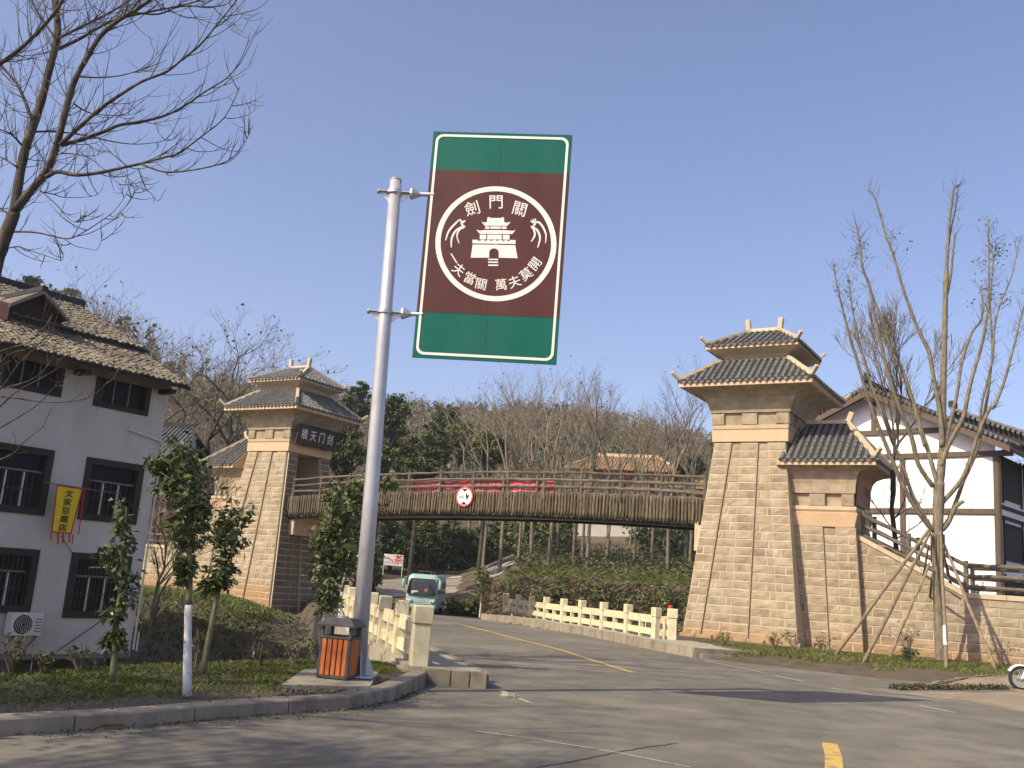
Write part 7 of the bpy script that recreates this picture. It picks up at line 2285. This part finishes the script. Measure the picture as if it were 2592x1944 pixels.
# saplings along the far road edge
G4 = 'saplings with whitewashed stems along the far road edge'
saps = [(1217, 1520, 1432, 64, 'sapling with round green head and whitewashed stem right of the coach'), (1299, 1512, 1470, 63, 'sapling by the far end of the right balustrade'), (1362, 1512, 1480, 63, 'bluish sapling behind the third post of the right balustrade'), (1636, 1558, 1490, 60, 'sapling with whitewashed stem before the right tower, left one'), (1688, 1560, 1480, 60, 'sapling with whitewashed stem before the right tower, middle one'), (1733, 1560, 1495, 60, 'sapling with whitewashed stem close to the right tower')]
sp0 = None
for i, (px, by, ty, Y, lab) in enumerate(saps):
    p = ony(px, by, Y); z0 = gz(p[0], Y)
    H = float(ony(px, ty, Y)[2]) - z0
    if sp0 is None:
        sp0 = thing('sapling', lab, 'sapling', (p[0], Y, z0), 0, G4)
        mb = MB(); mb.tube([(0, 0, -.1), (.02, 0, .9)], [.05, .042], 7); mb.build('stem', M['lime_bark'], sp0)
        mb = MB(); mb.tube([(.02, 0, .9), (.03, 0, 1.6), (.02, 0, 2.4)], [.042, .03, .012], 6); mb.build('upper_stem', M['bark'], sp0)
        r_ = np.random.default_rng(5); e = r_.normal(size=(340, 3)); e /= np.linalg.norm(e, axis=1)[:, None]
        leaves_obj('crown', e * (r_.uniform(.15, 1, 340) ** .5)[:, None] * np.array([.5, .5, .75]) + np.array([.03, 0, 2.1]), .2, [M['leaf'], M['leaf_olive']], sp0, r_, world=False, weights=[.5, .5], aspect=.5)
        sp0.scale = (H / 2.8,) * 3
    else:
        copy_tree(sp0, (p[0], Y, z0), i * 1.1, H / 2.8, lab)

# grass and weeds
rg = np.random.default_rng(40)
n = 330000
P = np.stack([rg.uniform(-11, -.8, n), rg.uniform(8.5, 18.2, n)], 1)
dk = float(1) * (x_left(P[:, 1]) - P[:, 0])
yb_ = np.interp(P[:, 0], _vx, _vy)
dens_ = sstep(.75, 1.6, dk) * (.25 + .75 * sstep(.9, 1.5, np.sin(P[:, 0] * 2.3 + P[:, 1]) * .4 + np.sin(P[:, 1] * 3.1) * .3 + 1.2))
dens_ = np.where(P[:, 1] > 15.1 * K, sstep(.3, .6, x_balL(P[:, 1]) - P[:, 0]) * (P[:, 1] < 17.2 * K), dens_)
# bare earth in front of the slab
padc = np.mean(pad, axis=0)
inpad = (np.abs(P[:, 0] - padc[0]) < .62) & (np.abs(P[:, 1] - padc[1]) < .95)
ok = (dk > .5) & (P[:, 1] < yb_ + .5) & (rg.random(n) < dens_) & ~inpad
blades('verge_grass', P[ok], .055, 41, ('grass', 'leaf_light', 'leaf_dry'), (.76, .12, .12), lean=.6, w=.005)
n = 110000
P = np.stack([rg.uniform(7.0, 19, n), rg.uniform(25.0, 33.5, n)], 1)
q = P - OR[:2]; qv = q @ V[:2]; qu = q @ U[:2]
edge = np.minimum(P[:, 0] - x_right(P[:, 1]), P[:, 1] - np.interp(P[:, 0], [8 * K, 12.5 * K, 34 * K], [24.9 * K, 24.4 * K, 23.6 * K]))
front = np.where(qu < 2.1 * K, -2.25 * K, np.where(qu < 3.9 * K, -1.3 * K, -1.08 * K))
ok = (edge > .25) & (qv < front) & (rg.random(n) < .62 * sstep(.3, 2.2, edge + .9 * np.sin(P[:, 0] * 2.2) * np.sin(P[:, 1] * 2.7)))
blades('right_verge_grass', P[ok], .10, 42, ('grass', 'leaf_olive', 'leaf_dry'), (.5, .2, .3), w=.009)
n = 16000
P = np.stack([rg.uniform(-22, -10, n), rg.uniform(40, 49, n)], 1)
q = P - OL[:2]; ok = (q @ V[:2] < -2.2 * K)
blades('lawn_grass', P[ok], .16, 43, ('grass', 'leaf_light'), (.8, .2), w=.018)
# ragged row of dug up turf along the right road edge
n = 2600
pa, pc = onz(2262, 1738, .06), onz(2545, 1738, .06)
t = rg.random(n)
P = np.stack([pa[0] + (pc[0] - pa[0]) * t + rg.normal(0, .05, n), pa[1] + (pc[1] - pa[1]) * t + rg.normal(0, .10, n), rg.uniform(.0, .10, n)], 1)
tag(leaves_obj('turf_edge', P, .075, [M['leaf_dark'], M['soil'], M['dark_bark'], M['leaf_olive']], None, rg, weights=[.2, .35, .35, .10], aspect=.6), kind='stuff')
# fallen leaves and grit in the gutter and on the verge
n = 1500
y = rg.uniform(7.4, 15.6, n); off = np.where(rg.random(n) < .6, -rg.exponential(.12, n), rg.uniform(.05, 1.1, n))
x = x_left(y) - off
z = np.where(off < 0, .008, np.where(off < .27, .185, .19))
P = np.stack([x, y, z + rg.uniform(0, .012, n)], 1)
tag(leaves_obj('leaf_litter', P, .035, [M['leaf_dry'], M['soil'], M['dark_bark'], M['leaf_olive']], None, rg, weights=[.4, .25, .25, .1], droop=0.0, aspect=.6), kind='stuff')
# weeds and dry bushes
def bush(label, px, py, Y, w, h, seed, mats, n=200, size=.12, twigs_=True, z=None, grp=None):
    rg = np.random.default_rng(seed)
    c = ony(px, py, Y); zz = gz(c[0], Y) if z is None else z
    t = thing('shrub', label, 'shrub', (c[0], Y, zz), 0, grp)
    mb = MB(); C = []
    for i in range(16):
        a = rg.uniform(0, 2 * np.pi); d = np.array([math.cos(a) * w * rg.uniform(.2, 1), math.sin(a) * w * .7 * rg.uniform(.2, 1), h * rg.uniform(.5, 1.0)])
        m_ = d * .5 + np.array([0, 0, .12 * h])
        mb.tube([(0, 0, 0), m_, d], [.011, .008, .003], 4, cap=False)
        for _ in range(3):
            s = m_ + (d - m_) * rg.random(); e = s + rg.normal(0, .25, 3) * np.array([w, w, h * .7]) + np.array([0, 0, .08])
            mb.tube([s, e], [.006, .003], 3, cap=False)
            C.append(s + (e - s) * rg.random((max(1, n // 48), 1)) + rg.normal(0, .03, (max(1, n // 48), 3)))
    mb.build('stems', M['wood_grey'], t)
    if n: leaves_obj('foliage', np.concatenate(C), size, [M[m] for m in mats], t, rg, world=False)
    return t
for i, (px, py, z, w, h, n, ms, lab) in enumerate(((2010, 1655, .2, .5, .75, 90, ('leaf_dry',), 'dry weed clump at the foot of the right tower'), (1960, 1645, .2, .35, .5, 80, ('leaf_olive',), 'low green weed at the foot of the right tower'), (2080, 1655, .22, .35, .6, 70, ('leaf_dry', 'leaf_olive'), 'thin weed at the foot of the right pier'),
                                                  (2140, 1640, .22, .3, .6, 60, ('leaf_olive',), 'small weed between the two left props'), (2300, 1668, .22, .7, 1.25, 60, ('leaf_olive', 'leaf_dry'), 'bare thorny bush behind the pale short prop'), (2300, 1680, .2, .35, .45, 160, ('leaf_light', 'leaf'), 'leafy green bush between the props left of the trunk'), (2535, 1690, .2, .75, .9, 20, ('leaf_dry',), 'bare thorny bush at the right end of the wall'), (2468, 1672, .2, .5, .8, 20, ('leaf_dry',), 'thin bare bush right of the trunk'), (1830, 1640, .2, .3, .45, 60, ('leaf_dry', 'leaf_olive'), 'small weed on the plinth of the right tower'))):
    p = onz(px, py, z); bush(lab, px, py, p[1], w, h, 700 + i, ms, n)
for i, (px, py, w, h, n, lab) in enumerate(((25, 1712, .25, .45, 90, 'pale green weed on the verge edge at the far left'), (105, 1712, .16, .25, 60, 'small leafy weed on the verge edge before the house'), (200, 1705, .25, .35, 50, 'brownish weed tuft on the verge edge before the house'), (742, 1685, .25, .4, 90, 'leafy weed at the gully edge left of the litter bin'), (795, 1680, .22, .45, 110, 'leafy weed beside the whitewashed trunk'), (655, 1690, .16, .3, 40, 'thin weed at the gully edge'), (495, 1690, .15, .5, 24, 'thin yellow seedling between the two verge trees'))):
    p = onz(px, py, .17); bush(lab, px, py, p[1], w, h, 720 + i, ('leaf_light', 'leaf_olive'), n, .09)
# shrubs behind the right balustrade
for i, (px, py, Y, w, h, lab) in enumerate(((1440, 1500, 60, 2.2, 2.2, 'brown bramble bush behind the middle of the right balustrade'), (1560, 1500, 58, 2.4, 2.6, 'brown bramble bush behind the right balustrade near the tower'), (1700, 1480, 62, 2.4, 3.4, 'tall dark brushwood between balustrade and right tower'), (1180, 1500, 65, 1.6, 1.2, 'rounded brown bush right of the coach'))):
    bush(lab, px, py, Y, w, h, 740 + i, ('leaf_dry', 'leaf_dark', 'leaf_olive'), 1400, .3)

# pebbles at the slab and rubble bank in the gully
peb = MB(); random.seed(14)
for i in range(150):
    a = random.random()
    p = onz(720 + 230 * a + random.gauss(0, 8), 1742 + random.uniform(-3, 16) + 4 * a, .17)
    r = random.uniform(.012, .035)
    peb.lathe([(0, -.5 * r), (r, -.2 * r), (r * .9, .4 * r), (0, .7 * r)], (p[0], p[1], gz(p[0], p[1]) + .02), 5)
for i in range(220):
    y_ = random.uniform(8.6, 11.5); x_ = float(x_left(y_)) - random.uniform(.4, 1.4)
    r = random.uniform(.006, .022)
    peb.lathe([(0, -.5 * r), (r, -.2 * r), (r * .9, .4 * r), (0, .7 * r)], (x_, y_, gz(x_, y_) + .025), 5)
tag(peb.build('pebbles', M['rubble']), kind='stuff')
for i, (px, py, s_, lab) in enumerate(((1290, 1765, .10, 'broken concrete lump on the road edge beside the left walk'), (2140, 1675, .09, 'pale stone in the grass left of the props'), (385, 1836, .03, 'small stone against the kerb'))):
    p = onz(px, py, .0 if i != 1 else .2); t = thing('stone_lump', lab, 'stone', (p[0], p[1], (gz(p[0], p[1]) if i == 1 else 0)))
    mb = MB(); mb.loft([[(s_ * 1.6 * q * math.cos(a) * random.uniform(.8, 1.2), s_ * q * math.sin(a) * random.uniform(.8, 1.2), z * s_) for a in np.linspace(0, 2 * math.pi, 8)[:-1]] for z, q in ((-.2, .9), (.25, 1.0), (.6, .7))]); mb.build('stone', M['concrete'], t)
# rubble revetment on the far gully bank
rv = thing('rubble_bank', 'rough stone bank on the far side of the gully below the left tower', 'stone bank', (0, 0, 0))
random.seed(17)
for r in range(5):
    x = -16.0
    while x < -7.6:
        w_ = random.uniform(.5, 1.1)
        y_ = 39.5 * K + .25 * r + random.uniform(-.12, .12) + (x + 12) * -.25; z = -3.2 + .42 * r
        t_ = MB(); t_.bbox((x + w_ / 2, y_, z + .2), (w_ - .05, .6, .40), .07, R=Matrix.Rotation(random.uniform(-.08, .08), 3, 'Y') @ Matrix.Rotation(random.uniform(-.2, .2) - .25, 3, 'Z'))
        t_.build('stone', M['rubble'], rv)
        x += w_

# ------------------------------------------------------------------ thin air haze
hz = MB(); hz.b6(-430, 430, -70, 425, -9, 118)
hb = hz.build('haze', None)
hm = bpy.data.materials.new('pale air')
hm.use_nodes = True
hn = hm.node_tree.nodes; hn.clear()
ho = hn.new('ShaderNodeOutputMaterial'); hv = hn.new('ShaderNodeVolumePrincipled')
hv.inputs['Color'].default_value = (.93, .95, 1, 1)
hv.inputs['Density'].default_value = .00042
hv.inputs['Anisotropy'].default_value = .35
hm.node_tree.links.new(hv.outputs[0], ho.inputs['Volume'])
hb.data.materials.append(hm)
tag(hb, kind='stuff')
